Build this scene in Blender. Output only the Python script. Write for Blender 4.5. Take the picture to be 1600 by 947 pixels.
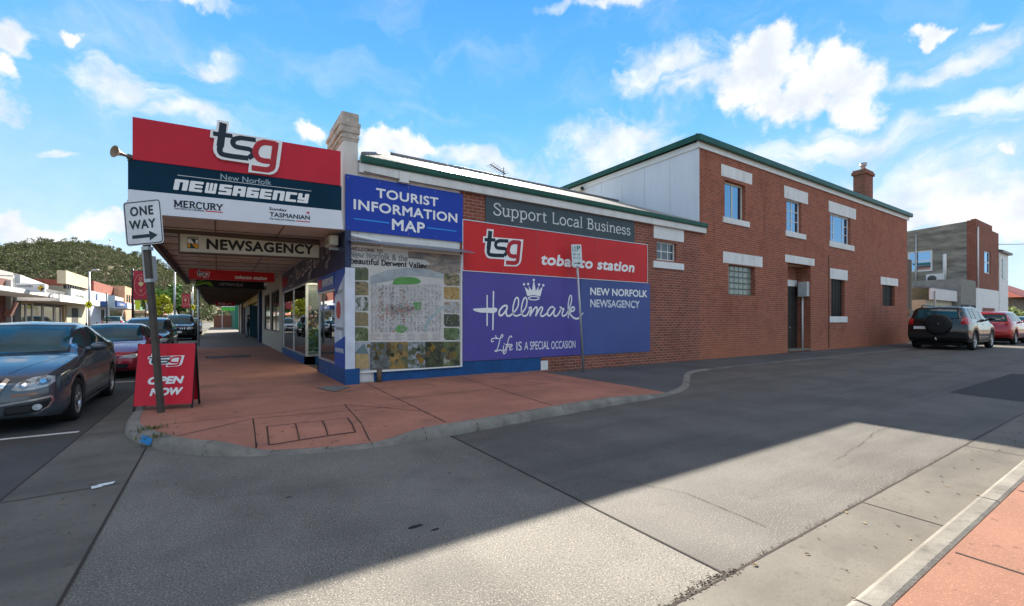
import bpy, bmesh, math, random
import numpy as np
from mathutils import Vector, Matrix, noise
from mathutils.bvhtree import BVHTree
random.seed(7); rng = np.random.default_rng(7)
S = bpy.context.scene
for o_ in list(bpy.data.objects): bpy.data.objects.remove(o_)
COL = S.collection

# ------------------------------------------------------------ camera
YAW = math.atan(460/700)
FX, FY_ = math.sin(YAW), math.cos(YAW)
RX, RY = FY_, -FX
H = 1.5
cd = bpy.data.cameras.new('camera'); cam = bpy.data.objects.new('camera', cd); COL.objects.link(cam)
cam.location = (0, 0, H); cam.rotation_euler = (math.pi/2, 0, -YAW)
cd.sensor_width = 36; cd.lens = 700/1600*36; cd.shift_y = 26.5/1600
cd.clip_start = .05; cd.clip_end = 6000
S.camera = cam

# ------------------------------------------------------------ light
SUN = Vector((.82, 1.41, 1.0)).normalized()
SUN_EL = math.asin(SUN.z); SUN_AZ = math.atan2(SUN.x, SUN.y)
sl = bpy.data.lights.new('sun', 'SUN'); sl.energy = 5.0; sl.angle = math.radians(.5); sl.color = (1, .92, .79)
so = bpy.data.objects.new('sun', sl); COL.objects.link(so)
so.rotation_euler = SUN.to_track_quat('Z', 'Y').to_euler(); so.location = (0, 0, 60)
S.view_settings.view_transform = 'Standard'; S.view_settings.look = 'None'
S.view_settings.exposure = 1.64; S.view_settings.gamma = 1

def pdir(px, py):
    t = (px-800)/700; s = (500-py)/700
    v = Vector((FX+t*RX, FY_+t*RY, s)).normalized()
    return math.atan2(v.x, v.y), math.asin(v.z)

def build_world():
    w = bpy.data.worlds.new('World'); S.world = w; w.use_nodes = True
    nt = w.node_tree; N = nt.nodes; L = nt.links; N.clear()
    def nd(t, **k):
        n = N.new(t)
        for a, b in k.items(): setattr(n, a, b)
        return n
    def ma(op, a, b=None, c=None, clamp=False):
        n = nd('ShaderNodeMath', operation=op, use_clamp=clamp)
        for i, v in enumerate((a, b, c)):
            if v is None: continue
            if isinstance(v, (int, float)): n.inputs[i].default_value = v
            else: L.new(v, n.inputs[i])
        return n.outputs[0]
    def vm(op, a, b):
        n = nd('ShaderNodeVectorMath', operation=op)
        for i, v in enumerate((a, b)):
            if isinstance(v, tuple): n.inputs[i].default_value = v
            else: L.new(v, n.inputs[i])
        return n
    out = nd('ShaderNodeOutputWorld'); bg = nd('ShaderNodeBackground'); bg.inputs[1].default_value = 1
    L.new(bg.outputs[0], out.inputs[0])
    sky = nd('ShaderNodeTexSky', sky_type='NISHITA', sun_disc=False)
    sky.sun_elevation = SUN_EL; sky.sun_rotation = SUN_AZ
    sky.air_density = 1.0; sky.dust_density = 0.0; sky.ozone_density = 3.0; sky.altitude = 900
    tc = nd('ShaderNodeTexCoord'); sp = nd('ShaderNodeSeparateXYZ'); L.new(tc.outputs['Generated'], sp.inputs[0])
    az = ma('ARCTAN2', sp.outputs[0], sp.outputs[1]); el = ma('ARCSINE', sp.outputs[2])
    cb = nd('ShaderNodeCombineXYZ'); L.new(az, cb.inputs[0]); L.new(el, cb.inputs[1])
    P = cb.outputs[0]
    def nz(vec, scale, detail, rough=.55, dist=0.0):
        n = nd('ShaderNodeTexNoise'); n.inputs['Scale'].default_value = scale; n.inputs['Detail'].default_value = detail
        n.inputs['Roughness'].default_value = rough; n.inputs['Distortion'].default_value = dist
        L.new(vec, n.inputs['Vector']); return n
    wn = nz(P, 7, 6)
    warp = vm('SCALE', vm('SUBTRACT', wn.outputs['Color'], (.5, .5, .5)).outputs[0], (0, 0, 0)); warp.inputs['Scale'].default_value = .16
    Pw = vm('ADD', P, warp.outputs[0]).outputs[0]
    def field(blobs, vec):
        f = None
        for (px, py, rx, ry) in blobs:
            a0, e0 = pdir(px, py); a1, _ = pdir(px+rx, py); _, e1 = pdir(px, py-ry)
            v = vm('MULTIPLY', vm('SUBTRACT', vec, (a0, e0, 0)).outputs[0], (1/abs(a1-a0), 1/abs(e1-e0), 0))
            ln = nd('ShaderNodeVectorMath', operation='LENGTH'); L.new(v.outputs[0], ln.inputs[0])
            r = ma('SUBTRACT', 1.0, ln.outputs['Value'])
            f = r if f is None else ma('MAXIMUM', f, r)
        return f
    cum = [(1170,115,75,80),(1215,75,50,45),(1255,130,90,70),(1330,125,70,75),(1200,165,60,50),(1325,165,60,38),
           (1440,38,36,14),(1520,345,110,50),(1590,330,90,60),(1450,350,60,25),(1592,240,18,10),
           (490,198,42,22),(600,222,50,30),(640,240,60,26),(12,45,60,46),(0,95,34,36),(122,50,24,15),
           (60,368,90,20),(170,362,80,20),(10,352,50,22),(-160,120,180,90),(-330,300,200,60),(1800,160,200,80)]
    f1 = field(cum, Pw)
    n1 = nz(P, 26, 8, .6)
    d1 = ma('ADD', f1, ma('MULTIPLY', ma('SUBTRACT', n1.outputs[0], .5), 1.25))
    mr = nd('ShaderNodeMapRange', interpolation_type='SMOOTHSTEP'); L.new(d1, mr.inputs[0])
    mr.inputs[1].default_value = .0; mr.inputs[2].default_value = .5
    m1 = mr.outputs[0]
    wis = [(215,140,95,45),(300,180,110,35),(1030,110,120,45),(1090,130,90,40),(960,225,130,55),(1010,200,70,40),
           (1000,262,150,40),(1300,230,330,35),(1540,165,170,28),(950,5,130,16),(330,95,60,28),(90,243,40,10),(1520,42,30,12),
           (290,5,120,14),(1480,95,120,26),(750,255,120,30),(1150,265,120,30),(1450,300,250,70)]
    mp = nd('ShaderNodeMapping'); mp.inputs['Scale'].default_value = (1, 2.6, 1); mp.inputs['Rotation'].default_value = (0, 0, .35); L.new(Pw, mp.inputs[0])
    n2 = nz(mp.outputs[0], 9, 9, .62, .6)
    f2 = field(wis, Pw)
    d2 = ma('ADD', f2, ma('MULTIPLY', ma('SUBTRACT', n2.outputs[0], .5), 1.9))
    mr2 = nd('ShaderNodeMapRange', interpolation_type='SMOOTHSTEP'); L.new(d2, mr2.inputs[0])
    mr2.inputs[1].default_value = -.05; mr2.inputs[2].default_value = .95; mr2.inputs[4].default_value = .85
    m2 = mr2.outputs[0]
    # a thin overall veil and unseen cloud added behind the viewer as fill light
    n3 = nz(mp.outputs[0], 3.2, 8, .6, .4)
    mr3 = nd('ShaderNodeMapRange', interpolation_type='SMOOTHSTEP'); L.new(n3.outputs[0], mr3.inputs[0])
    mr3.inputs[1].default_value = .45; mr3.inputs[2].default_value = .8; mr3.inputs[4].default_value = .35
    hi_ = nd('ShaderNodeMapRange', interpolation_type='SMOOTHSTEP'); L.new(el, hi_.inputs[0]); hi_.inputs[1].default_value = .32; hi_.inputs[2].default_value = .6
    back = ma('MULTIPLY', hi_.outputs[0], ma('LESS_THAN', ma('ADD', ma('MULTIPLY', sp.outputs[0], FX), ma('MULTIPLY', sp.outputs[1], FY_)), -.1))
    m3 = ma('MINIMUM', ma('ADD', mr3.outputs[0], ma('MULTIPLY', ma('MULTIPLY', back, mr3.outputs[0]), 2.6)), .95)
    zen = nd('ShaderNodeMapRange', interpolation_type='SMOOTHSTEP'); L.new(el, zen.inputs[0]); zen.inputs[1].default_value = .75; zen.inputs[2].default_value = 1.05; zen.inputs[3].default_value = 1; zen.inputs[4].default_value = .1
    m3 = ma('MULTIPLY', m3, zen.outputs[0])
    lowhz = nd('ShaderNodeMapRange'); L.new(el, lowhz.inputs[0]); lowhz.inputs[1].default_value = .42; lowhz.inputs[2].default_value = 0; lowhz.inputs[3].default_value = 0; lowhz.inputs[4].default_value = .42
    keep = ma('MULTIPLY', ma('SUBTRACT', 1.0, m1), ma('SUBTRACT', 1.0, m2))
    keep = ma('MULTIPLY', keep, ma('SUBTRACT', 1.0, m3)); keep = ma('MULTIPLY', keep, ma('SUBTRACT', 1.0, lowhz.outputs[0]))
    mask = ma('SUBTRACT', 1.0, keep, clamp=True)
    # colour of the clear air: sky texture, evened out and made a little deeper, with an added grey zenith
    hs = nd('ShaderNodeHueSaturation'); hs.inputs['Saturation'].default_value = SKY_SAT; hs.inputs['Value'].default_value = SKY_STR; L.new(sky.outputs[0], hs.inputs['Color'])
    gd = nd('ShaderNodeValToRGB'); L.new(el, gd.inputs[0])
    gd.color_ramp.elements[0].position = 0; gd.color_ramp.elements[0].color = (.205, .270, .305, 1)
    gd.color_ramp.elements[1].position = .75; gd.color_ramp.elements[1].color = (.018, .112, .283, 1)
    e = gd.color_ramp.elements.new(.99); e.color = (.17, .14, .105, 1)  # warm grey zenith, added out of view to take the blue from shade
    e = gd.color_ramp.elements.new(.35); e.color = (.068, .198, .318, 1)
    mx0 = nd('ShaderNodeMix', data_type='RGBA'); mx0.inputs[0].default_value = .85
    L.new(hs.outputs[0], mx0.inputs[6]); L.new(gd.outputs[0], mx0.inputs[7])
    # cloud colour: white, greyer where thick
    sh = nz(P, 14, 5)
    cr = nd('ShaderNodeValToRGB'); L.new(sh.outputs[0], cr.inputs[0])
    cr.color_ramp.elements[0].position = .35; cr.color_ramp.elements[0].color = (.26, .283, .315, 1)
    cr.color_ramp.elements[1].position = .6; cr.color_ramp.elements[1].color = (.355, .355, .355, 1)
    bk = nd('ShaderNodeMix', data_type='RGBA'); L.new(back, bk.inputs[0]); L.new(cr.outputs[0], bk.inputs[6]); bk.inputs[7].default_value = (2.6, 2.22, 1.80, 1)  # unseen cloud made brighter and warmer to lift the shaded walls
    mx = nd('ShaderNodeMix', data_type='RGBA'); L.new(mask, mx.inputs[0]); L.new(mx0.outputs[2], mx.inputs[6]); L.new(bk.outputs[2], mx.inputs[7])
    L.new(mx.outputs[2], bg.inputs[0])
SKY_SAT, SKY_STR = 1.25, .10
build_world()

# ------------------------------------------------------------ materials
MATS = {}
def mat(name, col, rough=.6, metal=0.0, var=.12, vs=2.5, bump=0.0, bs=60, spec=.25, speck=None, speck_s=90, dirt=0.0, coat=0.0, emit=None, vcol=None, stretch=None, tracks=None, spots=0):
    if name in MATS: return MATS[name]
    m = bpy.data.materials.new(name); m.use_nodes = True; nt = m.node_tree; N = nt.nodes; L = nt.links
    b = N['Principled BSDF']; b.inputs['Roughness'].default_value = rough; b.inputs['Metallic'].default_value = metal
    b.inputs['Specular IOR Level'].default_value = spec; b.inputs['Coat Weight'].default_value = coat; b.inputs['Coat Roughness'].default_value = .05
    geo = N.new('ShaderNodeNewGeometry'); vec = geo.outputs['Position']
    if stretch:
        mp = N.new('ShaderNodeMapping'); mp.inputs['Scale'].default_value = stretch; L.new(vec, mp.inputs[0]); vec = mp.outputs[0]
    def nz(s, d=5, r=.6):
        n = N.new('ShaderNodeTexNoise'); n.inputs['Scale'].default_value = s; n.inputs['Detail'].default_value = d; n.inputs['Roughness'].default_value = r
        L.new(vec, n.inputs['Vector']); return n.outputs[0]
    c1 = tuple(max(0, x*(1-var)) for x in col)+(1,); c2 = tuple(x*(1+var) for x in col)+(1,)
    if vcol: c2 = tuple(vcol)+(1,)
    r = N.new('ShaderNodeValToRGB'); L.new(nz(vs, 7), r.inputs[0])
    r.color_ramp.elements[0].position = .33; r.color_ramp.elements[0].color = c1
    r.color_ramp.elements[1].position = .67; r.color_ramp.elements[1].color = c2
    out = r.outputs[0]
    def mixin(fac, c, lo, hi, amt):
        nonlocal out
        mr = N.new('ShaderNodeMapRange'); L.new(fac, mr.inputs[0]); mr.inputs[1].default_value = lo; mr.inputs[2].default_value = hi; mr.inputs[4].default_value = amt
        mx = N.new('ShaderNodeMix'); mx.data_type = 'RGBA'; L.new(mr.outputs[0], mx.inputs[0]); L.new(out, mx.inputs[6]); mx.inputs[7].default_value = tuple(c)+(1,)
        out = mx.outputs[2]
    if dirt: mixin(nz(vs*2.3, 9, .7), tuple(x*.35 for x in col), .52, .75, dirt)
    if tracks:
        tm = N.new('ShaderNodeMapping'); tm.inputs['Scale'].default_value = tracks; L.new(geo.outputs['Position'], tm.inputs[0]); tn = N.new('ShaderNodeTexNoise'); tn.inputs['Scale'].default_value = 1; tn.inputs['Detail'].default_value = 6; tn.inputs['Roughness'].default_value = .65; L.new(tm.outputs[0], tn.inputs[0])
        mixin(tn.outputs[0], tuple(x*.5 for x in col), .47, .66, .6); mixin(nz(3.1, 8, .75), tuple(x*.45 for x in col), .60, .72, .55)
    if spots:
        mixin(nz(11, 1, .4), tuple(x*.4 for x in col), .70, .73, spots); mixin(nz(23, 1, .4), tuple(x*.5 for x in col), .72, .75, spots); mixin(nz(170, 2, .5), tuple(x*.6 for x in col), .52, .7, .5)
    if speck:
        for c, lo, hi, a, s in speck: mixin(nz(s, 2, .5), c, lo, hi, a)
    L.new(out, b.inputs['Base Color'])
    if bump:
        bp = N.new('ShaderNodeBump'); bp.inputs['Strength'].default_value = bump; bp.inputs['Distance'].default_value = .01
        L.new(nz(bs, 4), bp.inputs['Height']); L.new(bp.outputs[0], b.inputs['Normal'])
    if emit:
        b.inputs['Emission Color'].default_value = tuple(emit[:3])+(1,); b.inputs['Emission Strength'].default_value = emit[3]
    MATS[name] = m; return m

def brick_mat(name, c1, c2, mortar, stain=True, bw=.235, bh=.0855):
    m = bpy.data.materials.new(name); m.use_nodes = True; nt = m.node_tree; N = nt.nodes; L = nt.links; b = N['Principled BSDF']
    b.inputs['Roughness'].default_value = .85; b.inputs['Specular IOR Level'].default_value = .25
    geo = N.new('ShaderNodeNewGeometry'); sp = N.new('ShaderNodeSeparateXYZ'); L.new(geo.outputs['Position'], sp.inputs[0])
    ad = N.new('ShaderNodeMath'); L.new(sp.outputs[0], ad.inputs[0]); L.new(sp.outputs[1], ad.inputs[1])
    cb = N.new('ShaderNodeCombineXYZ'); L.new(ad.outputs[0], cb.inputs[0]); L.new(sp.outputs[2], cb.inputs[1])
    bt = N.new('ShaderNodeTexBrick'); L.new(cb.outputs[0], bt.inputs['Vector'])
    bt.inputs['Scale'].default_value = 1; bt.inputs['Brick Width'].default_value = bw; bt.inputs['Row Height'].default_value = bh
    bt.inputs['Mortar Size'].default_value = .006; bt.inputs['Mortar Smooth'].default_value = .2; bt.inputs['Bias'].default_value = -.1
    bt.inputs['Color1'].default_value = c1+(1,); bt.inputs['Color2'].default_value = c2+(1,); bt.inputs['Mortar'].default_value = mortar+(1,)
    out = bt.outputs[0]
    def nz(s, d=7, r=.65):
        n = N.new('ShaderNodeTexNoise'); n.inputs['Scale'].default_value = s; n.inputs['Detail'].default_value = d; n.inputs['Roughness'].default_value = r
        L.new(geo.outputs['Position'], n.inputs['Vector']); return n.outputs[0]
    def mixin(fac, c, lo, hi, amt, blend='MIX'):
        nonlocal out
        mr = N.new('ShaderNodeMapRange'); L.new(fac, mr.inputs[0]); mr.inputs[1].default_value = lo; mr.inputs[2].default_value = hi; mr.inputs[4].default_value = amt
        mx = N.new('ShaderNodeMix'); mx.data_type = 'RGBA'; mx.blend_type = blend; L.new(mr.outputs[0], mx.inputs[0]); L.new(out, mx.inputs[6]); mx.inputs[7].default_value = tuple(c)+(1,)
        out = mx.outputs[2]
    mixin(nz(.7), tuple(x*.55 for x in c1), .5, .75, .55)
    mixin(nz(5.5), tuple(x*1.5 for x in c2), .55, .75, .45)
    mixin(nz(14), tuple(x*.4 for x in c1), .6, .75, .5)
    st_ = N.new('ShaderNodeMapping'); st_.inputs['Scale'].default_value = (2.2, 2.2, .22); L.new(geo.outputs['Position'], st_.inputs[0]); sn = N.new('ShaderNodeTexNoise'); sn.inputs['Scale'].default_value = 1; sn.inputs['Detail'].default_value = 7; sn.inputs['Roughness'].default_value = .7; L.new(st_.outputs[0], sn.inputs[0])
    mixin(sn.outputs[0], tuple(x*.35 for x in c1), .54, .72, .5); mixin(nz(1.3), tuple(min(.6, x*1.25+.05) for x in c1), .58, .72, .35)
    if stain:   # rising damp and salt along the foot of the wall
        lo = N.new('ShaderNodeMath'); lo.operation = 'MULTIPLY_ADD'; L.new(nz(.9), lo.inputs[0]); lo.inputs[1].default_value = 2.4
        inv = N.new('ShaderNodeMath'); inv.operation = 'MULTIPLY'; L.new(sp.outputs[2], inv.inputs[0]); inv.inputs[1].default_value = -.75
        L.new(inv.outputs[0], lo.inputs[2])
        mixin(lo.outputs[0], (.42, .15, .075), .35, 1.3, .55)
    L.new(out, b.inputs['Base Color'])
    bp = N.new('ShaderNodeBump'); bp.inputs['Strength'].default_value = .6; bp.inputs['Distance'].default_value = .008; bp.invert = True
    L.new(bt.outputs['Fac'], bp.inputs['Height']); L.new(bp.outputs[0], b.inputs['Normal'])
    MATS[name] = m; return m

def glass_mat(name, tint=(.9, .95, .95), refl=.25, rough=.01, gcol=(1, 1, 1)):
    if name in MATS: return MATS[name]
    m = bpy.data.materials.new(name); m.use_nodes = True; nt = m.node_tree; N = nt.nodes; L = nt.links; N.clear()
    o = N.new('ShaderNodeOutputMaterial'); mx = N.new('ShaderNodeMixShader'); t = N.new('ShaderNodeBsdfTransparent'); g = N.new('ShaderNodeBsdfGlossy')
    g.inputs['Roughness'].default_value = rough; g.inputs['Color'].default_value = gcol+(1,); t.inputs[0].default_value = tint+(1,)
    f = N.new('ShaderNodeFresnel'); f.inputs[0].default_value = 1.5; a = N.new('ShaderNodeMath'); a.operation = 'ADD'; a.use_clamp = True
    L.new(f.outputs[0], a.inputs[0]); a.inputs[1].default_value = refl
    L.new(a.outputs[0], mx.inputs[0]); L.new(t.outputs[0], mx.inputs[1]); L.new(g.outputs[0], mx.inputs[2]); L.new(mx.outputs[0], o.inputs[0])
    MATS[name] = m; return m

def island_mat(name, cols, rough=.7):
    m = bpy.data.materials.new(name); m.use_nodes = True; nt = m.node_tree; N = nt.nodes; L = nt.links; b = N['Principled BSDF']
    b.inputs['Roughness'].default_value = rough; b.inputs['Specular IOR Level'].default_value = .2
    g = N.new('ShaderNodeNewGeometry'); r = N.new('ShaderNodeValToRGB'); r.color_ramp.interpolation = 'LINEAR'
    L.new(g.outputs['Random Per Island'], r.inputs[0])
    while len(r.color_ramp.elements) < len(cols): r.color_ramp.elements.new(.5)
    for i, c in enumerate(cols):
        r.color_ramp.elements[i].position = i/(len(cols)-1); r.color_ramp.elements[i].color = tuple(c)+(1,)
    L.new(r.outputs[0], b.inputs['Base Color']); MATS[name] = m; return m

# ------------------------------------------------------------ geometry helpers
ORG = {}
class Frame:
    def __init__(s, o, u, v, n): s.o, s.u, s.v, s.n = Vector(o), Vector(u), Vector(v), Vector(n)
    def p(s, a, b, l=0): return s.o + s.u*a + s.v*b + s.n*l
def FW(y=10.0): return Frame((0, y, 0), (1, 0, 0), (0, 0, 1), (0, -1, 0))         # faces the lane: a = x, b = z
def FF(x=2.25): return Frame((x, 0, 0), (0, -1, 0), (0, 0, 1), (-1, 0, 0))        # faces the main street: a = -y, b = z
def FE(x): return Frame((x, 0, 0), (0, 1, 0), (0, 0, 1), (1, 0, 0))               # faces east: a = y, b = z
def FG(z=0): return Frame((0, 0, z), (1, 0, 0), (0, 1, 0), (0, 0, 1))             # ground: a = x, b = y

class MB:
    def __init__(s): s.v, s.f, s.sm = [], [], []
    def add(s, vs, fs, smooth=False):
        k = len(s.v); s.v += [Vector(x) for x in vs]; s.f += [tuple(i+k for i in f) for f in fs]; s.sm += [smooth]*len(fs); return s
    def box(s, x0, x1, y0, y1, z0, z1):
        return s.add([(x, y, z) for z in (z0, z1) for y in (y0, y1) for x in (x0, x1)],
                     [(0, 1, 3, 2), (4, 6, 7, 5), (0, 4, 5, 1), (2, 3, 7, 6), (0, 2, 6, 4), (1, 5, 7, 3)])
    def fbox(s, fr, a0, a1, b0, b1, l0, l1):
        return s.prism([(a0, b0), (a1, b0), (a1, b1), (a0, b1)], fr, l0, l1)
    def prism(s, pts, fr, l0=0, l1=None):
        n = len(pts)
        if l1 is None: return s.add([fr.p(a, b, l0) for a, b in pts], [tuple(range(n))])
        return s.add([fr.p(a, b, l0) for a, b in pts]+[fr.p(a, b, l1) for a, b in pts],
                     [tuple(range(n))[::-1], tuple(range(n, 2*n))]+[(i, (i+1) % n, n+(i+1) % n, n+i) for i in range(n)])
    def tube(s, path, r, n=8, caps=True):
        path = [Vector(p) for p in path]; rs = r if isinstance(r, (list, tuple)) else [r]*len(path); vs, fs = [], []
        for i, p in enumerate(path):
            d = (path[min(i+1, len(path)-1)]-path[max(i-1, 0)]).normalized()
            ref = Vector((0, 0, 1)) if abs(d.z) < .95 else Vector((1, 0, 0))
            a = d.cross(ref).normalized(); b = d.cross(a)
            vs += [p+(a*math.cos(2*math.pi*k/n)+b*math.sin(2*math.pi*k/n))*rs[i] for k in range(n)]
        for i in range(len(path)-1):
            fs += [(i*n+k, i*n+(k+1) % n, (i+1)*n+(k+1) % n, (i+1)*n+k) for k in range(n)]
        s.add(vs, fs, True)
        if caps:
            s.add(vs[:n], [tuple(range(n))]); s.add(vs[-n:], [tuple(range(n))])
        return s
    def lathe(s, prof, origin, axis, n=24):
        o = Vector(origin); ax = Vector(axis).normalized(); ref = Vector((0, 0, 1)) if abs(ax.z) < .9 else Vector((1, 0, 0))
        a = ax.cross(ref).normalized(); b = ax.cross(a); vs, fs = [], []
        for (r, h) in prof: vs += [o+ax*h+(a*math.cos(2*math.pi*k/n)+b*math.sin(2*math.pi*k/n))*r for k in range(n)]
        for i in range(len(prof)-1): fs += [(i*n+k, i*n+(k+1) % n, (i+1)*n+(k+1) % n, (i+1)*n+k) for k in range(n)]
        return s.add(vs, fs, True)
    def ball(s, c, r, sub=2, sc=(1, 1, 1), jit=0):
        bm = bmesh.new(); bmesh.ops.create_icosphere(bm, subdivisions=sub, radius=1)
        vs = [Vector((v.co.x*sc[0], v.co.y*sc[1], v.co.z*sc[2]))*r*(1+random.uniform(-jit, jit))+Vector(c) for v in bm.verts]
        fs = [tuple(v.index for v in f.verts) for f in bm.faces]; bm.free(); return s.add(vs, fs, True)
    def stroke(s, pts, w, fr, lift, curve=False, closed=False, w2=None):
        if curve: pts = spline(pts)
        P = [Vector((a, b)) for a, b in pts]
        P = [p for i, p in enumerate(P) if i == 0 or (p-P[i-1]).length > 1e-5]; n = len(P); vs, fs = [], []
        for i in range(n):
            d0 = (P[i]-P[i-1]) if (i > 0 or closed) else (P[1]-P[0]); d1 = (P[(i+1) % n]-P[i]) if (i < n-1 or closed) else d0
            d0, d1 = d0.normalized(), d1.normalized(); t = d0+d1
            t = t.normalized() if t.length > 1e-3 else d0
            nn = Vector((-t.y, t.x)); c = max(.45, nn.dot(Vector((-d1.y, d1.x)))); hw = (w if w2 is None else w+(w2-w)*i/(n-1))/2/c
            vs += [fr.p(*(P[i]+nn*hw), lift), fr.p(*(P[i]-nn*hw), lift)]
        m = n if closed else n-1
        return s.add(vs, [(2*i, 2*i+1, 2*((i+1) % n)+1, 2*((i+1) % n)) for i in range(m)])
    def build(s, name, m, parent=None, normals=True, smooth=None, bevel=0):
        off = ORG.get(parent.name, Vector()) if parent else Vector()
        me = bpy.data.meshes.new(name); me.from_pydata([v-off for v in s.v], [], s.f)
        me.polygons.foreach_set('use_smooth', [smooth if smooth is not None else x for x in s.sm])
        if normals:
            bm = bmesh.new(); bm.from_mesh(me)
            if any(s.sm) or bevel: bmesh.ops.remove_doubles(bm, verts=bm.verts, dist=1e-5)
            if bevel:
                es = [e for e in bm.edges if len(e.link_faces) == 2 and e.calc_face_angle(0) > .6]
                bmesh.ops.bevel(bm, geom=es, offset=bevel, segments=2, affect='EDGES', profile=.5, clamp_overlap=True)
            bmesh.ops.recalc_face_normals(bm, faces=bm.faces); bm.to_mesh(me); bm.free()
        o = bpy.data.objects.new(name, me); COL.objects.link(o)
        if m: me.materials.append(m)
        if parent: o.parent = parent
        ORG[o.name] = off
        return o

def spline(pts, k=7):
    P = [np.array(p, float) for p in pts]; out = []
    for i in range(len(P)-1):
        p0, p1, p2, p3 = P[max(i-1, 0)], P[i], P[i+1], P[min(i+2, len(P)-1)]
        for j in range(k):
            t = j/k; out.append(tuple(.5*((2*p1)+(p2-p0)*t+(2*p0-5*p1+4*p2-p3)*t*t+(3*p1-p0-3*p2+p3)*t**3)))
    out.append(tuple(P[-1])); return out

def tag(o, label, cat, group=None, kind=None):
    o['label'] = label; o['category'] = cat
    if group: o['group'] = group
    if kind: o['kind'] = kind
    return o
def struct(o, kind='structure'): o['kind'] = kind; return o
def thing(name, loc, label, cat, group=None):
    o = bpy.data.objects.new(name, None); COL.objects.link(o); o.location = loc; o.empty_display_size = .2
    ORG[o.name] = Vector(loc); return tag(o, label, cat, group)
def copy_tree(o, parent=None):
    c = o.copy(); COL.objects.link(c)
    if parent: c.parent = parent
    for ch in list(o.children): copy_tree(ch, c)
    return c

TC = {}
def text_geo(txt, bold=0.0, shear=0.0, space=1.0):
    k = (txt, bold, shear, space)
    if k not in TC:
        c = bpy.data.curves.new('lettering_curve', 'FONT'); c.body = txt; c.offset = bold; c.shear = shear; c.space_character = space; c.resolution_u = 4
        o = bpy.data.objects.new('lettering_curve', c); COL.objects.link(o); bpy.context.view_layer.update()
        me = bpy.data.meshes.new_from_object(o.evaluated_get(bpy.context.evaluated_depsgraph_get()))
        V = [tuple(v.co[:2]) for v in me.vertices]; F = [tuple(p.vertices) for p in me.polygons]
        bpy.data.meshes.remove(me); bpy.data.objects.remove(o); bpy.data.curves.remove(c)
        xs, ys = [v[0] for v in V], [v[1] for v in V]
        TC[k] = ([((x-min(xs))/(max(xs)-min(xs)), (y-min(ys))/(max(ys)-min(ys))) for x, y in V], F)
    return TC[k]
def lettering(parent, txt, fr, a0, a1, b0, b1, m, lift=.004, bold=0.0, shear=0.0, tilt=0.0, name='lettering', space=1.0):
    V, F = text_geo(txt, 0.0, shear, space); mb = MB(); W_, H_ = a1-a0, b1-b0; e = bold*1.25*H_/.7
    offs = [(0, 0)]+([(e*math.cos(t), e*math.sin(t)) for t in np.linspace(0, 2*math.pi, 9)[:-1]] if bold else [])
    for k, (dx, dy) in enumerate(offs):
        mb.add([fr.p(a0+e+(W_-2*e)*x+dx, b0+e+(H_-2*e)*y+dy+tilt*W_*x, lift+.00025*k) for x, y in V], F)
    return mb.build(name, m, parent, normals=False)

# pixel of the photograph -> point on one of the real planes it lies on (used to take measurements)
def pd(px): t = (px-800)/700; return FX+t*RX, FY_+t*RY
def W(px, py, y=10.0):
    a = pd(px); d = y/a[1]; return a[0]*d, H-(py-500)/700*d
def XF(px, py, x=2.25):
    a = pd(px); d = x/a[0]; return a[1]*d, H-(py-500)/700*d
def G(px, py, z=0.0):
    d = 700*(H-z)/(py-500); a = pd(px); return a[0]*d, a[1]*d
def ZW(pts, ox, oy, s, y=10.0): return [W(ox+p[0]/s, oy+p[1]/s, y) for p in pts]
# ------------------------------------------------------------ palette
asphalt = mat('asphalt', (.118, .110, .100), .8, spec=.3, var=.2, vs=.8, tracks=(.22, 1.6, 1), bump=.35, bs=150, speck=[((.34, .31, .27), .57, .70, .8, 90), ((.045, .043, .04), .58, .72, .6, 70), ((.085, .08, .075), .5, .7, .5, .9)])
street_asphalt = mat('street_asphalt', (.082, .079, .076), .85, tracks=(1.5, .12, 1), var=.15, vs=.9, bump=.3, bs=150, speck=[((.15, .15, .15), .6, .75, .5, 120)])
aggregate = mat('exposed_aggregate', (.178, .166, .147), .82, spec=.3, var=.2, tracks=(.9, .35, 1), vs=.9, bump=.6, bs=130, speck=[((.42, .38, .32), .54, .68, .8, 88), ((.06, .055, .05), .54, .68, .85, 80), ((.62, .57, .48), .66, .74, .8, 150), ((.11, .105, .095), .5, .7, .5, 1.3)])
concrete = mat('gutter_concrete', (.15, .137, .116), .75, spots=.4, tracks=(.3, 1.2, 1), var=.2, vs=1.1, bump=.2, bs=90, dirt=.45, speck=[((.1, .09, .08), .58, .72, .5, 45)])
kerbc = mat('kerb_concrete', (.21, .195, .17), .85, var=.25, vs=2.5, bump=.4, bs=40, dirt=.75)
red_pave = mat('red_paving', (.40, .175, .12), .8, spots=.6, var=.16, vs=.9, bump=.15, bs=120, dirt=.25, speck=[((.5, .24, .16), .58, .7, .4, 60), ((.22, .115, .085), .52, .72, .6, 1.4)])
salmon_pave = mat('salmon_paving', (.26, .128, .088), .8, spots=.6, var=.14, vs=1.2, bump=.2, bs=110, dirt=.2, speck=[((.46, .24, .16), .58, .7, .45, 70)])
grey_pave = mat('grey_paving', (.17, .15, .135), .85, var=.15, vs=.8, dirt=.2)
lane_pave = mat('lane_footpath_asphalt', (.10, .10, .102), .85, var=.2, vs=.6, bump=.2, bs=100)
white_line = mat('line_paint', (.62, .62, .6), .7, var=.1, vs=6, dirt=.35)
joint_m = mat('joint_dark', (.05, .04, .035), .9)
earth = mat('earth', (.11, .11, .06), .95, var=.3, vs=.05)
wpaint = mat('white_paint', (.72, .72, .70), .55, var=.05, vs=1.5, dirt=.14)
wpaint_old = mat('old_white_paint', (.66, .65, .62), .6, var=.08, vs=1.2, dirt=.4, stretch=(1, 1, .25))
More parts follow.
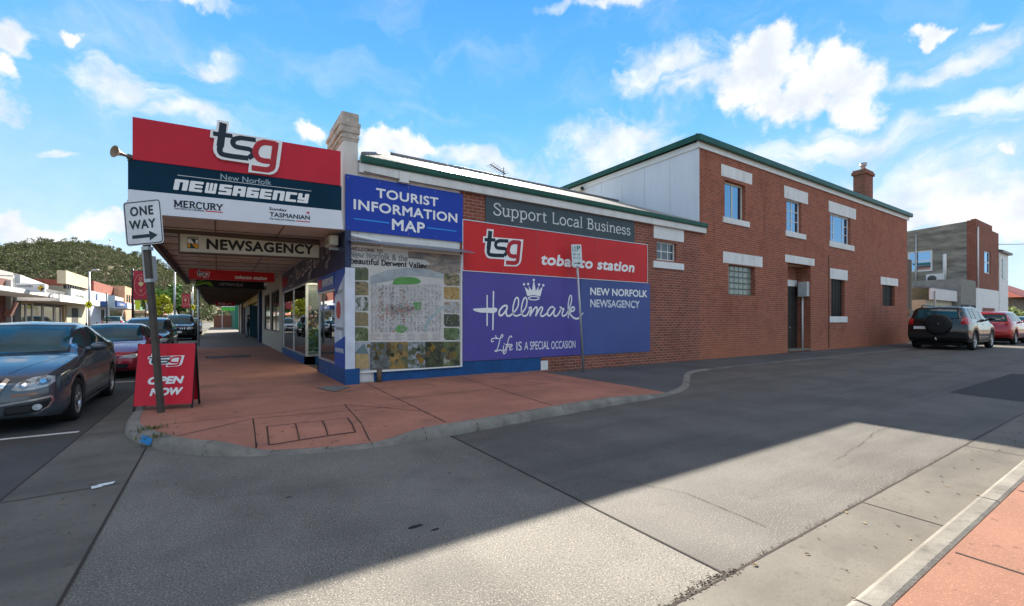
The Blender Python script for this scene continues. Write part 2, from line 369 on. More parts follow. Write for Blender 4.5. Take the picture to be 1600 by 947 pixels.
clad = mat('white_cladding', (.66, .69, .73), .5, var=.05, vs=.8, dirt=.18, stretch=(1, 1, .2))
lintel_m = mat('lintel_paint', (.70, .70, .68), .6, var=.08, vs=1.6, dirt=.4, stretch=(1, 1, .3))
gutter_green = mat('green_gutter', (.018, .085, .062), .4, var=.2, vs=3, dirt=.3)
roof_iron = mat('roof_iron', (.28, .27, .255), .62, metal=.1, var=.12, vs=1.2)
blue_base = mat('blue_base_paint', (.012, .075, .22), .5, var=.2, vs=2, dirt=.3)
navy = mat('navy_fascia', (.025, .035, .085), .35, var=.1)
soffit_m = mat('soffit_board', (.66, .55, .45), .65, var=.1, vs=1.3, dirt=.25)
brown_trim = mat('brown_trim', (.12, .085, .065), .6)
alu = mat('aluminium', (.55, .56, .57), .35, metal=.7, var=.05)
steel = mat('galvanised_steel', (.42, .43, .43), .45, metal=.6, var=.12, vs=8)
dark_steel = mat('dark_post_paint', (.075, .06, .05), .55, var=.2, vs=5)
black_m = mat('black_plastic', (.012, .012, .013), .45)
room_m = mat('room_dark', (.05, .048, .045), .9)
glass = glass_mat('shop_glass', (.82, .88, .88), .16)
win_glass = glass_mat('house_glass', (.55, .75, .9), .42, gcol=(.45, .72, 1))
dark_glass = mat('dark_glass', (.015, .02, .022), .06, spec=.8, var=.3, vs=1)
brick = brick_mat('red_brick', (.34, .098, .052), (.22, .066, .040), (.44, .31, .24))
brick_old = brick_mat('shop_brick', (.28, .085, .050), (.17, .056, .038), (.42, .32, .27), stain=False)
brick_far = brick_mat('far_brick', (.27, .095, .06), (.19, .07, .048), (.33, .22, .17), stain=False)
txt_white = mat('lettering_white', (.80, .80, .79), .5, var=.02)
txt_black = mat('lettering_black', (.018, .017, .016), .5)
red_sign = mat('sign_red', (.52, .012, .030), .4, var=.08, vs=.8)
red_sign2 = mat('sign_red_orange', (.56, .020, .022), .4, var=.1, vs=.6)
logo_navy = mat('logo_navy', (.012, .022, .035), .4)
logo_red = mat('logo_red', (.42, .02, .028), .4)

# ------------------------------------------------------------ the setting
def sheet(name, pts, z, m):
    mb = MB(); mb.prism(pts, FG(), z); return struct(mb.build(name, m, normals=False))
sheet('ground', [(-2500, -2500), (2500, -2500), (2500, 2500), (-2500, 2500)], -.02, earth)
sheet('main_street_road', [(-12.2, -120), (-1.45, -120), (-1.45, 420), (-12.2, 420)], 0, street_asphalt)
sheet('lane_road', [(2.5, 1.45), (260, 1.45), (260, 8.05), (2.5, 8.05)], 0, asphalt)
sheet('lane_mouth', [(-.7, -14), (2.5, -14), (2.5, 8.05), (-.7, 8.05)], 0, aggregate)
sheet('road_patch', [(12.3, 1.6), (18.5, 1.6), (18.5, 2.78), (12.6, 2.78)], .004, mat('patch_asphalt', (.045, .045, .046), .85, var=.1, bump=.3, bs=150))
sheet('street_gutter', [(-1.52, -20), (-.7, -20), (-.7, 9), (-1.06, 9), (-1.06, 30), (-1.42, 30), (-1.42, 12.9), (-1.5, 6)], .004, concrete)
sheet('south_gutter', [(-.7, .96), (90, .96), (90, 1.5), (-.7, 1.5)], .004, concrete)
mb = MB(); g0 = FG()
for y in (8.2, 14.2, 20.2): mb.prism([(-4.4, y-.05), (-1.55, y-.05), (-1.55, y+.05), (-4.4, y+.05)], g0, .005)
for y in range(30, 200, 9): mb.prism([(-7.0, y), (-6.88, y), (-6.88, y+3), (-7.0, y+3)], g0, .005)
struct(mb.build('parking_lines', white_line, normals=False))
# crisp joints: between aggregate and asphalt, along the gutters, across the gutter slabs
mb = MB()
for (x0, y0, x1, y1, w) in [(2.5, 1.5, 2.52, 5.3, .014), (-.7, 0, -.7, 6.7, .016), (-.7, 1.5, 90, 1.5, .014), (-1.52, -4, -1.5, 6, .018), (-1.5, 6, -1.42, 12.9, .018)]:
    mb.stroke([(x0, y0), (x1, y1)], w, g0, .006)
for y in (-2.2, .4, 2.9, 5.35, 7.9, 10.6): mb.stroke([(-1.5, y), (-.74, y+.05)], .012, g0, .007)
for x in range(1, 60, 3): mb.stroke([(x+.4, .97), (x+.42, 1.49)], .012, g0, .007)
struct(mb.build('road_joints', joint_m, normals=False))
# footpath with the kerb ramp at the corner
KP = [(-1.1, 26.5), (-1.1, 18), (-1.1, 12), (-1.1, 10), (-1.1, 9.2), (-1.08, 8.3), (-1.0, 7.6), (-.78, 6.98), (-.5, 6.42), (-.06, 5.93), (.47, 5.6), (.95, 5.41), (1.36, 5.31), (1.9, 5.26), (2.48, 5.27), (3.2, 5.33), (4.1, 5.42), (5.6, 5.55), (7.0, 5.66), (7.8, 5.78), (8.8, 6.2), (10.0, 7.0), (11.2, 7.75), (12.4, 8.0)]
KD = spline(KP, 6)
def kh(x, y):
    if x > 5.5: t_ = min(1, max(0, (x-5.5)/2.3)); return .125-.10*t_*t_*(3-2*t_)
    if y > 8.5: return .125
    def ss(a, b, t): t = min(1, max(0, (t-a)/(b-a))); return t*t*(3-2*t)
    return .125 - .105*ss(-.15, .45, x)*(1-ss(1.5, 2.3, x))
def inner(x, y, nx, ny, w): return x+nx*w, y+ny*w
kn = []
for i, (x, y) in enumerate(KD):
    x0, y0 = KD[max(0, i-1)]; x1, y1 = KD[min(len(KD)-1, i+1)]; d = math.hypot(x1-x0, y1-y0); kn.append((-(y1-y0)/d, (x1-x0)/d))
mb = MB(); vs, fs = [], []
for (x, y), (nx, ny) in zip(KD, kn):
    h = kh(x, y)
    wob = .012*noise.noise(Vector((x*3, y*3, 0)))
    for w, z in ((-.0+wob, -.02), (.012+wob, h*.55), (.035+wob, h-.018), (.06, h), (.16, h+.004)): vs.append((x+nx*w, y+ny*w, z))
for i in range(len(KD)-1):
    for j in range(4): fs.append((i*5+j, i*5+j+1, i*5+5+j+1, i*5+5+j))
mb.add(vs, fs, True); struct(mb.build('kerb', kerbc))
mb = MB(); vs, fs = [], []; cols = []
for (x, y), (nx, ny) in zip(KD, kn):
    p = (x+nx*.155, y+ny*.155)
    if p[1] >= 10: q = (2.3, p[1])
    elif p[0] <= 2.3: q = (2.3, 10.03)
    else: q = (p[0], 10.03)
    cols.append((p, q, kh(x, y)))
R_ = 14
for (p, q, h) in cols:
    L_ = math.hypot(q[0]-p[0], q[1]-p[1])
    for j in range(R_+1):
        t = (j/R_)**1.3; dd = t*L_; k = max(0, 1-dd/.75); t2 = min(1, max(0, (p[0]-5.8)/2.2)); bh = .125-.095*t2*t2*(3-2*t2); z = bh-(bh-h)*k*k*(3-2*k)
        vs.append((p[0]+(q[0]-p[0])*t, p[1]+(q[1]-p[1])*t, z))
for i in range(len(cols)-1):
    for j in range(R_): fs.append((i*(R_+1)+j, i*(R_+1)+j+1, (i+1)*(R_+1)+j+1, (i+1)*(R_+1)+j))
nc = max(i for i, c in enumerate(cols) if c[0][0] < 7.75)
mb.add(vs, fs[:nc*R_], True); struct(mb.build('footpath', red_pave)); mb = MB(); mb.add(vs, fs[nc*R_:], True); struct(mb.build('lane_footpath_end', lane_pave))
mb = MB()
for i in range(4, len(KD)-2, 7):
    (x, y), (nx, ny) = KD[i], kn[i]; h = kh(x, y); tx, ty = ny*.005, -nx*.005
    mb.add([(x-nx*.004-tx, y-ny*.004-ty, .005), (x-nx*.004+tx, y-ny*.004+ty, .005), (x+nx*.03+tx, y+ny*.03+ty, h-.012), (x+nx*.03-tx, y+ny*.03-ty, h-.012)], [(0, 1, 2, 3)]); mb.add([(x+nx*.058-tx, y+ny*.058-ty, h+.003), (x+nx*.058+tx, y+ny*.058+ty, h+.003), (x+nx*.155+tx, y+ny*.155+ty, h+.0065), (x+nx*.155-tx, y+ny*.155-ty, h+.0065)], [(0, 1, 2, 3)])
for x in np.arange(.3, 40, 2.4): mb.stroke([(x, .96), (x, .83)], .012, g0, .0868)
struct(mb.build('kerb_joints', joint_m, normals=False))
mb = MB(); mb.box(-2.7, 2.3, 26.5, 36.5, -.02, .122); mb.box(-1.0, 2.3, 36.5, 130, -.02, .121); struct(mb.build('far_footpath', grey_pave))
mb = MB(); mb.box(-2.85, -2.7, 26.5, 36.5, -.02, .12); mb.box(-2.7, -1.1, 26.4, 26.5, -.02, .12); mb.box(-2.85, -1.0, 36.5, 36.62, -.02, .12); mb.box(-1.12, -1.0, 36.62, 130, -.02, .12); struct(mb.build('far_kerb', kerbc))
mb = MB(); mb.box(12.4, 120, 8.14, 10.03, -.02, .030); struct(mb.build('lane_footpath', lane_pave))
mb = MB(); mb.box(12.4, 120, 8.0, 8.14, -.02, .036); struct(mb.build('lane_kerb', mat('pale_kerb', (.14, .133, .122), .85, var=.2, vs=2, dirt=.4), bevel=.02))
mb = MB(); mb.box(-.7, 90, .82, .96, -.02, .085); struct(mb.build('south_kerb', kerbc, bevel=.03))
mb = MB(); mb.box(-.7, 90, -8, .82, -.02, .082); struct(mb.build('south_footpath', salmon_pave))
mb = MB(); mb.box(-17, -12.2, -60, 300, -.02, .12); struct(mb.build('opposite_footpath', grey_pave))
mb = MB()
for pts in ([(.41, 7.19), (.36, 5.62)], [(1.72, 7.56), (1.55, 5.5)], [(2.7, 9.9), (2.56, 5.5)], [(4.9, 9.9), (4.48, 5.62)], [(-.9, 9.27), (2.2, 8.97)], [(-.9, 13.4), (2.2, 13.5)], [(-1, 17.6), (2.2, 17.6)], [(-1, 21.7), (2.2, 21.7)], [(-.6, 7.4), (1.72, 7.5)], [(-.4, 6.6), (.41, 7.19)], [(.41, 7.19), (2.6, 6.9)], [(1.72, 7.56), (2.65, 6.3)], [(2.6, 7.6), (7.6, 7.75)]):
    mb.stroke(pts, .014, g0, .131)
for x in (1.9, 3.7, 5.5, 7.3, 9.2, 11): mb.stroke([(x, -4), (x+.06, .8)], .016, g0, .085)
mb.stroke([(-.6, .35), (60, .35)], .014, g0, .0855)
struct(mb.build('paving_joints', joint_m, normals=False))

# pit covers and grates set in the paving
def cover(name, pts, label, cat, m, z=.133, cells=3, w=.02, fill=None):
    c = sum((Vector((a, b, 0)) for a, b in pts), Vector())/4
    r = thing(name, (c.x, c.y, z-.01), label, cat)
    A, B, C_, D = [Vector((a, b)) for a, b in pts]; f = MB()
    f.stroke([tuple(A), tuple(B), tuple(C_), tuple(D)], w, g0, z, closed=True)
    [f.stroke([tuple(A.lerp(B, i/cells)), tuple(D.lerp(C_, i/cells))], w*.8, g0, z+.0004) for i in range(1, cells)]; f.build('frame', m, r, normals=False); q = MB()
    for i in range(cells):
        e = .03/max(cells, 1)
        P = [A.lerp(B, (i+e*4)/cells), A.lerp(B, (i+1-e*4)/cells), D.lerp(C_, (i+1-e*4)/cells), D.lerp(C_, (i+e*4)/cells)]
        q = MB(); q.prism([tuple(p.lerp((P[0]+P[2])/2, .06)) for p in P], g0, z-.004, z-.001); q.build('lid', fill or m, r)
cover('service_pit_cover', [(.50, 5.93), (1.46, 5.84), (1.52, 6.5), (.53, 6.56)], 'three lid service pit cover paved red near the kerb ramp', 'pit cover', mat('pit_frame', (.075, .05, .045), .8), z=.132, fill=red_pave, w=.018)
cover('drain_grate', [(1.66, 9.72), (1.86, 9.02), (2.26, 9.42), (2.06, 9.86)], 'small grey metal grate in the paving at the shop corner', 'grate', mat('grate_iron', (.06, .06, .058), .6), z=.136, cells=5, fill=mat('grate_bar', (.2, .2, .19), .6))
cover('long_pit_cover', [(-.3, 19.2), (1.0, 19.2), (1.05, 20.4), (-.35, 20.4)], 'long twin lid pit cover in the footpath under the awning', 'pit cover', mat('pit_frame', (.05, .05, .05), .8), z=.136, cells=2, fill=mat('pit_lid', (.11, .1, .095), .8), w=.06)
mb = MB(); mb.prism([(-.92, 5.37), (-.80, 5.42), (-.79, 5.47), (-.90, 5.45)], g0, .006, .012); mb.prism([(-.93, 5.33), (-.86, 5.35), (-.87, 5.41), (-.94, 5.39)], g0, .012, .018)
tag(mb.build('paper_scrap', mat('paper', (.7, .74, .76), .7)), 'crumpled pale scrap of paper lying in the street gutter', 'litter')
mb = MB(); random.seed(21)
def crack(pts, w, seg=.09, jit=.012):
    out = []
    for (x0, y0), (x1, y1) in zip(pts[:-1], pts[1:]):
        n = max(2, int(math.hypot(x1-x0, y1-y0)/seg)); out += [(x0+(x1-x0)*i/n+random.gauss(0, jit), y0+(y1-y0)*i/n+random.gauss(0, jit)) for i in range(n)]
    for a, b in zip(out[:-1], out[1:]): mb.stroke([a, b], w*random.uniform(.4, 1.5), g0, .0062)
crack([(2.6, 4.9), (4.2, 4.5), (6.5, 4.75), (9, 4.5)], .004); crack([(5.5, 2.1), (7.5, 2.35), (9.6, 2.2)], .004); crack([(-.2, 4.6), (.6, 4.3), (1.4, 4.45), (2.4, 4.2)], .003); crack([(3, 3.2), (3.4, 2.4), (3.3, 1.6)], .006); crack([(14, 6.5), (18, 6.2), (24, 6.6)], .012, .3, .05)
struct(mb.build('road_cracks', joint_m, normals=False))
mb = MB()
for k in range(1500):
    x = random.uniform(.6, 2.6) if k < 900 else random.uniform(2.5, 9); y = 1.5+.012*math.sin(x*9)+random.gauss(.012, .018 if k < 900 else .009); s = random.uniform(.003, .011)
    mb.prism([(x+s*random.uniform(.6, 1.3)*math.cos(t), y+s*.7*random.uniform(.6, 1.3)*math.sin(t)) for t in (0, 1.2, 2.5, 3.7, 5)], g0, .0063)
struct(mb.build('broken_edge', mat('broken_edge', (.07, .06, .05), .9, var=.5, vs=30), normals=False))
mb = MB()
for k in range(150):
    q = random.random(); x, y, z = (random.uniform(.5, 12), random.gauss(1.25, .14), .008) if q < .5 else ((random.uniform(-1.4, -.8), random.uniform(2, 12), .008) if q < .75 else (random.uniform(-.5, 7), random.uniform(5.0, 5.3), .006))
    s = random.uniform(.008, .024); a = random.uniform(0, 6.28); u = Vector((math.cos(a), math.sin(a), 0)); v = Vector((-u.y, u.x, .4)); c = Vector((x, y, z))
    mb.add([c-u*s, c+v*s*.5, c+u*s, c-v*s*.5+Vector((0, 0, .01))], [(0, 1, 2, 3)])
tag(mb.build('leaf_litter', island_mat('dry_leaf', [(.16, .10, .05), (.25, .17, .08), (.10, .07, .04), (.3, .24, .14)]), normals=False), 'scattered dry leaves and grit along the gutters', 'leaf litter', kind='stuff')
mb = MB()
for (cx, cy, s) in ((1.2, 3.1, .042), (1.3, 2.98, .022), (.5, 4.2, .02), (3.6, 4.6, .02), (1.9, 4.0, .015)):
    pts = [(cx+s*1.6*math.cos(a)*random.uniform(.7, 1), cy+s*.5*math.sin(a)) for a in np.linspace(0, 6.28, 12)[:-1]]; mb.prism(pts, g0, .004)
struct(mb.build('road_stains', mat('tar_spot', (.025, .025, .026), .8), normals=False))
mb = MB()
for i in range(len(KD)-1):
    if -.80 < KD[i][0] < -.66 and KD[i][1] < 7.1:
        (x, y), (nx, ny) = KD[i], kn[i]; (x1, y1), (mx, my) = KD[i+1], kn[i+1]
        mb.add([(x-nx*.006, y-ny*.006, .03), (x1-mx*.006, y1-my*.006, .03), (x1+mx*.022, y1+my*.022, .112), (x+nx*.022, y+ny*.022, .112)], [(0, 1, 2, 3)])
struct(mb.build('kerb_paint_mark', mat('kerb_blue', (.03, .22, .5), .7, dirt=.4, vs=8), normals=False))
mb = MB()
for k in range(260):
    t = random.random(); cx, cy = (-.62+random.gauss(0, .07), 6.72+random.gauss(0, .05)) if t < .5 else (-.72+random.gauss(0, .09), 7.22+random.gauss(0, .07))
    z0 = .02 if t < .25 else .12; a = random.uniform(0, 6.28); l = random.uniform(.02, .07); wv = Vector((math.cos(a), math.sin(a), 0))
    b = Vector((cx, cy, z0)); tip = b+wv*l*random.uniform(.4, 1.4)+Vector((0, 0, l)); sd = Vector((-wv.y, wv.x, 0))*.006
    mb.add([b-sd, b+sd, tip], [(0, 1, 2)])
struct(mb.build('kerb_weeds', island_mat('weed_green', [(.05, .09, .02), (.12, .12, .04), (.16, .12, .06), (.06, .12, .03)]), normals=False), 'stuff')
tagw = bpy.data.objects['kerb_weeds']; tag(tagw, 'scruffy green and dry weeds growing along the kerb', 'weeds', kind='stuff')

# ------------------------------------------------------------ building helpers
def wall_mb(mb, fr, a0, a1, b0, b1, holes=(), t=.25):
    A = sorted({a0, a1, *[h[0] for h in holes], *[h[1] for h in holes]}); B = sorted({b0, b1, *[h[2] for h in holes], *[h[3] for h in holes]})
    for i in range(len(A)-1):
        for j in range(len(B)-1):
            ca, cb_ = (A[i]+A[i+1])/2, (B[j]+B[j+1])/2
            if any(h[0] < ca < h[1] and h[2] < cb_ < h[3] for h in holes): continue
            for l in (0, -t): mb.add([fr.p(A[i], B[j], l), fr.p(A[i+1], B[j], l), fr.p(A[i+1], B[j+1], l), fr.p(A[i], B[j+1], l)], [(0, 1, 2, 3)])
    for (p, q, r, s) in [(a0, a1, b0, b1), *holes]:
        C4 = [(p, r), (q, r), (q, s), (p, s)]
        for k in range(4):
            u, v = C4[k], C4[(k+1) % 4]; mb.add([fr.p(*u, 0), fr.p(*v, 0), fr.p(*v, -t), fr.p(*u, -t)], [(0, 1, 2, 3)])
    return mb
def window(parent, fr, a0, a1, b0, b1, back=.12, fw=.06, mull=(), bars=(), m=None, g=None, curtain=None, name='window', thin=.03):
    m = m or wpaint; g = g or win_glass; f = MB()
    f.fbox(fr, a0, a1, b1-fw, b1, -back-.05, -back); f.fbox(fr, a0, a1, b0, b0+fw, -back-.05, -back)
    f.fbox(fr, a0, a0+fw, b0+fw, b1-fw, -back-.05, -back); f.fbox(fr, a1-fw, a1, b0+fw, b1-fw, -back-.05, -back)
    w, h = a1-a0, b1-b0
    for x, tk in mull: f.fbox(fr, a0+w*x-tk/2, a0+w*x+tk/2, b0+fw, b1-fw, -back-.045, -back-.004)
    for x0, x1, y, tk in bars: f.fbox(fr, a0+w*x0+.001, a0+w*x1-.001, b0+h*y-tk/2, b0+h*y+tk/2, -back-.04, -back-.008)
    o = f.build(name, m, parent)
    p = MB(); p.fbox(fr, a0+fw*.5, a1-fw*.5, b0+fw*.5, b1-fw*.5, -back-.03, -back-.022); p.build('pane', g, o)
    if curtain:
        c = MB(); n = 40; c0, c1 = a0+w*curtain[0], a0+w*curtain[1]; vs = []
        for i in range(n+1):
            t = i/n; l = -back-.12-.025*math.sin(t*(c1-c0)*38)
            vs += [fr.p(c0+(c1-c0)*t, b0, l), fr.p(c0+(c1-c0)*t, b1, l)]
        c.add(vs, [(2*i, 2*i+2, 2*i+3, 2*i+1) for i in range(n)], True); c.build('curtain', mat('curtain', (.72, .75, .80), .8, var=.06), o)
    return o
def bar(parent, name, fr, a0, a1, b0, b1, m, l0=-.05, l1=.012, bevel=0):
    mb = MB(); mb.fbox(fr, a0, a1, b0, b1, l0, l1); return mb.build(name, m, parent, bevel=bevel)

LN = FW(10.0); SF = FF(2.25)
# ------------------------------------------------------------ newsagency corner building
nb = thing('corner_shop_building', (2.25, 10, 0), 'single storey newsagency shop on the corner with signs along its lane wall', 'building')
mb = MB(); wall_mb(mb, LN, 5.02, 14.83, 0, 4.92, [(12.44, 13.5, 3.55, 4.19)]); mb.build('brick_wall', brick_old, nb)
mb = MB(); wall_mb(mb, LN, 2.56, 5.018, 0, 4.92); 
for z in np.arange(.45, 4.9, .155): mb.fbox(LN, 2.56, 5.016, z, z+.148, .001, .007)
mb.build('painted_wall', wpaint_old, nb)
bar(nb, 'painted_base', LN, 2.9, 7.52, .1, .46, blue_base, -.01, .009)
mb = MB(); mb.fbox(LN, 7.53, 7.78, .1, .36, -.01, .008); mb.build('white_patch', wpaint_old, nb); mb = MB(); mb.fbox(LN, 2.5, 2.84, .15, .36, -.01, .03); mb.build('white_patch', wpaint_old, nb)
mb = MB(); mb.tube([(3.0, 9.93, .1), (3.0, 9.93, .42)], .06, 12); mb.build('drain_stub', mat('drain_clay', (.12, .08, .05), .7), nb)
bar(nb, 'fascia_board', LN, 2.56, 15.1, 4.70, 4.9, wpaint_old, -.02, .11)
mb = MB(); pr = [(-.0, 4.905), (.13, 4.905), (.145, 4.94), (.15, 5.05), (.13, 5.062), (.02, 5.05)]
n = len(pr); mb.add([(2.58, 10-a-.02, b) for a, b in pr]+[(15.12, 10-a-.02, b) for a, b in pr], [tuple(range(n)), tuple(range(n, 2*n))]+[(i, (i+1) % n, n+(i+1) % n, n+i) for i in range(n)])
mb.build('gutter', gutter_green, nb)
# corrugated roof, hipped at the street end
mb = MB(); vs, fs = [], []; nx = 420
for i in range(nx+1):
    x = 2.62+(14.82-2.62)*i/nx; top = 14.0 if x > 4.6 else 10+(x-2.62)/(4.6-2.62)*4.0
    dz = .016*math.sin(x*2*math.pi/.152)
    for t in (0, 1):
        y = 9.86+(top-9.86)*t; vs.append((x, y, 5.055+(y-9.86)*.405+dz))
for i in range(nx): fs.append((2*i, 2*i+2, 2*i+3, 2*i+1))
mb.add(vs, fs, True)
mb.add([(2.62, 9.86, 5.055), (4.6, 14, 6.73), (2.62, 18, 5.05), (14.82, 14, 6.73), (14.82, 19, 5.0), (2.62, 19, 5.0)], [(0, 1, 2), (1, 3, 4, 5), (1, 5, 2)])
mb.build('roof', roof_iron, nb, normals=False)
mb = MB(); mb.tube([(4.55, 14, 6.76), (14.82, 14, 6.76)], .07, 8); mb.tube([(2.65, 9.95, 5.12), (4.55, 14, 6.76)], .05, 8); mb.build('ridge_cap', mat('ridge_iron', (.2, .21, .22), .5, metal=.4), nb)
# corner pier with its moulded cap and the parapet along the street
mb = MB(); mb.box(2.25, 2.555, 10.0, 11.25, 3.42, 5.36); mb.box(2.25, 2.55, 10.002, 10.05, .1, 3.42); mb.build('corner_pier', mat('pier_cream', (.62, .59, .54), .65, var=.08, dirt=.3, stretch=(1, 1, .3)), nb)
mb = MB()
for (e, z0, z1) in ((.02, 5.36, 5.42), (.05, 5.42, 5.48), (.02, 5.48, 5.54), (.07, 5.54, 5.68), (.10, 5.68, 5.76), (.03, 5.76, 5.97)): mb.box(2.25-e, 2.555+e*.5, 10-e*.4, 11.25+e, z0, z1)
mb.build('pier_cap', mat('cap_stained', (.46, .40, .34), .8, var=.3, vs=4, dirt=.7), nb)
mb = MB(); mb.box(2.25, 2.55, 11.25, 21.0, 3.42, 5.15); mb.box(2.18, 2.6, 11.25, 21.0, 5.15, 5.27); mb.build('parapet', wpaint_old, nb)
mb = MB(); mb.box(4.0, 14.83, 18.9, 19.1, 0, 5.0); mb.build('rear_wall', brick_old, nb)
mb = MB(); mb.box(2.6, 14.8, 10.3, 18.9, 3.30, 3.34); mb.build('ceiling', mat('ceiling_tile', (.7, .7, .66), .8), nb)
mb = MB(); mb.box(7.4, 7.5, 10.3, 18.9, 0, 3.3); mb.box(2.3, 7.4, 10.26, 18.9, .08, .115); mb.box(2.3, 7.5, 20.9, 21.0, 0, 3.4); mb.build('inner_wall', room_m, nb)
mb = MB()
for y in (11.5, 13.4, 15.3, 17.2):
    mb = MB(); mb.box(2.8, 5.0, y, y+.12, 3.24, 3.29); mb.build('ceiling_lamp', mat('tube_lamp', (.8, .8, .7), .5, emit=(1, .93, .7, 16)), nb)
window(nb, LN, 12.44, 13.5, 3.55, 4.19, back=.1, fw=.05, mull=((.34, .03), (.67, .03)), bars=((.05, .95, .5, .03),), g=mat('frosted_pane', (.06, .08, .09), .12, spec=.8))
bar(nb, 'lintel', LN, 12.28, 13.9, 4.27, 4.69, wpaint, -.05, .012); bar(nb, 'sill', LN, 12.24, 13.86, 3.27, 3.49, wpaint, -.05, .05)
mb = MB(); mb.tube([(2.3, 9.94, 3.33), (2.36, 9.92, 3.32), (3.0, 9.92, 3.26), (3.05, 9.93, 3.2), (3.05, 9.94, 3.12)], .035, 10); mb.build('drain_pipe', wpaint, nb)
mb = MB(); mb.tube([(3.55, 9.93, 4.62), (3.55, 9.93, 4.90)], .05, 10); mb.box(3.44, 3.66, 9.86, 9.965, 4.63, 4.86); mb.build('rainwater_head', wpaint_old, nb)
mb = MB()
for a, b in (((2.65, 4.72), (3.45, 4.69)), ((3.66, 4.69), (5.9, 4.66))): mb.tube([(a[0], 9.875, a[1]), (b[0], 9.875, b[1])], .009, 6)
mb.build('conduit', brown_trim, nb)
# street front of the newsagency
wl = lambda a: -a
mb = MB()
for (y0, y1, top) in ((9.83, 12.95, .46), (15.05, 20.9, .36)): mb.fbox(SF, -y1, -y0, .1, top, -.3, 0)
mb.box(2.25, 3.6, 15.05, 15.2, .1, .36); mb.box(2.25, 3.6, 12.82, 12.95, .1, .46)
mb.build('stall_riser', blue_base, nb)
mb = MB()
for yv in (11.6, 16.9):
    mb = MB()
    for k in range(3): mb.fbox(SF, -yv-.12, -yv+.12, .2+.05*k, .225+.05*k, 0, .012)
    mb.build('vent', mat('vent_blue', (.05, .12, .3), .5), nb)
mb = MB(); mb.fbox(SF, -20.9, -12.95, 2.66, 3.40, -.12, 0.0); mb.fbox(SF, -12.94, -9.83, 2.62, 3.40, -.12, 0.0); mb.build('sign_fascia', navy, nb)
bar(nb, 'news_strip', SF, -12.93, -10.86, 2.24, 2.61, mat('strip_blue', (.01, .08, .36), .4), -.1, .012)
mb = MB(); mb.fbox(SF, -10.85, -9.83, .46, 2.61, -.2, 0.0); mb.build('corner_pilaster', mat('pilaster_white', (.62, .65, .72), .45), nb)
mb = MB(); mb.prism([(-10.85, .46), (-9.83, .46), (-9.83, 1.16), (-10.85, .96)], SF, .004); mb.build('pilaster_graphic', mat('strip_blue', (.01, .08, .36)), nb, normals=False); mb = MB(); mb.prism([(-10.85, 2.0), (-10.85, 2.61), (-9.83, 2.61), (-9.83, 2.5)], SF, .004); mb.build('pilaster_graphic', mat('strip_blue', (.01, .08, .36)), nb, normals=False)
mb = MB(); mb.prism([(-10.45+.22*math.cos(t), 1.72+.2*math.sin(t)) for t in np.linspace(0, 6.283, 20)[:-1]], SF, .006); mb.build('pilaster_badge', mat('badge_red', (.5, .06, .04), .5), nb, normals=False)
mb = MB(); mb.prism([(-20.9, 2.80), (-20.9, 3.2), (-19.3, 3.2), (-18.9, 2.95), (-19.6, 2.80)], SF, .004); mb.build('fascia_flash', mat('flash_red', (.35, .02, .03), .4), nb, normals=False)
lettering(nb, 'NEWSPOWER', SF, -12.2, -10.95, 2.33, 2.52, txt_white, .016, bold=.02)
mb = MB(); mb.prism([(-12.8+.25*x, 2.30+.24*y) for x, y in ((0, 0), (1.9, 0), (1.9, 1), (0, 1))], SF, .015); mb.build('strip_badge', red_sign, nb, normals=False)
lettering(nb, 'NEWSPOWER', SF, -10.75, -9.95, .78, .88, txt_white, .008, bold=.02); lettering(nb, 'MERCURY', SF, -10.7, -10.05, 2.08, 2.16, txt_black, .008); lettering(nb, 'Sunday', SF, -10.7, -10.05, 1.26, 1.36, txt_black, .008)
def shopwin(a0, a1, b0, b1, fr=SF, mull=(), back=.02): return window(nb, fr, a0, a1, b0, b1, back=back, fw=.05, mull=mull, m=alu, g=glass, name='shop_window')
shopwin(-20.85, -15.06, .37, 2.65, mull=((.53, .06),)); shopwin(-12.93, -10.87, .47, 2.23)
FS = Frame((0, 15.05, 0), (1, 0, 0), (0, 0, 1), (0, -1, 0)); shopwin(2.3, 3.55, .37, 2.65, FS)
FN = Frame((0, 12.95, 0), (-1, 0, 0), (0, 0, 1), (0, 1, 0)); shopwin(-3.55, -2.3, .47, 2.6, FN)
dr_ = window(nb, FF(3.6), -15.0, -13.0, .12, 2.6, back=.02, fw=.08, mull=((.5, .08),), m=alu, g=glass, name='shop_door')
# things inside the shop windows
sh_m = island_mat('magazine_covers', [(.5, .05, .05), (.6, .5, .1), (.05, .2, .5), (.6, .6, .58), (.1, .35, .15), (.4, .1, .3), (.7, .35, .1), (.08, .08, .1)], .5)
def rack(y0, y1, x, label, cols, rows, h=1.9):
    r = thing('display_rack', (x, (y0+y1)/2, .115), label, 'display rack', 'display racks in the newsagency window')
    f = MB(); f.box(x+.12, x+.16, y0, y1, .115, h)
    for k in range(rows+1): z = .25+(h-.35)*k/rows; f.box(x-.06, x+.12, y0, y1, z, z+.015)
    f.build('shelf', mat('rack_grey', (.3, .3, .3), .6), r); c = MB()
    for k in range(rows):
        for j in range(cols):
            z = .27+(h-.35)*k/rows; y = y0+(y1-y0)*(j+.08)/cols; hh = (h-.35)/rows*random.uniform(.6, .85)
            c.box(x+random.uniform(-.05, .02), x+.06, y, y+(y1-y0)/cols*.82, z, z+hh)
    o = c.build('magazine', sh_m, r); o['kind'] = 'stuff'
rack(10.95, 12.75, 2.95, 'magazine rack behind the window next to the shop corner', 8, 5)
rack(15.6, 17.6, 3.1, 'magazine rack behind the near half of the wide window', 8, 4, 1.5)
rack(18.0, 20.4, 3.1, 'magazine rack behind the far half of the wide window', 9, 4, 1.5)
t = thing('flower_display', (2.9, 15.6, .37), 'green plants and bright flowers standing behind the entrance window', 'plants')
mb = MB()
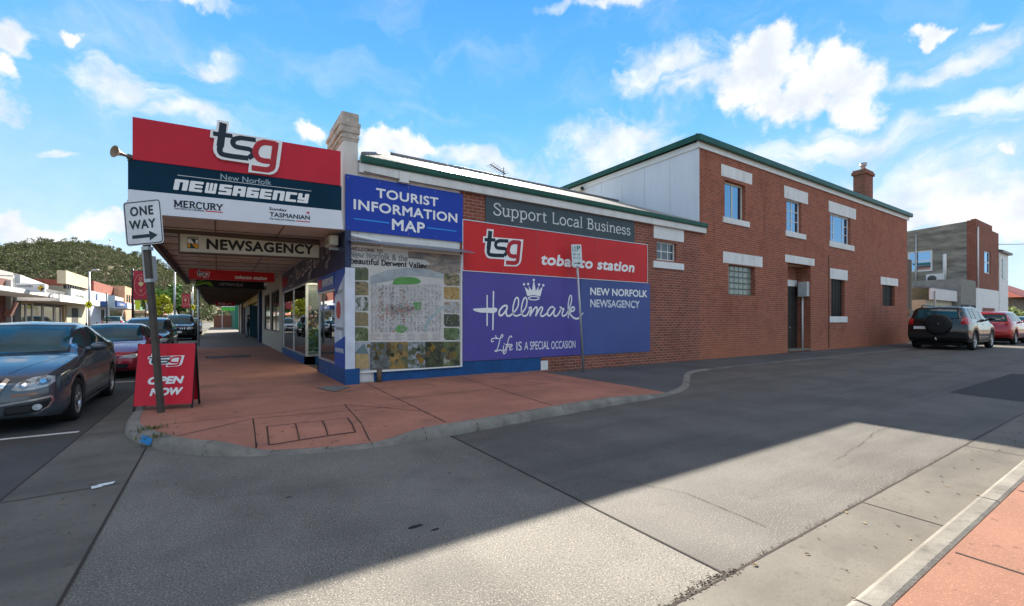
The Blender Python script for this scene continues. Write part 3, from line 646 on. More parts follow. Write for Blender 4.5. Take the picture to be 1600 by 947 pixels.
for k in range(500):
    c = Vector((random.uniform(2.35, 3.5), random.uniform(15.2, 15.75), random.uniform(.5, 1.25))); a = Vector((random.gauss(0, 1), random.gauss(0, 1), random.gauss(0, 1))).normalized()*.07; b = a.orthogonal().normalized()*.03
    mb.add([c-a, c+b, c+a, c-b], [(0, 1, 2, 3)])
mb.build('leaves', island_mat('display_leaf', [(.02, .12, .02), (.05, .22, .04), (.03, .09, .02)]), t, normals=False)['kind'] = 'stuff'
mb = MB()
for k in range(60): mb.ball((random.uniform(2.35, 3.5), random.uniform(15.15, 15.6), random.uniform(1.15, 1.9)), random.uniform(.03, .06), 1, jit=.2)
mb.build('flowers', island_mat('display_flower', [(.6, .1, .08), (.7, .4, .05), (.5, .1, .3), (.6, .6, .5), (.1, .2, .1)]), t)['kind'] = 'stuff'
mb = MB(); mb.box(2.35, 3.5, 15.2, 15.8, .37, .5); mb.build('planter_box', mat('planter', (.5, .5, .3), .6), t)

# awning over the footpath
aw = thing('street_awning', (.5, 18, 3.2), 'flat board awning over the footpath along the newsagency front', 'awning')
mb = MB(); za, zb = 3.315, 3.40
def slab(x0, x1, y0, y1, z0l, z0r, th): mb.add([(x, y, z) for (x, zz) in ((x0, z0l), (x1, z0r)) for y in (y0, y1) for z in (zz, zz+th)], [(0, 1, 3, 2), (4, 6, 7, 5), (0, 4, 5, 1), (2, 3, 7, 6), (0, 2, 6, 4), (1, 5, 7, 3)])
slab(-1.18, 2.22, 9.85, 26.9, za+.01, zb+.01, .1); mb.build('soffit', soffit_m, aw)
mb = MB()
for y in np.arange(11.05, 26.8, 1.2): slab(-1.15, 2.2, y, y+.03, za-.004, zb-.004, .02)
for x in (-.05, 1.1): mb.box(x, x+.025, 9.9, 26.9, za+(x+1.2)*.025-.0, za+(x+1.2)*.025+.012)
mb.build('batten', mat('batten_brown', (.2, .155, .12), .65), aw)
mb = MB(); mb.box(-1.27, -1.17, 9.85, 26.95, 3.22, 3.52); mb.box(-1.17, -1.11, 9.9, 26.9, 3.26, 3.32); mb.build('edge_beam', brown_trim, aw)
mb = MB(); mb.box(-.95, 2.0, 11.35, 11.47, 3.27, 3.36); mb.build('hanger_beam', brown_trim, aw)
a2 = thing('long_awning', (.5, 45, 3.2), 'long awning over the footpath beyond the newsagency with a galvanised post', 'awning')
mb = MB(); slab(-.86, 2.22, 27.0, 61.5, 3.30, 3.34, .12); mb.build('soffit', mat('soffit_grey', (.60, .54, .48), .65, var=.08), a2)
mb = MB()
for y in np.arange(28, 61, 2.4): mb = MB(); mb.box(-.85, 2.2, y, y+.12, 3.16, 3.295); mb.build('beam', brown_trim, a2)
mb = MB(); mb.box(-.96, -.865, 27, 61.5, 3.2, 3.6); mb.build('edge_beam', mat('edge_grey', (.2, .19, .18), .6), a2)
mb = MB(); mb.tube([(-.86, 29.4, .12), (-.86, 29.4, 3.2)], .055, 10); mb.build('post', steel, a2)

# ------------------------------------------------------------ two storey brick building
bb = thing('brick_building', (14.83, 10, 0), 'two storey red brick building along the lane with white lintels and sills', 'building')
holes = [(16.454, 17.908, 5.50, 6.94), (21.257, 22.642, 5.49, 6.97), (25.676, 28.043, 5.454, 6.90), (16.712, 18.658, 2.494, 3.68), (21.363, 23.578, .1, 4.07), (25.729, 27.339, 1.682, 3.57), (32.517, 34.482, 2.335, 3.567)]
mb = MB(); wall_mb(mb, LN, 14.832, 36.6, 0, 7.83, holes, t=.28)
mb.box(36.35, 36.6, 10.28, 18, 0, 7.83); mb.box(14.85, 36.6, 18, 18.2, 0, 7.83); mb.build('wall', brick, bb)
mb = MB()
for (a0, a1, b0, b1) in ((15.0, 36.3, 3.9, 4.0), ): mb.box(a0, a1, 10.3, 18, 4.3, 4.4)
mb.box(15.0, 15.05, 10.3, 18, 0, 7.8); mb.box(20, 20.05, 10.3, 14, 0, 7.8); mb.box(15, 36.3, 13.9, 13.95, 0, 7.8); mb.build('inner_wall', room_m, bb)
for nm, L4 in (('lintel', [(16.216, 18.404, 7.065, 7.521), (21.046, 23.269, 6.942, 7.488), (25.464, 28.74, 6.896, 7.463), (16.342, 19.216, 3.718, 4.158), (21.13, 23.941, 4.086, 4.424), (25.623, 27.688, 3.572, 4.098), (32.228, 34.999, 3.57, 4.023)]),
               ('sill', [(16.311, 18.172, 5.271, 5.498), (21.13, 23.011, 5.246, 5.488), (25.517, 28.434, 5.167, 5.452), (25.49, 27.571, 1.374, 1.68)])):
    for (a0, a1, b0, b1) in L4: bar(bb, nm, LN, a0, a1, b0, b1, lintel_m, -.1, .012 if nm == 'lintel' else .05, bevel=.008)
cream = mat('cream_frame', (.62, .58, .47), .5)
window(bb, LN, 16.454, 17.908, 5.50, 6.94, back=.14, fw=.07, mull=((.5, .07),), m=cream, curtain=(.5, .95))
window(bb, LN, 21.257, 22.642, 5.49, 6.97, back=.12, fw=.07, mull=((.5, .05),), bars=((.05, .95, .36, .03), (.05, .95, .66, .03)), curtain=(.55, .95))
window(bb, LN, 25.676, 28.043, 5.454, 6.90, back=.12, fw=.07, mull=((.28, .05), (.72, .05)), bars=((.03, .27, .36, .03), (.03, .27, .66, .03), (.73, .97, .36, .03), (.73, .97, .66, .03)), curtain=(.3, .5))
gbw = MB()
gm = mat('glass_block', (.20, .23, .19), .12, var=.25, vs=3, spec=.8, bump=.3, bs=9)
for i in range(6):
    for j in range(5):
        a = 16.72+i*.322; b = 2.50+j*.236; gbw.fbox(LN, a+.012, a+.31, b+.012, b+.224, -.22, -.15)
o = gbw.build('glass_block_window', gm, bb, bevel=.03)
mb = MB(); mb.fbox(LN, 16.715, 18.655, 2.497, 3.677, -.25, -.19); mb.build('mortar', mat('block_mortar', (.3, .3, .27), .8), o)
for (a0, a1, b0, b1) in ((25.729, 27.339, 1.682, 3.57), (32.517, 34.482, 2.335, 3.567)):
    mb = MB(); mb.fbox(LN, a0+.002, a1-.002, b0+.002, b1-.002, -.2, -.14); o = mb.build('boarded_window', mat('dark_board', (.028, .026, .024), .5, var=.3), bb)
    mb = MB()
    for k in range(1, 9): x = a0+(a1-a0)*k/9; mb.fbox(LN, x-.008, x+.008, b0+.01, b1-.01, -.141, -.12)
    mb.build('mesh_bar', black_m, o)
# recessed doorway
mb = MB(); mb.box(21.2, 21.36, 10.281, 10.8, .1, 4.07); mb.box(23.58, 23.7, 10.281, 10.8, .1, 4.07); mb.box(22.3, 23.58, 10.66, 10.8, .1, 4.07); mb.box(21.363, 22.3, 10.66, 10.8, 3.42, 4.07); mb.build('porch_wall', brick, bb)
mb = MB(); mb.box(21.363, 23.578, 10.281, 10.66, 4.05, 4.1); mb.build('porch_soffit', soffit_m, bb)
mb = MB(); mb.box(22.32, 23.56, 10.60, 10.658, .14, 3.12); d_ = mb.build('door', mat('door_dark', (.03, .028, .026), .45, var=.25), bb)
mb = MB(); mb.tube([(22.75, 10.53, 1.15), (22.75, 10.60, 1.15)], .035, 10); mb.build('handle', steel, d_)
mb = MB(); mb.box(22.32, 23.56, 10.61, 10.658, 3.125, 3.42); mb.build('transom_panel', wpaint, bb)
mb = MB(); mb.box(21.35, 23.58, 9.9, 10.7, .1, .14); mb.build('doorstep', kerbc, bb)
mb = MB(); mb.box(23.32, 23.575, 10.06, 10.46, 2.62, 3.32); mx_ = mb.build('meter_box', mat('meter_grey', (.45, .47, .45), .5), bb, bevel=.01)
mb = MB(); mb.tube([(23.52, 10.34, .14), (23.52, 10.34, 2.62)], .04, 8); mb.build('conduit', wpaint, mx_)
mb = MB(); mb.tube([(25.46, 9.98, .12), (25.46, 9.98, 4.75)], .018, 6); mb.build('cable', brown_trim, bb)
# white clad side above the shop roof, roof edge, chimney
FGa = FF(14.83)
mb = MB()
ys = [10.0, 11.25, 12.5, 13.75, 15.0, 16.25, 17.5, 18.2]
for y0, y1 in zip(ys[:-1], ys[1:]): mb.box(14.79, 14.832, y0+.006, y1-.006, 4.7, 7.84)
mb.box(14.81, 14.83, 10, 18.2, 4.7, 7.84); mb.build('side_cladding', clad, bb)
mb = MB(); mb.box(14.70, 36.8, 9.94, 9.998, 7.83, 8.05); mb.box(14.74, 14.80, 10, 18.3, 7.83, 8.05); mb.box(36.6, 36.68, 9.99, 18.3, 7.83, 8.05); mb.build('fascia_board', wpaint, bb)
mb = MB(); mb.box(14.58, 37.0, 9.80, 9.94, 8.03, 8.27); mb.box(14.58, 14.74, 9.94, 18.4, 8.06, 8.27); mb.build('gutter', gutter_green, bb, bevel=.03)
mb = MB(); mb.add([(14.6, 9.93, 8.22), (36.9, 9.93, 8.22), (36.9, 18.4, 8.22), (14.6, 18.4, 8.22), (14.6, 9.93, 8.06), (36.9, 9.93, 8.06), (36.9, 18.4, 8.06), (14.6, 18.4, 8.06)], [(0, 1, 2, 3), (4, 5, 6, 7), (0, 1, 5, 4), (1, 2, 6, 5), (2, 3, 7, 6), (3, 0, 4, 7)])
mb.build('roof', mat('roof_green', (.03, .1, .08), .5), bb)
mb = MB(); mb.box(33, 34.2, 11, 11.62, 8.1, 10.45); mb.box(32.92, 34.28, 10.92, 11.7, 10.45, 10.62); mb.box(32.97, 34.23, 10.97, 11.65, 10.62, 10.74); ch = mb.build('chimney', brick_old, bb)
mb = MB(); mb.lathe([(.12, 10.7), (.12, 11.05), (.2, 11.1), (.2, 11.14), (.13, 11.17), (.22, 11.25), (.0, 11.3)], (33.6, 11.3, 0), (0, 0, 1), 12); mb.build('flue', steel, ch)
# ------------------------------------------------------------ lettering of our own: a serif alphabet, the shop logo, a square techno alphabet
def EL(cx, cy, rx, ry, n=18): return ('e', [(cx+rx*math.cos(t), cy+ry*math.sin(t)) for t in np.linspace(0, 2*math.pi, n+1)[:-1]])
SERIF = {
 'S': (.5, [('c', [(.42,.55),(.38,.66),(.25,.7),(.1,.64),(.07,.52),(.18,.41),(.34,.32),(.44,.2),(.38,.05),(.23,-.01),(.08,.05),(.05,.18)])], []),
 'u': (.54, [('c', [(.12,.48),(.12,.14),(.2,0),(.32,.02),(.42,.14)]), ('l', [(.42,.48),(.42,0)])], [(.08,.47),(.38,.47),(.46,.01)]),
 'p': (.55, [('l', [(.12,.48),(.12,-.22)]), ('c', [(.12,.38),(.26,.49),(.42,.42),(.47,.24),(.42,.06),(.28,-.01),(.12,.08)])], [(.12,-.22),(.08,.47)]),
 'o': (.54, [EL(.27,.24,.2,.245)], []),
 'r': (.4, [('l', [(.12,.48),(.12,0)]), ('c', [(.12,.32),(.22,.46),(.36,.47)])], [(.12,.01),(.08,.47)]),
 't': (.36, [('c', [(.16,.62),(.16,.12),(.22,0),(.33,.03)]), ('l', [(.04,.46),(.32,.46)])], []),
 'L': (.55, [('l', [(.14,.7),(.14,.01),(.5,.01),(.5,.13)])], [(.14,.69)]),
 'c': (.48, [('c', [(.42,.38),(.36,.47),(.22,.48),(.09,.38),(.07,.22),(.12,.06),(.26,-.01),(.42,.08)])], []),
 'a': (.5, [('c', [(.1,.4),(.2,.48),(.34,.46),(.38,.34),(.38,0)]), ('c', [(.38,.28),(.2,.26),(.08,.16),(.1,.03),(.22,-.01),(.38,.1)])], [(.42,.01)]),
 'l': (.27, [('l', [(.13,.74),(.13,0)])], [(.13,.01),(.09,.73)]),
 'B': (.58, [('l', [(.13,.7),(.13,0)]), ('c', [(.13,.69),(.34,.69),(.43,.56),(.36,.41),(.13,.37)]), ('c', [(.13,.37),(.38,.36),(.49,.2),(.4,.02),(.13,.01)])], [(.08,.01),(.08,.69)]),
 's': (.42, [('c', [(.35,.38),(.28,.47),(.16,.47),(.08,.38),(.14,.28),(.28,.22),(.36,.12),(.29,.01),(.16,0),(.06,.1)])], []),
 'i': (.27, [('l', [(.13,.48),(.13,0)]), ('l', [(.13,.6),(.13,.68)])], [(.13,.01),(.09,.47)]),
 'n': (.56, [('l', [(.12,.48),(.12,0)]), ('c', [(.12,.32),(.24,.47),(.36,.47),(.44,.36),(.44,0)])], [(.12,.01),(.44,.01),(.08,.47)]),
 'e': (.5, [('c', [(.08,.25),(.43,.27),(.4,.42),(.26,.49),(.12,.42),(.07,.24),(.13,.05),(.28,-.01),(.43,.08)])], []),
 'N': (.68, [('l', [(.12,0),(.12,.7)]), ('l', [(.12,.7),(.54,0)]), ('l', [(.54,0),(.54,.7)])], [(.12,.01),(.54,.69),(.08,.69)]),
 'w': (.7, [('l', [(.05,.48),(.2,0)]), ('l', [(.2,0),(.35,.44)]), ('l', [(.35,.44),(.5,0)]), ('l', [(.5,0),(.65,.48)])], [(.07,.47),(.64,.47)]),
 'f': (.34, [('c', [(.34,.68),(.24,.74),(.15,.66),(.14,.5),(.14,0)]), ('l', [(.03,.46),(.3,.46)])], [(.14,.01)]),
 'k': (.52, [('l', [(.12,.74),(.12,0)]), ('l', [(.45,.48),(.12,.22)]), ('l', [(.22,.3),(.47,0)])], [(.12,.01),(.45,.01),(.08,.73)]),
 '&': (.62, [('c', [(.58,0),(.2,.45),(.18,.6),(.3,.7),(.4,.6),(.34,.45),(.1,.25),(.1,.05),(.25,-.01),(.45,.1),(.55,.3)])], []),
 'h': (.56, [('l', [(.12,.74),(.12,0)]), ('c', [(.12,.32),(.24,.47),(.36,.47),(.44,.36),(.44,0)])], [(.12,.01),(.44,.01),(.08,.73)]),
 'b': (.55, [('l', [(.12,.74),(.12,0)]), ('c', [(.12,.38),(.26,.49),(.42,.42),(.47,.24),(.42,.06),(.28,-.01),(.12,.08)])], [(.08,.73)]),
 'd': (.55, [('l', [(.43,.74),(.43,0)]), ('c', [(.43,.38),(.3,.49),(.13,.42),(.08,.24),(.13,.06),(.28,-.01),(.43,.1)])], [(.46,.01),(.39,.73)]),
 'D': (.66, [('l', [(.13,.7),(.13,0)]), ('c', [(.13,.69),(.4,.68),(.56,.5),(.57,.2),(.4,.02),(.13,.01)])], [(.08,.01),(.08,.69)]),
 'V': (.64, [('l', [(.05,.7),(.32,0)]), ('l', [(.32,0),(.59,.7)])], [(.06,.69),(.58,.69)]),
 'y': (.5, [('l', [(.06,.48),(.26,.02)]), ('l', [(.46,.48),(.2,-.2),(.08,-.2)])], [(.06,.47),(.46,.47)]),
 'M': (.82, [('l', [(.12,0),(.14,.7)]), ('l', [(.14,.7),(.4,.08)]), ('l', [(.4,.08),(.67,.7)]), ('l', [(.67,.7),(.69,0)])], [(.12,.01),(.69,.01),(.1,.69),(.7,.69)]),
 'E': (.56, [('l', [(.13,.7),(.13,0)]), ('l', [(.13,.69),(.48,.69)]), ('l', [(.13,.36),(.42,.36)]), ('l', [(.13,.01),(.5,.01)])], [(.09,.01),(.09,.69)]),
 'R': (.62, [('l', [(.13,.7),(.13,0)]), ('c', [(.13,.69),(.36,.69),(.46,.54),(.38,.38),(.13,.35)]), ('l', [(.3,.36),(.54,0)])], [(.13,.01),(.55,.01),(.09,.69)]),
 'C': (.62, [('c', [(.54,.54),(.46,.67),(.32,.7),(.15,.61),(.08,.4),(.1,.18),(.22,.02),(.38,-.01),(.55,.12)])], []),
 'U': (.68, [('c', [(.13,.7),(.13,.2),(.22,.03),(.36,-.01),(.49,.05),(.55,.2),(.55,.7)])], [(.13,.69),(.55,.69)]),
 'Y': (.62, [('l', [(.05,.7),(.31,.34)]), ('l', [(.57,.7),(.31,.34)]), ('l', [(.31,.34),(.31,0)])], [(.31,.01),(.06,.69),(.56,.69)]),
 'W': (.92, [('l', [(.05,.7),(.25,0)]), ('l', [(.25,0),(.46,.66)]), ('l', [(.46,.66),(.66,0)]), ('l', [(.66,0),(.87,.7)])], [(.06,.69),(.86,.69)]),
 'O': (.7, [EL(.35,.35,.27,.355)], []), 'T': (.58, [('l', [(.29,.7),(.29,0)]), ('l', [(.06,.69),(.52,.69)])], [(.29,.01)]),
 'm': (.8, [('l', [(.12,.48),(.12,0)]), ('c', [(.12,.32),(.22,.47),(.33,.46),(.4,.34),(.4,0)]), ('c', [(.4,.32),(.5,.47),(.61,.46),(.68,.34),(.68,0)])], [(.12,.01),(.4,.01),(.68,.01),(.08,.47)]),
 ' ': (.3, [], []),
}
def serif_text(parent, txt, fr, a0, a1, base, cap, m, w=.07, sw=.17, lift=.004, tilt=0.0):
    tot = sum(SERIF[c][0] for c in txt); sx = (a1-a0)/tot; sy = cap/.7; x = 0; mb = MB(); k = 0
    loc = Frame(fr.p(a0, base), fr.u*sx+fr.v*tilt*sx, fr.v*sy, fr.n)
    for ch in txt:
        adv, st, se = SERIF[ch]
        for kind, pts in st:
            mb.stroke([(p[0]+x, p[1]) for p in pts], w, loc, lift+.00025*(k % 9), curve=kind == 'c', closed=kind == 'e'); k += 1
        for (sx_, sy_) in se: mb.stroke([(x+sx_-sw/2, sy_), (x+sx_+sw/2, sy_)], w*.6, loc, lift+.00025*(k % 9)+.002); k += 1
        x += adv
    return mb.build('lettering', m, parent, normals=False)
def TB(xl, yt, yb, xr, ox, oy, s, y=10.0):
    a0, b1 = W(ox+xl/s, oy+yt/s, y); _, b0 = W(ox+xl/s, oy+yb/s, y); a1, _ = W(ox+xr/s, oy+yb/s, y); return a0, a1, b0, b1
# the shop's three letter logo, measured on its own plane and brought to a unit box
def LG(pts): return [W(320+x/9.47, 180+y/9.47, 9.75) for x, y in pts]
_back = LG([(185,85),(365,115),(345,262),(1145,395),(1125,560),(1095,770),(1070,835),(1020,875),(960,890),(640,852),(655,725),(250,665),(180,630),(135,560),(122,500),(142,350),(75,338),(90,215),(165,228)])
_bx0, _bx1 = min(p[0] for p in _back), max(p[0] for p in _back); _bz0, _bz1 = min(p[1] for p in _back), max(p[1] for p in _back)
def _nm(pts): return [((x-_bx0)/(_bx1-_bx0), (z-_bz0)/(_bz1-_bz0)) for x, z in pts]
LOGO = dict(back=_nm(_back),
  stem=_nm(LG([(272,132),(262,230),(250,300),(228,480)])), foot=_nm(LG(spline([(228,470),(222,540),(250,585),(310,605)])+[(430,625),(640,650)])),
  cross=_nm(LG([(122,286),(410,325)])),
  ess=_nm(LG([(752,382),(530,350)]))+_nm(LG(spline([(530,350),(440,370),(415,425),(450,475),(540,497)])))+_nm(LG(spline([(650,515),(700,545),(705,600),(640,650)]))),
  bowl=_nm(LG([(1050,440),(880,415)]))+_nm(LG(spline([(880,415),(790,450),(745,560),(790,655),(880,690)])))+_nm(LG([(965,697)])),
  tail=_nm(LG([(1047,412),(1010,690)]))+_nm(LG(spline([(1010,690),(990,790),(920,822)])))+_nm(LG([(690,790)])))
def shop_logo(parent, fr, a0, a1, b0, b1, thick=.004, gm=None, base=0.003):
    w, h = a1-a0, b1-b0; f = lambda pts: [(a0+x*w, b0+y*h) for x, y in pts]; lw = h*.100
    mb = MB(); mb.prism(f(LOGO['back']), fr, base, base+thick); mb.build('logo_plate', txt_white, parent)
    mb = MB(); z = base+thick+.002
    for i, (n, k) in enumerate((('stem', 1.32), ('cross', .92), ('foot', 1.05), ('ess', .98))): mb.stroke(f(LOGO[n]), lw*k, fr, z+.0006*i)
    mb.build('logo_letters', logo_navy, parent, normals=False)
    mb = MB()
    for i, (n, k) in enumerate((('bowl', 1.18), ('tail', 1.18))): mb.stroke(f(LOGO[n]), lw*k, fr, z+.003+.0006*i)
    mb.build('logo_letter', gm or logo_red, parent, normals=False)
TECH = {'N': [[(0,0),(0,1),(1,1),(1,0)]], 'E': [[(1,1),(0,1),(0,0),(1,0)], [(0,.5),(.95,.5)]], 'W': [[(0,1),(0,0),(1,0),(1,1)], [(.5,1),(.5,0)]],
        'S': [[(1,1),(0,1),(0,.5),(1,.5),(1,0),(0,0)]], 'A': [[(0,0),(0,1),(1,1),(1,0)], [(0,.38),(1,.38)]], 'G': [[(1,1),(0,1),(0,0),(1,0),(1,.5),(.55,.5)]],
        'C': [[(1,1),(0,1),(0,0),(1,0)]], 'Y': [[(0,1),(0,.42),(1,.42)], [(1,1),(1,0),(0,0)]]}
def tech_text(parent, txt, fr, a0, a1, b0, b1, m, lift, tilt, shear=.16):
    mb = MB(); n = len(txt); cw = (a1-a0-shear*(b1-b0))/n; h = b1-b0; loc = Frame(fr.p(a0, b0), fr.u+fr.v*tilt, fr.v+fr.u*shear, fr.n); st = .34*h; k = 0
    for i, ch in enumerate(txt):
        for pl in TECH[ch]:
            wv, wh = .40*h, .25*h; x0, x1 = i*cw+wv*.5, (i+.90)*cw-wv*.5; wv = wv*(.6 if ch == 'W' else 1)
            Q = [(x0+(x1-x0)*x, wh*.5+(h-wh)*y) for x, y in pl]
            for (ax, ay), (bx, by) in zip(Q[:-1], Q[1:]):
                ver = abs(ax-bx) < abs(ay-by); p, q, r_, t_ = (ax-wv/2, ax+wv/2, min(ay, by)-wh/2, max(ay, by)+wh/2) if ver else (min(ax, bx)-wv/2, max(ax, bx)+wv/2, ay-wh/2, ay+wh/2)
                c_ = .05*h; mb.prism([(p+c_, r_), (q-c_, r_), (q, r_+c_), (q, t_-c_), (q-c_, t_), (p+c_, t_), (p, t_-c_), (p, r_+c_)], loc, lift+.0004*(k % 7)); k += 1
    return mb.build('lettering', m, parent, normals=False)

# ------------------------------------------------------------ signs
F975 = FW(9.75)
s = thing('awning_sign', (.5, 9.78, 3.3), 'tall red, navy and white newsagency sign on the end of the awning', 'sign')
mb = MB(); mb.prism([(-1.19, 4.19), (2.14, 4.295), (2.14, 5.01), (-1.19, 4.90)], F975, -.06, 0); mb.build('red_panel', red_sign, s)
mb = MB(); mb.prism([(-1.25, 3.682), (2.16, 3.782), (2.16, 4.29), (-1.25, 4.185)], F975, -.10, -.012); mb.build('navy_panel', mat('sign_navy', (.004, .030, .056), .5, spec=.08, var=.2, vs=.8), s)
mb = MB(); mb.prism([(-1.25, 3.295), (2.19, 3.39), (2.16, 3.78), (-1.25, 3.68)], F975, -.10, -.006); mb.build('white_panel', mat('sign_white', (.68, .70, .74), .4, var=.03), s)
mb = MB(); mb.fbox(F975, -1.2, 2.1, 3.9, 4.0, -.2, -.102); mb.fbox(F975, -1.0, -.94, 3.3, 4.85, -.16, -.102); mb.fbox(F975, .5, .56, 3.4, 4.85, -.16, -.102); mb.fbox(F975, 1.8, 1.86, 3.4, 4.85, -.16, -.102); mb.build('bracing', steel, s)
shop_logo(s, F975, _bx0, _bx1, _bz0, _bz1, thick=.05, base=.002)
x0, x1, z0, z1 = TB(693, 468, 505, 1028, 180, 160, 4.208, 9.75); TL = .03
lettering(s, 'New Norfolk', F975, x0, x1, z0, z1, mat('pale_blue_grey', (.35, .43, .48), .5), -.008, tilt=TL)
x0, x1, z0, z1 = TB(380, 500, 572, 1285, 180, 160, 4.208, 9.75)
tech_text(s, 'NEWSAGENCY', F975, x0, x1, z0, z1, txt_white, -.008, TL)
a, b = W(180+410/4.208, 160+477/4.208, 9.75); a2_, b2 = W(180+1290/4.208, 160+583/4.208, 9.75)
mb = MB(); mb.stroke([(a, b), (a2_, b2)], .008, F975, -.009); mb.build('thin_rule', txt_white, s, normals=False)
x0, x1, z0, z1 = TB(78, 262, 330, 612, 260, 275, 6.957, 9.75); serif_text(s, 'MERCURY', F975, x0, x1, z0, z1-z0, logo_navy, w=.15, sw=.24, lift=-.003, tilt=TL)
x0, x1, z0, z1 = TB(80, 342, 360, 412, 260, 275, 6.957, 9.75); lettering(s, 'THE VOICE OF TASMANIA', F975, x0, x1, z0, z1, logo_navy, -.003, bold=.015, tilt=TL)
x0, x1, z0, z1 = TB(1118, 338, 378, 1310, 260, 275, 6.957, 9.75); lettering(s, 'Sunday', F975, x0, x1, z0, z1, logo_navy, -.003, bold=.015, tilt=TL)
x0, x1, z0, z1 = TB(1122, 390, 440, 1560, 260, 275, 6.957, 9.75); lettering(s, 'TASMANIAN', F975, x0, x1, z0, z1, logo_navy, -.003, bold=.02, tilt=TL)
x0, x1, z0, z1 = TB(1120, 455, 472, 1400, 260, 275, 6.957, 9.75); lettering(s, 'THE VOICE OF TASMANIA', F975, x0, x1, z0, z1, logo_navy, -.003, bold=.015, tilt=TL)
P_ = lambda x, y: W(260+x/6.957, 275+y/6.957, 9.75)
mb = MB(); mb.stroke([P_(425, 380), P_(612, 396)], .018, F975, -.003); mb.stroke([P_(1410, 488), P_(1562, 500)], .018, F975, -.003)
mb.stroke([P_(1528, 392), P_(1540, 404), P_(1552, 392)], .03, F975, -.003); mb.build('red_underline', red_sign, s, normals=False)
def box_sign(name, fr, a0, a1, b0, b1, th, m, edge, label, cat='sign', group=None, tilt=0.0, rim=.025):
    r = thing(name, fr.p((a0+a1)/2, b0, -th/2), label, cat, group); d = tilt*(a1-a0)
    mb = MB(); mb.prism([(a0, b0), (a1, b0+d), (a1, b1+d), (a0, b1)], fr, -th, 0); mb.build('sign_panel', m, r)
    if a1-a0 > 2.7 and cat == 'sign' and name == 'wall_sign':
        n_ = int((a1-a0)/2.3)
        for k in range(1, n_+1):
            a = a0+(a1-a0)*k/(n_+1); mb = MB(); mb.stroke([(a, b0), (a+.001, b1)], .007, fr, .0014); mb.build('sheet_joint', mat('joint_grey', (.12, .11, .13), .6), r, normals=False)
        mb = MB()
        for k in range(n_*2+3):
            for bb_ in (b0+.06, b1-.06):
                a = a0+.06+(a1-a0-.12)*k/(n_*2+2); mb.prism([(a+.012*math.cos(t), bb_+.012*math.sin(t)) for t in np.linspace(0, 6.28, 7)[:-1]], fr, .002, .005)
        mb.build('screw', mat('screw_grey', (.25, .24, .25), .5, metal=.3), r)['kind'] = 'stuff'
    if edge:
        mb = MB()
        for (p, q, u, v) in ((a0-rim, a1+rim, b0-rim, b0), (a0-rim, a1+rim, b1, b1+rim)):
            mb.prism([(p, u), (q, u+d), (q, v+d), (p, v)], fr, -th-.004, .012)
        mb.prism([(a0-rim, b0), (a0, b0), (a0, b1), (a0-rim, b1)], fr, -th-.004, .012); mb.prism([(a1, b0+d), (a1+rim, b0+d), (a1+rim, b1+d), (a1, b1+d)], fr, -th-.004, .012)
        mb.build('frame', edge, r)
    return r
FH = FW(11.4)
s = box_sign('hanging_sign', FH, -.645, 2.01, 2.905, 3.285, .2, mat('sign_cream', (.62, .59, .47), .5, var=.06), brown_trim, 'cream hanging sign reading NEWSAGENCY in bold black under the awning', group='signs hung under the awning', tilt=.026)
u_ = lambda x: -.645+(x-65)/(1355-65)*2.655
lettering(s, 'NEWSAGENCY', FH, u_(283), u_(1295), 2.985, 3.215, txt_black, .006, bold=.028, tilt=.026, space=1.08)
mb = MB(); mb.fbox(FH, u_(124), u_(216), 2.985, 3.185, .001, .006); mb.fbox(FH, u_(124), u_(216), 3.2, 3.215, .001, .006); mb.build('emblem', mat('emblem_green', (.01, .06, .045), .5), s)
mb = MB(); mb.stroke([(u_(138), 3.0), (u_(138), 3.08)], .045, FH, .008); mb.stroke([(u_(203), 3.0), (u_(203), 3.08)], .045, FH, .008); mb.stroke([(u_(172), 3.08), (u_(203), 3.0)], .045, FH, .009); mb.build('emblem_orange', mat('emblem_orange', (.75, .33, .02), .5), s, normals=False)
mb = MB(); mb.stroke([(u_(138), 3.09), (u_(138), 3.17)], .045, FH, .008); mb.stroke([(u_(203), 3.09), (u_(203), 3.17)], .045, FH, .008); mb.stroke([(u_(138), 3.17), (u_(170), 3.09)], .045, FH, .009); mb.build('emblem_white', txt_white, s, normals=False)
FT = FW(17.0)
s = box_sign('hanging_sign', FT, -.745, 1.6, 2.775, 3.085, .2, mat('sign_red_hang', (.5, .01, .012), .4), None, 'bright red hanging tobacco station sign under the awning', group='signs hung under the awning')
shop_logo(s, FT, -.745+2.345*.088, -.745+2.345*.23, 2.81, 3.055)
lettering(s, 'tobacco station', FT, -.745+2.345*.515, -.745+2.345*.905, 2.83, 2.95, txt_white, .006, bold=.025, shear=.18)
mb = MB(); mb.tube([(-.5, 17.1, 3.08), (-.5, 17.1, 3.35)], .012, 6); mb.tube([(1.4, 17.1, 3.08), (1.4, 17.1, 3.38)], .012, 6); mb.build('hanger_rod', steel, s)
FV = FW(23.0)
s = box_sign('hanging_sign', FV, -.775, 1.745, 2.87, 3.24, .18, mat('sign_black', (.012, .012, .012), .4), None, 'black hanging vet sign with green swoosh behind the red one', group='signs hung under the awning')
sw = mat('swoosh_green', (.16, .34, .03), .5); mb = MB()
mb.prism([(-.775, 2.9)]+spline([(-.775, 2.99), (-.45, 3.12), (-.25, 3.1), (-.15, 2.9)], 5)+spline([(-.3, 2.96), (-.45, 3.03), (-.775, 2.9)], 5)[:-1], FV, .003, .006); mb.prism([(-.775, 3.05), (-.4, 3.2), (-.5, 3.2), (-.775, 3.1)], FV, .003, .006); mb.build('swoosh', sw, s)
lettering(s, 'VETINN ELK', FV, .05, .95, 2.98, 3.1, mat('sign_grey_text', (.35, .35, .33), .5), .005, bold=.01)
FP = FW(46.0)
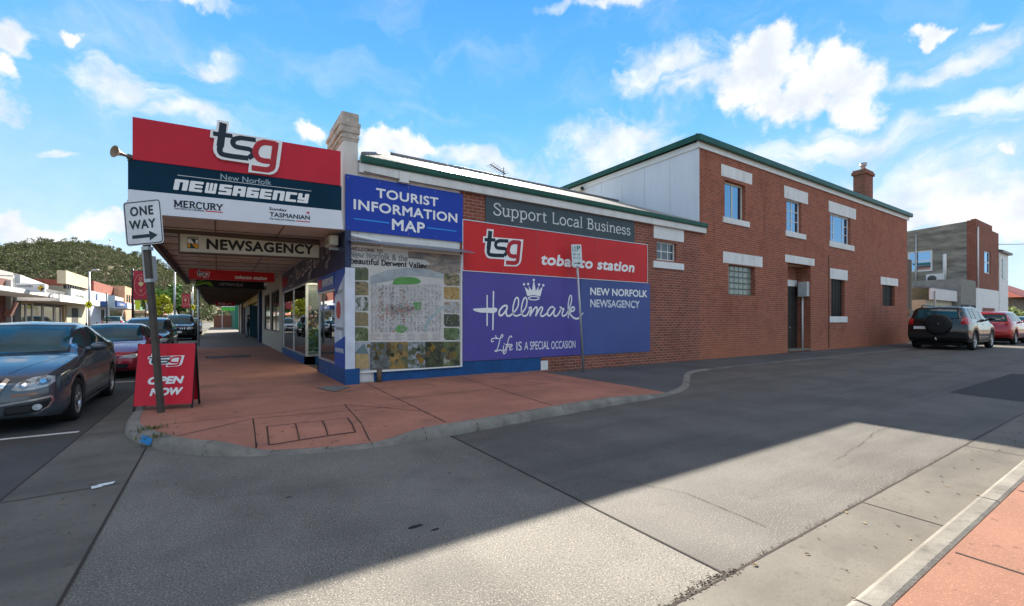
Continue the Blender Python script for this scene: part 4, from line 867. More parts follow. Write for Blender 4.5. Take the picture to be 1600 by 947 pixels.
s = box_sign('hanging_sign', FP, -.15, 1.25, 2.70, 3.06, .18, mat('sign_red_far', (.42, .012, .02), .4), None, 'small red hanging sign far along the awning with a roof chevron', group='signs hung under the awning')
lettering(s, 'PRD', FP, .05, .6, 2.78, 2.98, txt_white, .005); mb = MB(); mb.stroke([(.68, 2.82), (.88, 2.96), (1.08, 2.82)], .04, FP, .005); mb.build('chevron', txt_white, s, normals=False)

LS = FW(9.99)
s = box_sign('wall_sign', FW(9.955), 2.283, 5.085, 3.424, 4.625, .03, mat('sign_blue', (.012, .045, .36), .35, var=.06, vs=.8), None, 'bright blue tourist information map sign with white capitals', group=None)
FS_ = FW(9.955); Z4 = (520, 260, 2.629)
for tx, b in (('TOURIST', (175, 90, 130, 430)), ('INFORMATION', (83, 135, 178, 508)), ('MAP', (240, 216, 262, 375))):
    x0, x1, z0, z1 = TB(*b, *Z4); lettering(s, tx, FS_, x0, x1, z0, z1, txt_white, .003, bold=.022, space=1.06)
mb = MB()
for (xa, ya, xb, yb) in ((83, 216, 228, 234), (385, 253, 505, 268)): mb = MB(); mb.stroke([W(520+xa/2.629, 260+ya/2.629), W(520+xb/2.629, 260+yb/2.629)], .03, FS_, .003); mb.build('rule', mat('rule_blue', (.03, .25, .7), .4), s, normals=False)
# the tourist map board
FM = FW(9.93)
s = box_sign('map_board', FM, 2.37, 5.02, .375, 3.09, .05, mat('map_paper', (.54, .52, .48), .35, var=.05, vs=3), wpaint, 'large tourist map board with small photographs around a street map', 'notice board', rim=.03)
mb = MB(); mb.add([(2.32, 9.95, 3.25), (5.12, 9.95, 3.25), (5.2, 9.56, 3.13), (2.32, 9.64, 3.16), (2.32, 9.95, 3.235), (5.12, 9.95, 3.235), (5.2, 9.56, 3.115), (2.32, 9.64, 3.145)], [(0, 1, 2, 3), (4, 5, 6, 7), (0, 1, 5, 4), (1, 2, 6, 5), (2, 3, 7, 6), (3, 0, 4, 7)]); mb.build('hood', mat('hood_grey', (.20, .22, .26), .4, metal=.3), s)
Z6 = (540, 380, 4.508)
def q6(x, y): return W(540+x/4.508, 380+y/4.508, 9.93)
x0, x1, z0, z1 = TB(32, 27, 47, 262, *Z6, 9.93); serif_text(s, 'WELCOME TO', FM, x0, x1, z0, z1-z0, mat('map_maroon', (.12, .03, .03), .5), w=.15, sw=.22, lift=.003)
x0, x1, z0, z1 = TB(30, 57, 97, 437, *Z6, 9.93); serif_text(s, 'New Norfolk & the', FM, x0, x1, z0, z1-z0, mat('map_grey_text', (.25, .25, .24), .5), w=.16, sw=.2, lift=.003)
x0, x1, z0, z1 = TB(30, 105, 140, 570, *Z6, 9.93); serif_text(s, 'beautiful Derwent Valley', FM, x0, x1, z0, z1-z0, mat('map_black_text', (.03, .03, .035), .5), w=.17, sw=.2, lift=.003)
def photo_mat(name, cols, sc=9, seed=0, stretch=(1, 1, 1)):
    m = bpy.data.materials.new(name); m.use_nodes = True; nt = m.node_tree; N = nt.nodes; L = nt.links; b = N['Principled BSDF']; b.inputs['Roughness'].default_value = .35
    g = N.new('ShaderNodeNewGeometry'); mp = N.new('ShaderNodeMapping'); mp.inputs['Location'].default_value = (seed*3.1, 0, seed*1.7); mp.inputs['Scale'].default_value = stretch; L.new(g.outputs['Position'], mp.inputs[0])
    n = N.new('ShaderNodeTexNoise'); n.inputs['Scale'].default_value = sc; n.inputs['Detail'].default_value = 8; n.inputs['Roughness'].default_value = .7; n.inputs['Distortion'].default_value = .6; L.new(mp.outputs[0], n.inputs[0])
    r = N.new('ShaderNodeValToRGB'); L.new(n.outputs[0], r.inputs[0])
    while len(r.color_ramp.elements) < len(cols): r.color_ramp.elements.new(.5)
    for i, c in enumerate(cols): r.color_ramp.elements[i].position = .30+.4*i/(len(cols)-1); r.color_ramp.elements[i].color = tuple(c)+(1,)
    L.new(r.outputs[0], b.inputs['Base Color']); return m
def rrect(xa, ya, xb, yb, r=18, corners=(1, 1, 1, 1)):
    pts = []
    for k, (cx, cy, a0) in enumerate(((xa+r, ya+r, 180), (xb-r, ya+r, 270), (xb-r, yb-r, 0), (xa+r, yb-r, 90))):
        if corners[k]:
            for a in range(0, 91, 30): t = math.radians(a0+a); pts.append((cx+r*math.cos(t), cy+r*math.sin(t)))
        else: pts.append(((xa, ya), (xb, ya), (xb, yb), (xa, yb))[k])
    return pts
DK, GR, OL, TAN, SKY_, WH = (.02, .02, .015), (.06, .08, .03), (.12, .12, .05), (.30, .20, .10), (.35, .38, .42), (.5, .5, .5)
LC = [[(170+4, 265-9)], ]
left = [(20, 170, 160, 262, [DK, GR, OL, SKY_]), (20, 270, 160, 367, [DK, OL, TAN, GR]), (20, 378, 160, 476, [DK, GR, WH, SKY_]), (20, 486, 160, 584, [DK, TAN, OL, WH]), (20, 592, 160, 690, [DK, GR, (.15, .2, .08), WH])]
right = [(692, 215, 803, 300, [DK, GR, TAN, SKY_]), (692, 308, 803, 397, [DK, (.3, .17, .04), (.4, .25, .06), SKY_]), (692, 412, 803, 492, [DK, TAN, SKY_, WH]), (692, 500, 803, 588, [DK, GR, DK, WH]), (692, 596, 803, 682, [DK, GR, (.12, .2, .08), SKY_])]
for k, (xa, ya, xb, yb, cs) in enumerate(left+right):
    pm = photo_mat('landscape_print', cs, 7+k % 4, k, (1, 1, 2) if k % 2 else (1.6, 1, 1))
    mb = MB(); mb.prism([q6(x, y) for x, y in rrect(xa, ya, xb, yb, 22, (0, 1, 0, 1))], FM, .003); mb.build('printed_photograph', pm, s, normals=False)
XS6 = [22, 60, 170, 310, 440, 560, 690, 805]; CS6 = [[DK, DK, (.10, .07, .02), (.4, .2, .05)], [SKY_, SKY_, (.3, .33, .36), SKY_], [DK, (.08, .09, .08), (.12, .13, .12), SKY_], [DK, OL, (.30, .17, .04), (.36, .22, .06)], [SKY_, (.3, .33, .36), GR, DK], [DK, DK, GR, (.07, .05, .04)], [DK, GR, (.14, .16, .06), WH]]
for k in range(7):
    f0, f1 = (XS6[k]-22)/783, (XS6[k+1]-22)/783; mb = MB(); mb.prism([q6(XS6[k], 697-4*f0), q6(XS6[k+1], 697-4*f1), q6(XS6[k+1], 900-32*f1), q6(XS6[k], 900-32*f0)], FM, .003); mb.build('printed_panorama', photo_mat('panorama_print', CS6[k], 5+k % 3*2, 20+k), s, normals=False)
for k in range(46):
    x, y = random.choice([(235, 760), (370, 770), (520, 800), (610, 760), (730, 760)]); x += random.gauss(0, 28); y += random.gauss(0, 34); y = min(850, max(715, y)); r0 = random.uniform(8, 24); mb = MB() if k == 0 else mb
    mb.prism([q6(x+r0*random.uniform(.6, 1.2)*math.cos(t), y+r0*random.uniform(.7, 1.3)*math.sin(t)) for t in np.linspace(0, 6.28, 9)[:-1]], FM, .0036+.0002*k)
mb.build('printed_tree', island_mat('print_trees', [DK, (.05, .07, .03), (.26, .15, .03), (.09, .10, .05), (.16, .16, .14), (.03, .04, .02), (.2, .12, .06)]), s, normals=False)['kind'] = 'stuff'
mb = MB(); mb.prism([q6(62, 775), q6(130, 730), q6(160, 778), q6(165, 880), q6(65, 892)], FM, .016); mb.build('printed_chapel', mat('print_chapel', (.42, .30, .14), .4, var=.2, vs=20), s, normals=False)
mb = MB(); mb.prism([q6(58, 778), q6(105, 730), q6(130, 705), q6(140, 735), q6(160, 780)], FM, .017); mb.build('printed_roof', mat('print_roof', (.12, .18, .18), .4), s, normals=False)
mb = MB(); mb.prism([q6(440, 42), q6(808, 88), q6(806, 212), q6(690, 216), q6(560, 182), q6(440, 176), q6(600, 150), q6(560, 118), q6(440, 105)], FM, .0035); mb.build('printed_dusk', photo_mat('dusk_print', [(.10, .08, .08), (.16, .13, .12), (.30, .22, .16), (.36, .32, .30)], 3, 9, (1, 1, 2)), s, normals=False)
mb = MB(); mb.prism([q6(170, 205), *[q6(x, y) for x, y in spline([(170, 290), (330, 262), (430, 232), (560, 235), (690, 250)], 4)], q6(690, 215), *[q6(x, y) for x, y in spline([(560, 180), (430, 175), (300, 190), (170, 235)], 4)]], FM, .0045); mb.build('printed_river', photo_mat('river_print', [(.2, .23, .25), (.3, .33, .34), (.4, .42, .42)], 3, 4), s, normals=False)
mb = MB(); mb.prism([q6(x, y) for x, y in spline([(330, 285), (360, 245), (480, 240), (530, 270), (480, 290), (330, 292)], 4)], FM, .005); mb.build('printed_park', mat('print_green', (.10, .28, .07), .4), s, normals=False)
mb = MB(); mb.fbox(FM, q6(478, 440)[0], q6(530, 440)[0], q6(478, 470)[1], q6(478, 415)[1], .003, .005); mb.prism([q6(390+42*math.cos(t), 604+28*math.sin(t)) for t in np.linspace(0, 6.28, 16)[:-1]], FM, .005); mb.build('printed_oval', mat('print_green', (.1, .28, .07)), s)['kind'] = 'stuff'
mb = MB()
for k in range(22):
    y = 300+k*15; mb.stroke([q6(172, y+random.uniform(-3, 3)), q6(500+random.uniform(-80, 180), y+random.uniform(-6, 8))], .006, FM, .0042)
for k in range(20):
    x = 180+k*25; mb.stroke([q6(x, 300), q6(x+random.uniform(-12, 12), 625)], .006, FM, .0046)
o = mb.build('printed_street', mat('print_street', (.42, .40, .42), .4), s, normals=False); o['kind'] = 'stuff'
mb = MB()
for k in range(2400):
    x, y = (random.gauss(372, 55), random.gauss(462, 18)) if k < 300 else ((185+25*random.randint(0, 19)+random.uniform(-8, 8)), random.uniform(285, 625)); ww, hh = random.uniform(2, 7), random.uniform(2, 7)
    mb.prism([q6(x, y), q6(x+ww, y), q6(x+ww, y+hh), q6(x, y+hh)], FM, .0052+.0002*(k % 7))
mb.build('printed_building', island_mat('print_pale', [(.33, .33, .34), (.25, .24, .25), (.44, .42, .40), (.36, .30, .30), (.3, .36, .33), (.3, .2, .19)]), s, normals=False)['kind'] = 'stuff'; mb = MB()
for k in range(520):
    x, y = (random.gauss(372, 60), random.gauss(465, 18)) if k < 320 else (random.choice([250, 325, 400])+random.gauss(0, 8), random.uniform(310, 620)); ww, hh = random.uniform(5, 12), random.uniform(4, 10); mb.prism([q6(x, y), q6(x+ww, y), q6(x+ww, y+hh), q6(x, y+hh)], FM, .0068+.0002*(k % 5))
o = mb.build('printed_building', island_mat('print_blocks', [(.45, .10, .05), (.5, .16, .07), (.38, .25, .27), (.15, .26, .14), (.33, .33, .34), (.22, .2, .2), (.44, .42, .40), (.3, .36, .33)], .4), s, normals=False); o['kind'] = 'stuff'
mb = MB()
for c in range(6):
    for r in range(5):
        xa = 170+c*88+(60 if c > 1 else 0)*0; mb.stroke([q6(xa, 640+r*10), q6(xa+random.uniform(45, 75), 639+r*10)], .006, FM, .004)
o = mb.build('printed_caption', mat('print_caption', (.22, .12, .11), .5), s, normals=False); o['kind'] = 'stuff'
mb = MB(); mb.prism([q6(x, y) for x, y in spline([(545, 620), (570, 545), (640, 480), (685, 440), (685, 460), (640, 500), (590, 560), (560, 625)], 4)], FM, .005); mb.build('printed_creek', mat('print_creek', (.32, .42, .42), .4), s, normals=False)

s = box_sign('wall_sign', FW(9.97), 5.745, 11.302, 3.98, 4.685, .03, mat('sign_slate', (.055, .075, .085), .5, var=.06), None, 'slate grey sign reading Support Local Business in pale serif letters')
x0, x1, z0, z1 = TB(220, 90, 145, 897, 700, 290, 3.1556); serif_text(s, 'Support Local Business', FW(9.97), x0, x1, 4.235, .30, mat('pale_letter', (.62, .63, .62), .5), w=.075, sw=.17, lift=.003)
s = box_sign('wall_sign', FW(9.965), 5.09, 11.92, 2.735, 3.985, .03, red_sign2, alu, 'long red tobacco station sign on the brick lane wall', rim=.018)
x0, x1, _, _ = TB(168, 215, 403, 367, 700, 290, 3.1556); shop_logo(s, FW(9.965), x0, x1, W(700+340/3.1556, 290+403/3.1556)[1], W(700+200/3.1556, 290+215/3.1556)[1])
x0, x1, z0, z1 = TB(455, 333, 391, 915, 700, 290, 3.1556); lettering(s, 'tobacco station', FW(9.965), x0, x1, z0, z1, txt_white, .003, bold=.03, shear=.16, space=1.04)
purple = mat('sign_purple', (.085, .07, .30), .4, var=.1, vs=.6); FHm = FW(9.967)
s = box_sign('wall_sign', FHm, 5.09, 8.97, .47, 2.715, .03, purple, None, 'faded purple board with a white script name and crown')
def h7(pts): return [W(730+x/7.284, 430+y/7.284, 9.967) for x, y in pts]
k_ = .0
def scr(mb, pts, w, curve=True, i=[0]): mb.stroke(h7(pts), w*.0215, FHm, .003+.0003*(i[0] % 12), curve=curve); i[0] += 1
mb = MB(); scr(mb, [(226, 225), (226, 578)], 1.6, False); scr(mb, [(299, 180), (291, 625)], 1.9, False)
mb.prism(h7([(60, 388), (80, 380), (220, 372), (325, 370), (343, 384), (332, 418), (300, 431), (150, 425), (88, 410)]), FHm, .006)
for pts, w in (([(460, 352), (420, 348), (372, 395), (362, 440), (380, 460), (412, 440), (450, 385)], 2.4), ([(455, 360), (442, 420), (452, 458), (480, 463), (515, 440)], 2.3),
               ([(515, 440), (570, 370), (584, 290), (570, 256), (545, 275), (522, 360), (522, 430), (545, 462), (580, 458), (615, 440)], 2.0), ([(615, 440), (665, 370), (679, 290), (663, 256), (640, 278), (618, 360), (618, 430), (642, 464), (680, 452), (712, 390)], 2.0),
               ([(700, 380), (722, 366), (728, 390), (712, 468)], 2.3), ([(718, 450), (770, 372), (790, 366), (795, 390), (778, 468)], 2.2), ([(785, 450), (830, 372), (850, 366), (856, 385), (835, 440), (845, 468), (880, 455), (915, 425)], 2.2),
               ([(985, 366), (955, 362), (918, 405), (916, 450), (938, 462), (970, 425), (1000, 372)], 2.3), ([(998, 372), (984, 430), (996, 466), (1030, 452), (1062, 395)], 2.1),
               ([(1050, 365), (1065, 368), (1080, 385), (1098, 385), (1078, 440), (1092, 466), (1130, 445)], 2.2), ([(1130, 440), (1178, 330), (1187, 245), (1168, 238), (1150, 330), (1150, 488)], 1.9), ([(1152, 420), (1196, 366), (1218, 372), (1212, 402), (1165, 424), (1198, 474), (1240, 496), (1276, 486)], 2.5), ([(1290, 470), (1320, 428)], 1.2)):
    scr(mb, pts, w)
mb.build('script_lettering', txt_white, s, normals=False)
mb = MB(); mb.prism(h7([(684, 238), (652, 132), (706, 174), (697, 122), (736, 178), (752, 72), (762, 72), (780, 180), (814, 122), (808, 178), (858, 130), (832, 242), (757, 225)]), FHm, .004)
for (x, y) in ((645, 104), (693, 101), (757, 55), (817, 107), (865, 115)): mb.prism(h7([(x+13*math.cos(t), y+15*math.sin(t)) for t in np.linspace(0, 6.28, 13)[:-1]]), FHm, .004)
mb.stroke(h7([(757+60*math.cos(t), 262+20*math.sin(t)) for t in np.linspace(0, 6.28, 25)[:-1]]), .03, FHm, .005, closed=True); mb.build('crown_emblem', txt_white, s, normals=False)
mb = MB()
for pts in ([(345, 720), (300, 718), (274, 735), (280, 758), (302, 750)], [(322, 682), (332, 712), (368, 722), (402, 700), (402, 678), (384, 690), (360, 780), (340, 845), (312, 862), (335, 866), (372, 850), (395, 862), (412, 850)], [(416, 800), (408, 850), (428, 852), (450, 800)], [(508, 712), (494, 692), (468, 730), (446, 850), (426, 892), (408, 882), (432, 848), (472, 800)], [(430, 792), (486, 786)], [(482, 832), (510, 802), (500, 786), (482, 812), (486, 852), (516, 838)]): scr(mb, pts, 1.15)
scr(mb, [(418, 776), (422, 784)], 1.4); mb.build('motto_script', txt_white, s, normals=False)
for tx, b in (('IS', (552, 757, 858, 612)), ('A SPECIAL', (642, 757, 852, 925)), ('OCCASION', (948, 752, 840, 1222))):
    x0, x1, z0, z1 = TB(*b, 730, 430, 7.284); lettering(s, tx, FHm, x0, x1, z0, z1, txt_white, .003)
s = box_sign('wall_sign', FHm, 8.985, 12.07, .455, 2.715, .03, mat('sign_dull_blue', (.065, .095, .27), .45, var=.1, vs=.6), None, 'dull blue board reading New Norfolk Newsagency beside the purple one')
x0, x1, z0, z1 = TB(697, 502, 540, 978, 700, 290, 3.1556); lettering(s, 'NEW NORFOLK', FHm, x0, x1, z0, z1, txt_white, .003, bold=.022)
x0, x1, z0, z1 = TB(697, 560, 600, 940, 700, 290, 3.1556); lettering(s, 'NEWSAGENCY', FHm, x0, x1, z0, z1, mat('worn_letter', (.6, .62, .68), .5, var=.3, vs=14), .003, bold=.022)
# painted shop name on the street fascia
def n10(pts): return [(-XF(435+x/10.52, 365+y/10.52)[0], XF(435+x/10.52, 365+y/10.52)[1]) for x, y in pts]
mb = MB(); i = 0
for pts in ([(240, 830), (190, 870), (168, 820), (182, 740), (215, 695), (236, 720), (225, 800)], [(250, 810), (272, 620), (300, 480)], [(285, 490), (290, 640), (293, 785)], [(293, 785), (305, 600), (326, 445)], [(300, 690), (322, 640), (318, 600), (303, 640), (306, 740), (325, 715)], [(330, 600), (328, 735), (350, 620), (352, 720), (382, 560)], [(440, 410), (405, 560), (430, 620), (402, 695), (385, 660)], [(490, 455), (458, 510), (452, 625), (490, 560), (494, 470), (505, 600)], [(552, 430), (512, 480), (512, 560), (545, 520), (553, 430), (530, 640), (502, 745), (498, 690), (555, 590)],
            [(580, 520), (610, 480), (600, 440), (582, 500), (590, 560), (620, 530)], [(635, 420), (640, 500), (660, 400), (675, 480)], [(770, 190), (735, 230), (725, 400), (760, 380)], [(800, 200), (800, 330), (845, 200), (856, 140)], [(856, 145), (832, 400), (800, 560), (783, 500), (860, 390)]):
    mb.stroke(n10(pts), .05, SF, .005+.0003*i, curve=True); i += 1
mb.build('painted_name', mat('painted_name', (.55, .50, .48), .5), nb, normals=False)

# ------------------------------------------------------------ small things by the corner
UR, UF = Vector((RX, RY, 0)), Vector((FX, FY_, 0))
B0 = Vector((-.72, 8.40, .125)); T0 = B0+Vector((0, 0, 2.56))+UR*(-.22); VV = (T0-B0).normalized(); UU = (UR-VV*UR.dot(VV)).normalized(); NN = UU.cross(VV)
FO = Frame(B0, UU, VV, NN if NN.dot(UF) < 0 else -NN)
s = thing('one_way_sign', B0, 'white one way arrow sign on a leaning dark post beside the kerb', 'sign post')
mb = MB(); mb.fbox(FO, -.035, .035, -.05, 2.56, -.07, -.0); mb.build('post', dark_steel, s)
mb = MB(); mb.fbox(FO, -.05, .05, 2.42, 2.47, -.09, .012); mb.fbox(FO, -.05, .05, 1.94, 1.99, -.09, .012); mb.build('clamp', steel, s)
def rr(cx, cy, w, h, r): 
    return [(cx+sx*(w/2-r)+r*math.cos(math.radians(a0+a)), cy+sy*(h/2-r)+r*math.sin(math.radians(a0+a))) for sx, sy, a0 in ((1, 1, 0), (-1, 1, 90), (-1, -1, 180), (1, -1, 270)) for a in (0, 30, 60, 90)]
cx, cy = .02, 2.82; FO2 = Frame(FO.p(cx, cy), (UU+Vector((0, 0, 0))-UF*.06).normalized(), VV, FO.n)
mb = MB(); mb.prism(rr(0, 0, .585, .655, .045), FO2, .013, .018); mb.build('sign_plate', mat('sign_plate_white', (.66, .66, .68), .4), s)
mb = MB(); mb.stroke(rr(0, 0, .55, .62, .04), .014, FO2, .020, closed=True); mb.build('sign_border', logo_navy, s, normals=False)
blk = mat('sign_letter_dark', (.02, .035, .045), .5)
lettering(s, 'ONE', FO2, -.19, .17, .105, .245, blk, .021, bold=.02, space=1.15); lettering(s, 'WAY', FO2, -.22, .19, -.09, .045, blk, .021, bold=.02, space=1.1)
mb = MB(); mb.prism([(-.19, -.225), (.08, -.225), (.075, -.275), (.205, -.2), (.075, -.125), (.08, -.175), (-.19, -.175)], FO2, .021); mb.build('arrow', blk, s, normals=False)
mb = MB(); mb.fbox(FO, -.14, -.04, 1.96, 2.45, -.12, -.10); mb.fbox(FO, .04, .07, 1.97, 2.33, -.1, -.05); mb.build('back_plate', mat('plate_back', (.36, .37, .37), .45, metal=.4), s)
# sandwich board
ub = (UR*.9+UF*.33).normalized(); nbk = ub.cross(Vector((0, 0, 1)));  nbk = nbk if nbk.dot(UF) < 0 else -nbk
AB = Vector((-.70, 8.66, .125)); lean = math.radians(11)
FA = Frame(AB+nbk*.0, ub, Vector((0, 0, 1))*math.cos(lean)-nbk*math.sin(lean), nbk*math.cos(lean)+Vector((0, 0, 1))*math.sin(lean))
s = thing('sandwich_board', AB, 'red tsg OPEN NOW sandwich board standing behind the sign post', 'sandwich board')
wb = .37; mb = MB(); mb.fbox(FA, -wb, wb, .075, 1.02, -.012, .004); mb.build('front_panel', mat('board_red', (.56, .012, .03), .4, var=.05), s)
FB_ = Frame(AB-nbk*.42, ub, Vector((0, 0, 1))*math.cos(lean)+nbk*math.sin(lean), -nbk)
mb = MB(); mb.fbox(FB_, -wb, wb, .075, 1.02, -.01, .006); mb.build('back_panel', mat('board_red', (.56, .012, .03)), s)
mb = MB()
for a in (-wb-.012, wb-.014):
    mb.fbox(FA, a, a+.026, 0, 1.03, -.035, -.013); mb.fbox(FB_, a, a+.026, 0, 1.03, -.035, -.011)
mb.build('frame', black_m, s)
shop_logo(s, FA, -.24, .235, .655, .87, base=.005, gm=mat('board_red', (.56, .012, .03)))
lettering(s, 'OPEN', FA, -.215, .25, .39, .51, txt_white, .008, bold=.04, shear=.22); lettering(s, 'NOW', FA, -.18, .245, .215, .335, txt_white, .008, bold=.04, shear=.22)
# parking sign on its leaning pole
x_, _ = W(912, 560, 9.55); B1 = Vector((x_, 9.55, .032)); T1 = B1+Vector((0, 0, 3.59))-UR*.22; V1 = (T1-B1).normalized(); FK = Frame(B1, UR, V1, -UF)
s = thing('parking_sign', B1, 'small half hour parking sign on a thin grey pole before the wall boards', 'sign post')
mb = MB(); mb.tube([B1, T1], .034, 10); mb.build('pole', steel, s)
mb = MB(); mb.prism(rr(.0, 3.31, .29, .62, .02), FK, .036, .042); mb.build('sign_plate', mat('plate_pale', (.60, .67, .68), .4), s)
pg = mat('parking_green', (.0, .16, .12), .5); lettering(s, 'P', FK, .02, .11, 3.45, 3.58, pg, .044, bold=.02); lettering(s, '1/2', FK, -.11, 0, 3.43, 3.55, pg, .044)
lettering(s, '8-6', FK, -.10, .10, 3.31, 3.37, pg, .044); lettering(s, '8-12', FK, -.10, .10, 3.21, 3.27, pg, .044)
mb = MB(); mb.prism([(-.1, 3.075), (.03, 3.075), (.03, 3.05), (.1, 3.085), (.03, 3.12), (.03, 3.095), (-.1, 3.095)], FK, .044); mb.build('arrow', blk, s, normals=False)
# loudspeaker horn, aerial, camera
s = thing('loudspeaker', (-1.30, 9.8, 4.2), 'small brown horn loudspeaker on the outer end of the awning sign', 'loudspeaker')
mb = MB(); mb.lathe([(.02, -.02), (.03, .06), (.05, .12), (.095, .17), (.10, .175), (.085, .165), (.04, .11), (0, .09)], (-1.27, 9.74, 4.23), (-.75, -.66, .05), 16); mb.build('horn', mat('horn_tan', (.25, .18, .12), .5), s)
mb = MB(); mb.lathe([(0, -.12), (.045, -.11), (.045, -.03), (.02, -.02)], (-1.27, 9.74, 4.23), (-.75, -.66, .05), 12); mb.tube([(-1.24, 9.74, 4.15), (-1.24, 9.80, 4.22)], .015, 6); mb.build('driver', mat('horn_dark', (.1, .08, .06), .5), s)
ax, az_ = W(787, 275, 13.8)
s = thing('aerial', (ax, 13.8, 6.6), 'thin black television aerial on the shop roof ridge', 'aerial')
mb = MB(); mb.tube([(ax, 13.8, 6.6), (ax, 13.8, 7.05)], .015, 6); mb.build('mast', dark_steel, s)
mb = MB(); e0, e1 = Vector((W(766, 257, 13.8)[0], 13.8, W(766, 257, 13.8)[1])), Vector((W(790, 272, 13.8)[0], 13.8, W(790, 272, 13.8)[1])); mb.tube([e0, e1], .018, 6)
for t in np.linspace(.02, .98, 8):
    c = e0.lerp(e1, t); mb.tube([c+Vector((0, -.25+.08*t, 0)), c+Vector((0, .25-.08*t, 0))], .008, 5)
mb.build('boom', dark_steel, s)
cy_, cz_ = XF(905, 297, 14.6)
s = thing('security_camera', (14.75, cy_, cz_), 'cream security camera on the white clad side wall', 'camera')
mb = MB(); mb.tube([(14.60, cy_+.25, cz_-.02), (14.60, cy_-.2, cz_+.03)], .11, 12); mb.build('housing', mat('camera_cream', (.62, .58, .45), .4), s)
mb = MB(); mb.tube([(14.60, cy_-.2, cz_+.03), (14.60, cy_-.24, cz_+.034)], .085, 12); mb.build('lens', black_m, s); mb = MB(); mb.tube([(14.6, cy_+.1, cz_-.05), (14.78, cy_+.1, cz_-.1)], .03, 8); mb.build('bracket', mat('camera_cream', (.62, .58, .45)), s)
s = thing('wall_light', (2.2, 10.15, 3.1), 'cream floodlight box on the fascia at the shop corner', 'light')
mb = MB(); mb.box(2.02, 2.2, 10.2, 10.75, 3.12, 3.34); mb.build('housing', mat('camera_cream', (.62, .58, .45)), s, bevel=.03); mb = MB(); mb.box(2.0, 2.018, 10.26, 10.69, 3.16, 3.3); mb.build('lens', mat('light_lens', (.4, .38, .25), .2), s); mb = MB(); mb.box(2.05, 2.245, 10.45, 10.5, 3.05, 3.118); mb.build('bracket', steel, s)
# drape the covers and joints over the ramped paving
_fp = bpy.data.objects['footpath']; _bv = BVHTree.FromPolygons([v.co for v in _fp.data.vertices], [tuple(p.vertices) for p in _fp.data.polygons])
def drape(o, z0):
    off = Vector()
    p = o
    while p.parent: p = p.parent; off += p.location
    for v in o.data.vertices:
        w_ = v.co+off; h = _bv.ray_cast(Vector((w_.x, w_.y, 5)), Vector((0, 0, -1)))
        if h[0]: v.co.z += h[0].z-z0
for nm in ('paving_joints', 'service_pit_cover', 'drain_grate', 'long_pit_cover'):
    o = bpy.data.objects[nm]
    if nm == 'paving_joints':
        pass
    for q in ([o] if o.type == 'MESH' else list(o.children)):
        bm = bmesh.new(); bm.from_mesh(q.data); bmesh.ops.subdivide_edges(bm, edges=[e for e in bm.edges if e.calc_length() > .2], cuts=12, use_grid_fill=True); bm.to_mesh(q.data); bm.free()
    for q in ([o] if o.type == 'MESH' else list(o.children)): drape(q, .126)
# ------------------------------------------------------------ vehicles
tyre_m = mat('tyre_rubber', (.018, .018, .018), .8, var=.2, vs=20); rim_m = mat('alloy_rim', (.42, .42, .43), .28, metal=.85, var=.05)
chrome = mat('chrome_trim', (.7, .7, .72), .12, metal=1, var=.02); car_black = mat('car_black_trim', (.014, .014, .015), .4)
car_glass = mat('car_glass', (.012, .06, .075), .03, spec=.5, var=.5, vs=1.5)
lamp_clear = mat('headlight_glass', (.45, .47, .48), .08, spec=1.0, var=.35, vs=22, coat=.8); lamp_red = mat('tail_lamp', (.42, .012, .015), .12, coat=.8, var=.25, vs=18)
plate_m = mat('number_plate', (.6, .6, .6), .5); under_m = mat('underbody', (.008, .008, .008), .9); amber = mat('amber_lens', (.5, .16, .02), .2)
def ip(tab, x): return float(np.interp(x, [t[0] for t in tab], [t[1] for t in tab]))
def smooth_tab(tab, k=8):
    P = spline(tab, k); xs = [p[0] for p in P]; out = [P[0]]
    for p in P[1:]:
        if p[0] > out[-1][0]+1e-4: out.append(p)
    return out
